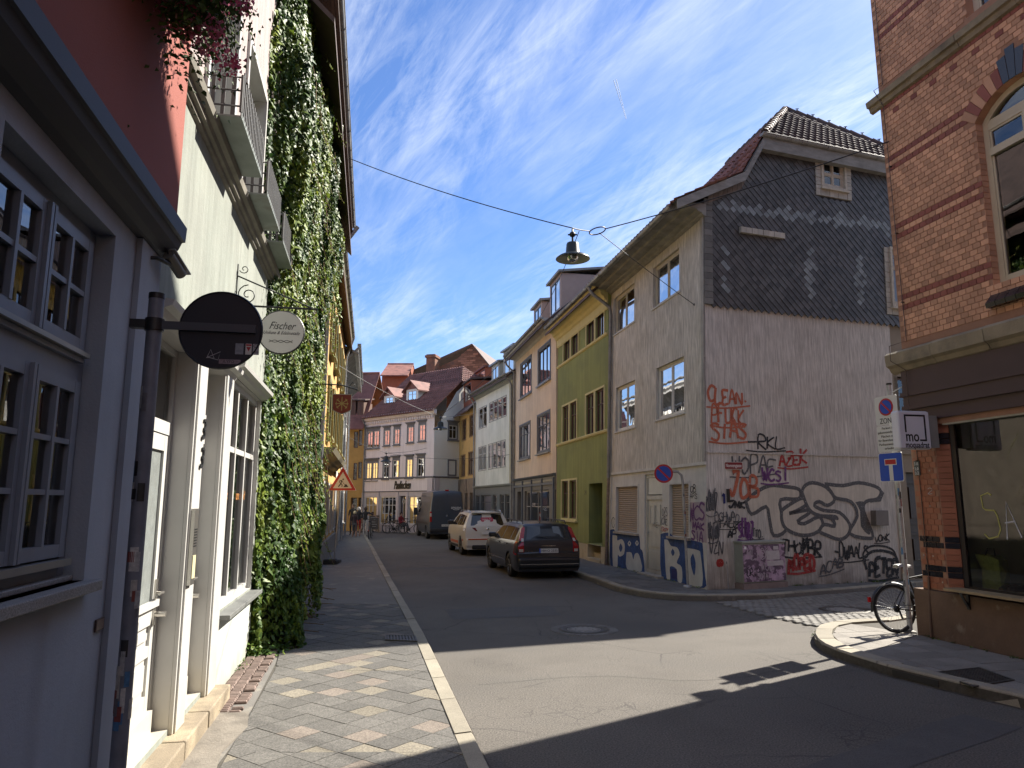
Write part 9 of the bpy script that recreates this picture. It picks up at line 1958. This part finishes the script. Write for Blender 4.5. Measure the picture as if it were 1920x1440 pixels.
# PEOPLE
def person(name_label, loc, rz, J, cols_, scale=1.0, group=None, hair=(.03, .02, .015), hairlen=.0, seated=False):
 """J overrides joints; x right, y forward, z up. cols_: dict top, legs, skin, shoes"""
 D = dict(pel=(0, 0, .95), spine=(0, .01, 1.15), chest=(0, 0, 1.32), neck=(0, .0, 1.47), head=(0, .02, 1.58), crown=(0, .01, 1.70),
             shL=(-.17, 0, 1.41), elL=(-.23, -.02, 1.13), wrL=(-.24, .06, .90), haL=(-.24, .09, .82), shR=(.17, 0, 1.41), elR=(.23, -.02, 1.13), wrR=(.24, .06, .90), haR=(.24, .09, .82),
             hiL=(-.09, 0, .90), knL=(-.10, .02, .50), anL=(-.10, -.02, .09), toL=(-.11, .14, .04), hiR=(.09, 0, .90), knR=(.10, .02, .50), anR=(.10, -.02, .09), toR=(.11, .14, .04))
 D.update(J); rad = dict(pel=(.135, .10), spine=(.125, .09), chest=(.145, .10), neck=(.055, .055), head=(.082, .095), crown=(.06, .07), shL=(.06, .06), elL=(.042, .042), wrL=(.03, .028), haL=(.035, .02), hiL=(.085, .085), knL=(.058, .058), anL=(.042, .042), toL=(.04, .03))
 for k in list(rad):
  if k.endswith('L'): rad[k[:-1] + 'R'] = rad[k]
 names = list(D); bones = [('pel', 'spine'), ('spine', 'chest'), ('chest', 'neck'), ('neck', 'head'), ('head', 'crown')]
 for s_ in 'LR': bones += [('chest', 'sh' + s_), ('sh' + s_, 'el' + s_), ('el' + s_, 'wr' + s_), ('wr' + s_, 'ha' + s_), ('pel', 'hi' + s_), ('hi' + s_, 'kn' + s_), ('kn' + s_, 'an' + s_), ('an' + s_, 'to' + s_)]
 me = bpy.data.meshes.new('p'); me.from_pydata([D[n] for n in names], [(names.index(a), names.index(b)) for a, b in bones], []); o = bpy.data.objects.new('p', me); col.objects.link(o)
 sk = o.modifiers.new('s', 'SKIN'); sk.use_smooth_shade = True
 for i, n_ in enumerate(names): me.skin_vertices[0].data[i].radius = rad[n_]
 me.skin_vertices[0].data[names.index('pel')].use_root = True
 ss = o.modifiers.new('ss', 'SUBSURF'); ss.levels = 1; ss.render_levels = 1
 bpy.context.view_layer.update(); m2 = bpy.data.meshes.new_from_object(o.evaluated_get(bpy.context.evaluated_depsgraph_get())); bpy.data.objects.remove(o)
 zone = {}
 for a, b in bones:
  if a in ('neck', 'head') or b in ('head',): zone[(a, b)] = 0
  elif a[:2] in ('el', 'wr'): zone[(a, b)] = 0 if cols_.get('bare_arms', True) else 1
  elif a[:2] == 'hi' or a == 'pel' and b[:2] == 'hi': zone[(a, b)] = 2
  elif a[:2] == 'kn': zone[(a, b)] = 0 if cols_.get('shorts') else 2
  elif a[:2] == 'an': zone[(a, b)] = 3
  else: zone[(a, b)] = 1
 for k in ('skin', 'top', 'legs', 'shoes'): m2.materials.append(pl('cloth_%s_%d_%d_%d' % ((k,) + tuple(int(x * 99) for x in cols_[k])), cols_[k], .8))
 sg = [(Vector(D[a]), Vector(D[b]), zone[(a, b)], max(rad[a][0], rad[b][0])) for a, b in bones]
 for p in m2.polygons:
  best = 9; z_ = 1
  for a, b, z, r_ in sg:
   ab = b - a; t_ = max(0, min(1, (p.center - a).dot(ab) / ab.length_squared)); d_ = (p.center - (a + ab * t_)).length / (r_ + .03)
   if d_ < best: best = d_; z_ = z
  p.material_index = z_; p.use_smooth = True
 root = thing('person', name_label, 'person', (0, 0, 0), group)
 b = bpy.data.objects.new('body', m2); col.objects.link(b); setp(b, root)
 H = Vector(D['head']); C_ = Vector(D['crown']); ax_ = (C_ - H).normalized(); M = Matrix.Translation(H + ax_ * .045) @ ax_.to_track_quat('Z', 'Y').to_matrix().to_4x4()
 mb = MB(); mb.smooth = True; n = 12; pr = [(.0, .135), (.06, .12), (.095, .07), (.104, .02), (.10, -.03 - hairlen * .3), (.085, -.06 - hairlen)]
 vs = [];
 for r_, z in pr:
  for k in range(n): a = 2 * math.pi * k / n; f_ = 1 if math.sin(a) < .3 else (.55 if z < .03 else .95); vs.append(M @ Vector((r_ * math.cos(a), r_ * math.sin(a) * f_ - .012, z if math.sin(a) < .3 else max(z, .045))))
 mb.add(vs, [[i * n + k, i * n + (k + 1) % n, (i + 1) * n + (k + 1) % n, (i + 1) * n + k] for i in range(len(pr) - 1) for k in range(n)], True); mb.build('hair', pl('hair_%d' % int(hair[0] * 999), hair, .7), root)
 mb = MB(); fc = H + Vector((0, .10, .02)); mb.tube([fc + Vector((0, -.005, .02)), fc + Vector((0, .018, -.015))], .012, 6);
 for e_ in (-1, 1): mb.tube([H + Vector((e_ * .088, .0, .0)), H + Vector((e_ * .096, -.005, .03))], .014, 6)
 mb.build('nose_and_ears', m2.materials[0], root)
 for s_ in 'LR':                                # fingers
  W0, H0_ = Vector(D['wr' + s_]), Vector(D['ha' + s_]); d_ = (H0_ - W0).normalized(); sd_ = d_.cross(Vector((1, 0, 0)))
  if sd_.length < .1: sd_ = d_.cross(Vector((0, 0, 1)))
  sd_.normalize(); mb = MB()
  for k in range(4): b0_ = H0_ + sd_ * (k - 1.5) * .017; ln = (.06, .07, .065, .05)[k]; mb.tube([b0_, b0_ + d_ * ln * .6, b0_ + d_ * ln + Vector((0, .015, 0))], .008, 5)
  mb.tube([W0 + d_ * .03 + sd_ * .03, W0 + d_ * .07 + sd_ * .055], .009, 5); mb.build('fingers', m2.materials[0], root)
 root.location = loc; root.rotation_euler = (0, 0, rz); root.scale = (scale,) * 3
 return root
skin = (.40, .24, .17)
def at_g(px, py, z=.11): p = gnd(px, py, z); return (p.x, p.y, z)
person('person in black top and red shorts seen from behind on the pavement edge', at_g(671, 1007), R(10), dict(elL=(-.30, .05, 1.15), wrL=(-.28, .22, 1.0), haL=(-.27, .28, .96), knR=(.10, .10, .50), anR=(.10, -.10, .10), toR=(.1, .04, .04)), dict(skin=skin, top=(.012, .012, .014), legs=(.38, .025, .02), shoes=(.3, .3, .3), shorts=True), .94, hair=(.32, .31, .30))
person('tall person in dark patterned top facing the camera behind the group', at_g(660, 1004), R(178), dict(elL=(-.28, .0, 1.15), wrL=(-.20, .20, 1.05), haL=(-.14, .25, 1.04)), dict(skin=skin, top=(.05, .045, .04), legs=(.03, .03, .035), shoes=(.05, .05, .05)), 1.03, hair=(.22, .16, .10))
person('fair haired child in dark shirt in front of the tall person', at_g(664, 1008), R(0), {}, dict(skin=skin, top=(.035, .02, .025), legs=(.10, .10, .11), shoes=(.4, .4, .4), shorts=True), .82, hair=(.45, .38, .24))
person('person in dark vest and pale trousers pointing to the right with a bare arm', at_g(684, 1006, .0), R(5), dict(elR=(.42, .08, 1.30), wrR=(.64, .16, 1.16), haR=(.72, .18, 1.13), knL=(-.09, .12, .52), anL=(-.08, -.02, .12)), dict(skin=skin, top=(.03, .028, .03), legs=(.45, .44, .42), shoes=(.05, .05, .05)), .99, hair=(.06, .04, .03))
def cpos(px, d_): u_ = PF.uv(px, 970)[0]; return PF.p(u_, 0, d_)
chm = mat('dark_bistro_wood', (.06, .045, .03), .6)
def chair(lb, P, az):
 t = thing('cafe_chair', lb, 'chair', (0, 0, 0), 'café chairs')
 mb = MB(); mb.box((-.2, -.2, .43), (.2, .2, .46)); mb.build('seat', chm, t)
 for x in (-.17, .17):
  for y in (-.17, .17): mb = MB(); mb.tube([(x, y, 0), (x, y, .43 if y > 0 else .85)], .014, 5); mb.build('leg', black_metal, t)
 for z in (.62, .74, .83): mb = MB(); mb.box((-.18, -.185, z - .025), (.18, -.165, z + .025)); mb.build('back_slat', chm, t)
 t.location = P; t.rotation_euler = (0, 0, az); return t
def table(lb, P):
 t = thing('cafe_table', lb, 'table', (0, 0, 0), 'café tables'); mb = MB(); mb.lathe([(0, .72), (.34, .72), (.35, .735), (.34, .75), (0, .75)], 24, smooth=False); mb.build('table_top', chm, t)
 for a in range(3): mb = MB(); mb.tube([(0, 0, .70), (0, 0, .35), (.28 * math.cos(a * 2.1), .28 * math.sin(a * 2.1), .0)], .015, 6); mb.build('leg', black_metal, t)
 t.location = P; return t
SIT = dict(pel=(0, 0, .52), spine=(0, -.03, .72), chest=(0, -.03, .90), neck=(0, 0, 1.04), head=(0, .03, 1.15), crown=(0, .02, 1.27), shL=(-.17, -.02, .98), shR=(.17, -.02, .98), elL=(-.22, .05, .74), elR=(.22, .05, .74), wrL=(-.12, .25, .74), wrR=(.12, .25, .74), haL=(-.08, .31, .74), haR=(.08, .31, .74),
           hiL=(-.10, .03, .50), hiR=(.10, .03, .50), knL=(-.11, .42, .50), knR=(.11, .42, .50), anL=(-.11, .42, .10), anR=(.11, .42, .10), toL=(-.11, .56, .04), toR=(.11, .56, .04))
gr = .02
faz = math.atan2(PF.U.y, PF.U.x)
for k, (px, d_, az, cl, hr, lb, cb2) in enumerate([(706, 1.5, faz - R(90), dict(skin=skin, top=(.12, .14, .18), legs=(.05, .06, .10), shoes=(.03, .03, .03), bare_arms=False), (.04, .03, .02), 'seated guest in blue grey jacket at the left of the café', 'café chair under the guest in blue grey'),
      (719, 1.3, faz + R(80), dict(skin=skin, top=(.42, .41, .40), legs=(.25, .25, .26), shoes=(.05, .05, .05), bare_arms=False), (.03, .02, .02), 'seated guest in pale top beside the chalkboard', 'café chair under the guest in the pale top'),
      (778, 1.2, faz + R(95), dict(skin=skin, top=(.22, .02, .03), legs=(.02, .02, .025), shoes=(.02, .02, .02), bare_arms=False), (.05, .02, .015), 'seated guest in dark red top left of the van', 'café chair under the guest in dark red'),
      (713, .7, faz + R(180), dict(skin=skin, top=(.03, .03, .035), legs=(.03, .03, .04), shoes=(.02, .02, .02), bare_arms=False), (.05, .04, .03), 'seated guest in black close to the left café window', 'café chair under the guest in black')]):
 P = cpos(px, d_); person(lb, (P.x, P.y, gr), az, SIT, cl, 1.02, hair=hr); chair(cb2, (P.x, P.y, gr), az)
for px, d_, lb in ((711, 1.4, 'café table between the two left guests'), (772, 1.3, 'café table beside the guest in dark red'), (757, 1.1, 'empty café table in front of the café door')): P = cpos(px, d_); table(lb, (P.x, P.y, gr))
for px, az, lb in ((763, faz, 'empty café chair right of the door'), (750, faz + R(180), 'empty café chair left of the door')): P = cpos(px, 1.2); chair(lb, (P.x, P.y, gr), az)
P = cpos(734, 1.5); ab = thing('chalkboard', 'wooden framed chalkboard standing in front of the café', 'sign board', (P.x, P.y, gr)); AF = Fr((P.x + .0, P.y), (1, .05), 1)
mb = MB(); mb.mat(mat('aged_board_wood', (.20, .16, .11), .8)); mb.fbox(AF, -.34, 0, -.02, -.29, 1.15, .02); mb.fbox(AF, .29, 0, -.02, .34, 1.15, .02); mb.fbox(AF, -.29, 1.10, -.02, .29, 1.15, .018); mb.fbox(AF, -.29, .18, -.02, .29, .23, .018); mb.build('board_frame', None, ab)
mb = MB(); mb.fbox(AF, -.29, .23, -.01, .29, 1.10, .01); bp = mb.build('board_panel', mat('chalkboard_grey', (.07, .065, .06), .8, var=.2, vs=9), ab)
for k in range(5): mb = MB(); mb.fquad(AF, -.22 + .02 * (k % 2), 1.0 - k * .15, .20 - .05 * (k % 3), 1.01 - k * .15, .012); mb.build('chalk_line', wt, bp)
mb = MB(); mb.fbox(AF, -.30, 0, -.45, -.27, 1.1, -.42); mb.fbox(AF, .27, 0, -.45, .30, 1.1, -.42); mb.build('rear_leg', mat('aged_board_wood', (.20, .16, .11), .8), ab)
for px, az, lb in ((768, R(20), 'parked bicycle among the café tables right of the door'), (797, R(-15), 'parked bicycle half hidden behind the van')): P = cpos(px, 1.9); bicycle('bicycle', lb, (P.x, P.y, gr), az, black_metal, False, 0, mud=False)
E0 = Fr((-4, -16), (1, .1), 1); E0.N = Vector((-.1, 1, 0)).normalized(); eh = thing('added_end_house', 'beige house closing the street, only mirrored in the shop windows', 'house', (3, -16, 0)); h = []  # unseen house added to keep open sky out of window reflections
for a in (1, 3.6, 6.2, 8.8, 11.4, 14):
 for v in (1, 4.2, 7.4): window(E0, eh, (a, v, a + 1.2, v + 1.8), h, white_paint, depth=.1, fw=.08, g=glass_far, rows=(.7,))
wall(E0, -4, -.1, 20, 10.5, h, mat('beige_render', (.45, .40, .31), .9), eh, 'facade'); gable_roof(E0, -4, 20, 10.5, 8, 4.5, tileR, eh)
n = 900; cl = [L.p(rng.uniform(6.8, 9.6), .11, rng.uniform(.02, .10)) for _ in range(14)] + [Vector((*resample(IKs[1:10], 1)[0](rng.uniform(0, 3.5)), .02)) for _ in range(16)] + [G.p(rng.uniform(0, 6.4), .11, .05) for _ in range(14)] + [S.p(rng.uniform(.2, 6), .11, .05) for _ in range(16)] + [B.p(rng.uniform(0, 3), .11, .05) for _ in range(10)]
c0_ = np.array([tuple(x) for x in cl])[rng.integers(0, len(cl), n)]
wd_ = thing('weeds', 'small green weeds in the joints along kerbs and walls', 'weeds', (0, 12, .1)); wd_['kind'] = 'stuff'
leaf_mesh('weed_leaves', c0_ + rng.normal(0, .035, (n, 3)) * [1, 1, .25] + [0, 0, .02], rng.normal(0, .6, (n, 3)) + [0, 0, 1], rng.uniform(.015, .04, n), ivy_m, wd_, rng)
E1 = Fr((-24, 40), (0, 1), 1); e1h = thing('added_side_house', 'ochre house in the side street, only mirrored in the café windows', 'house', (-24, 50, 0)); h = []  # unseen house added to block the bright horizon in café windows
for a in range(1, 22, 3):
 for v in (1, 4.2): window(E1, e1h, (a, v, a + 1.2, v + 1.8), h, white_paint, depth=.1, fw=.08, g=glass_far, rows=(.7,))
wall(E1, -6, -.1, 24, 7.5, h, ochre, e1h, 'facade'); gable_roof(E1, -6, 24, 7.5, 8, 4, tileR, e1h)
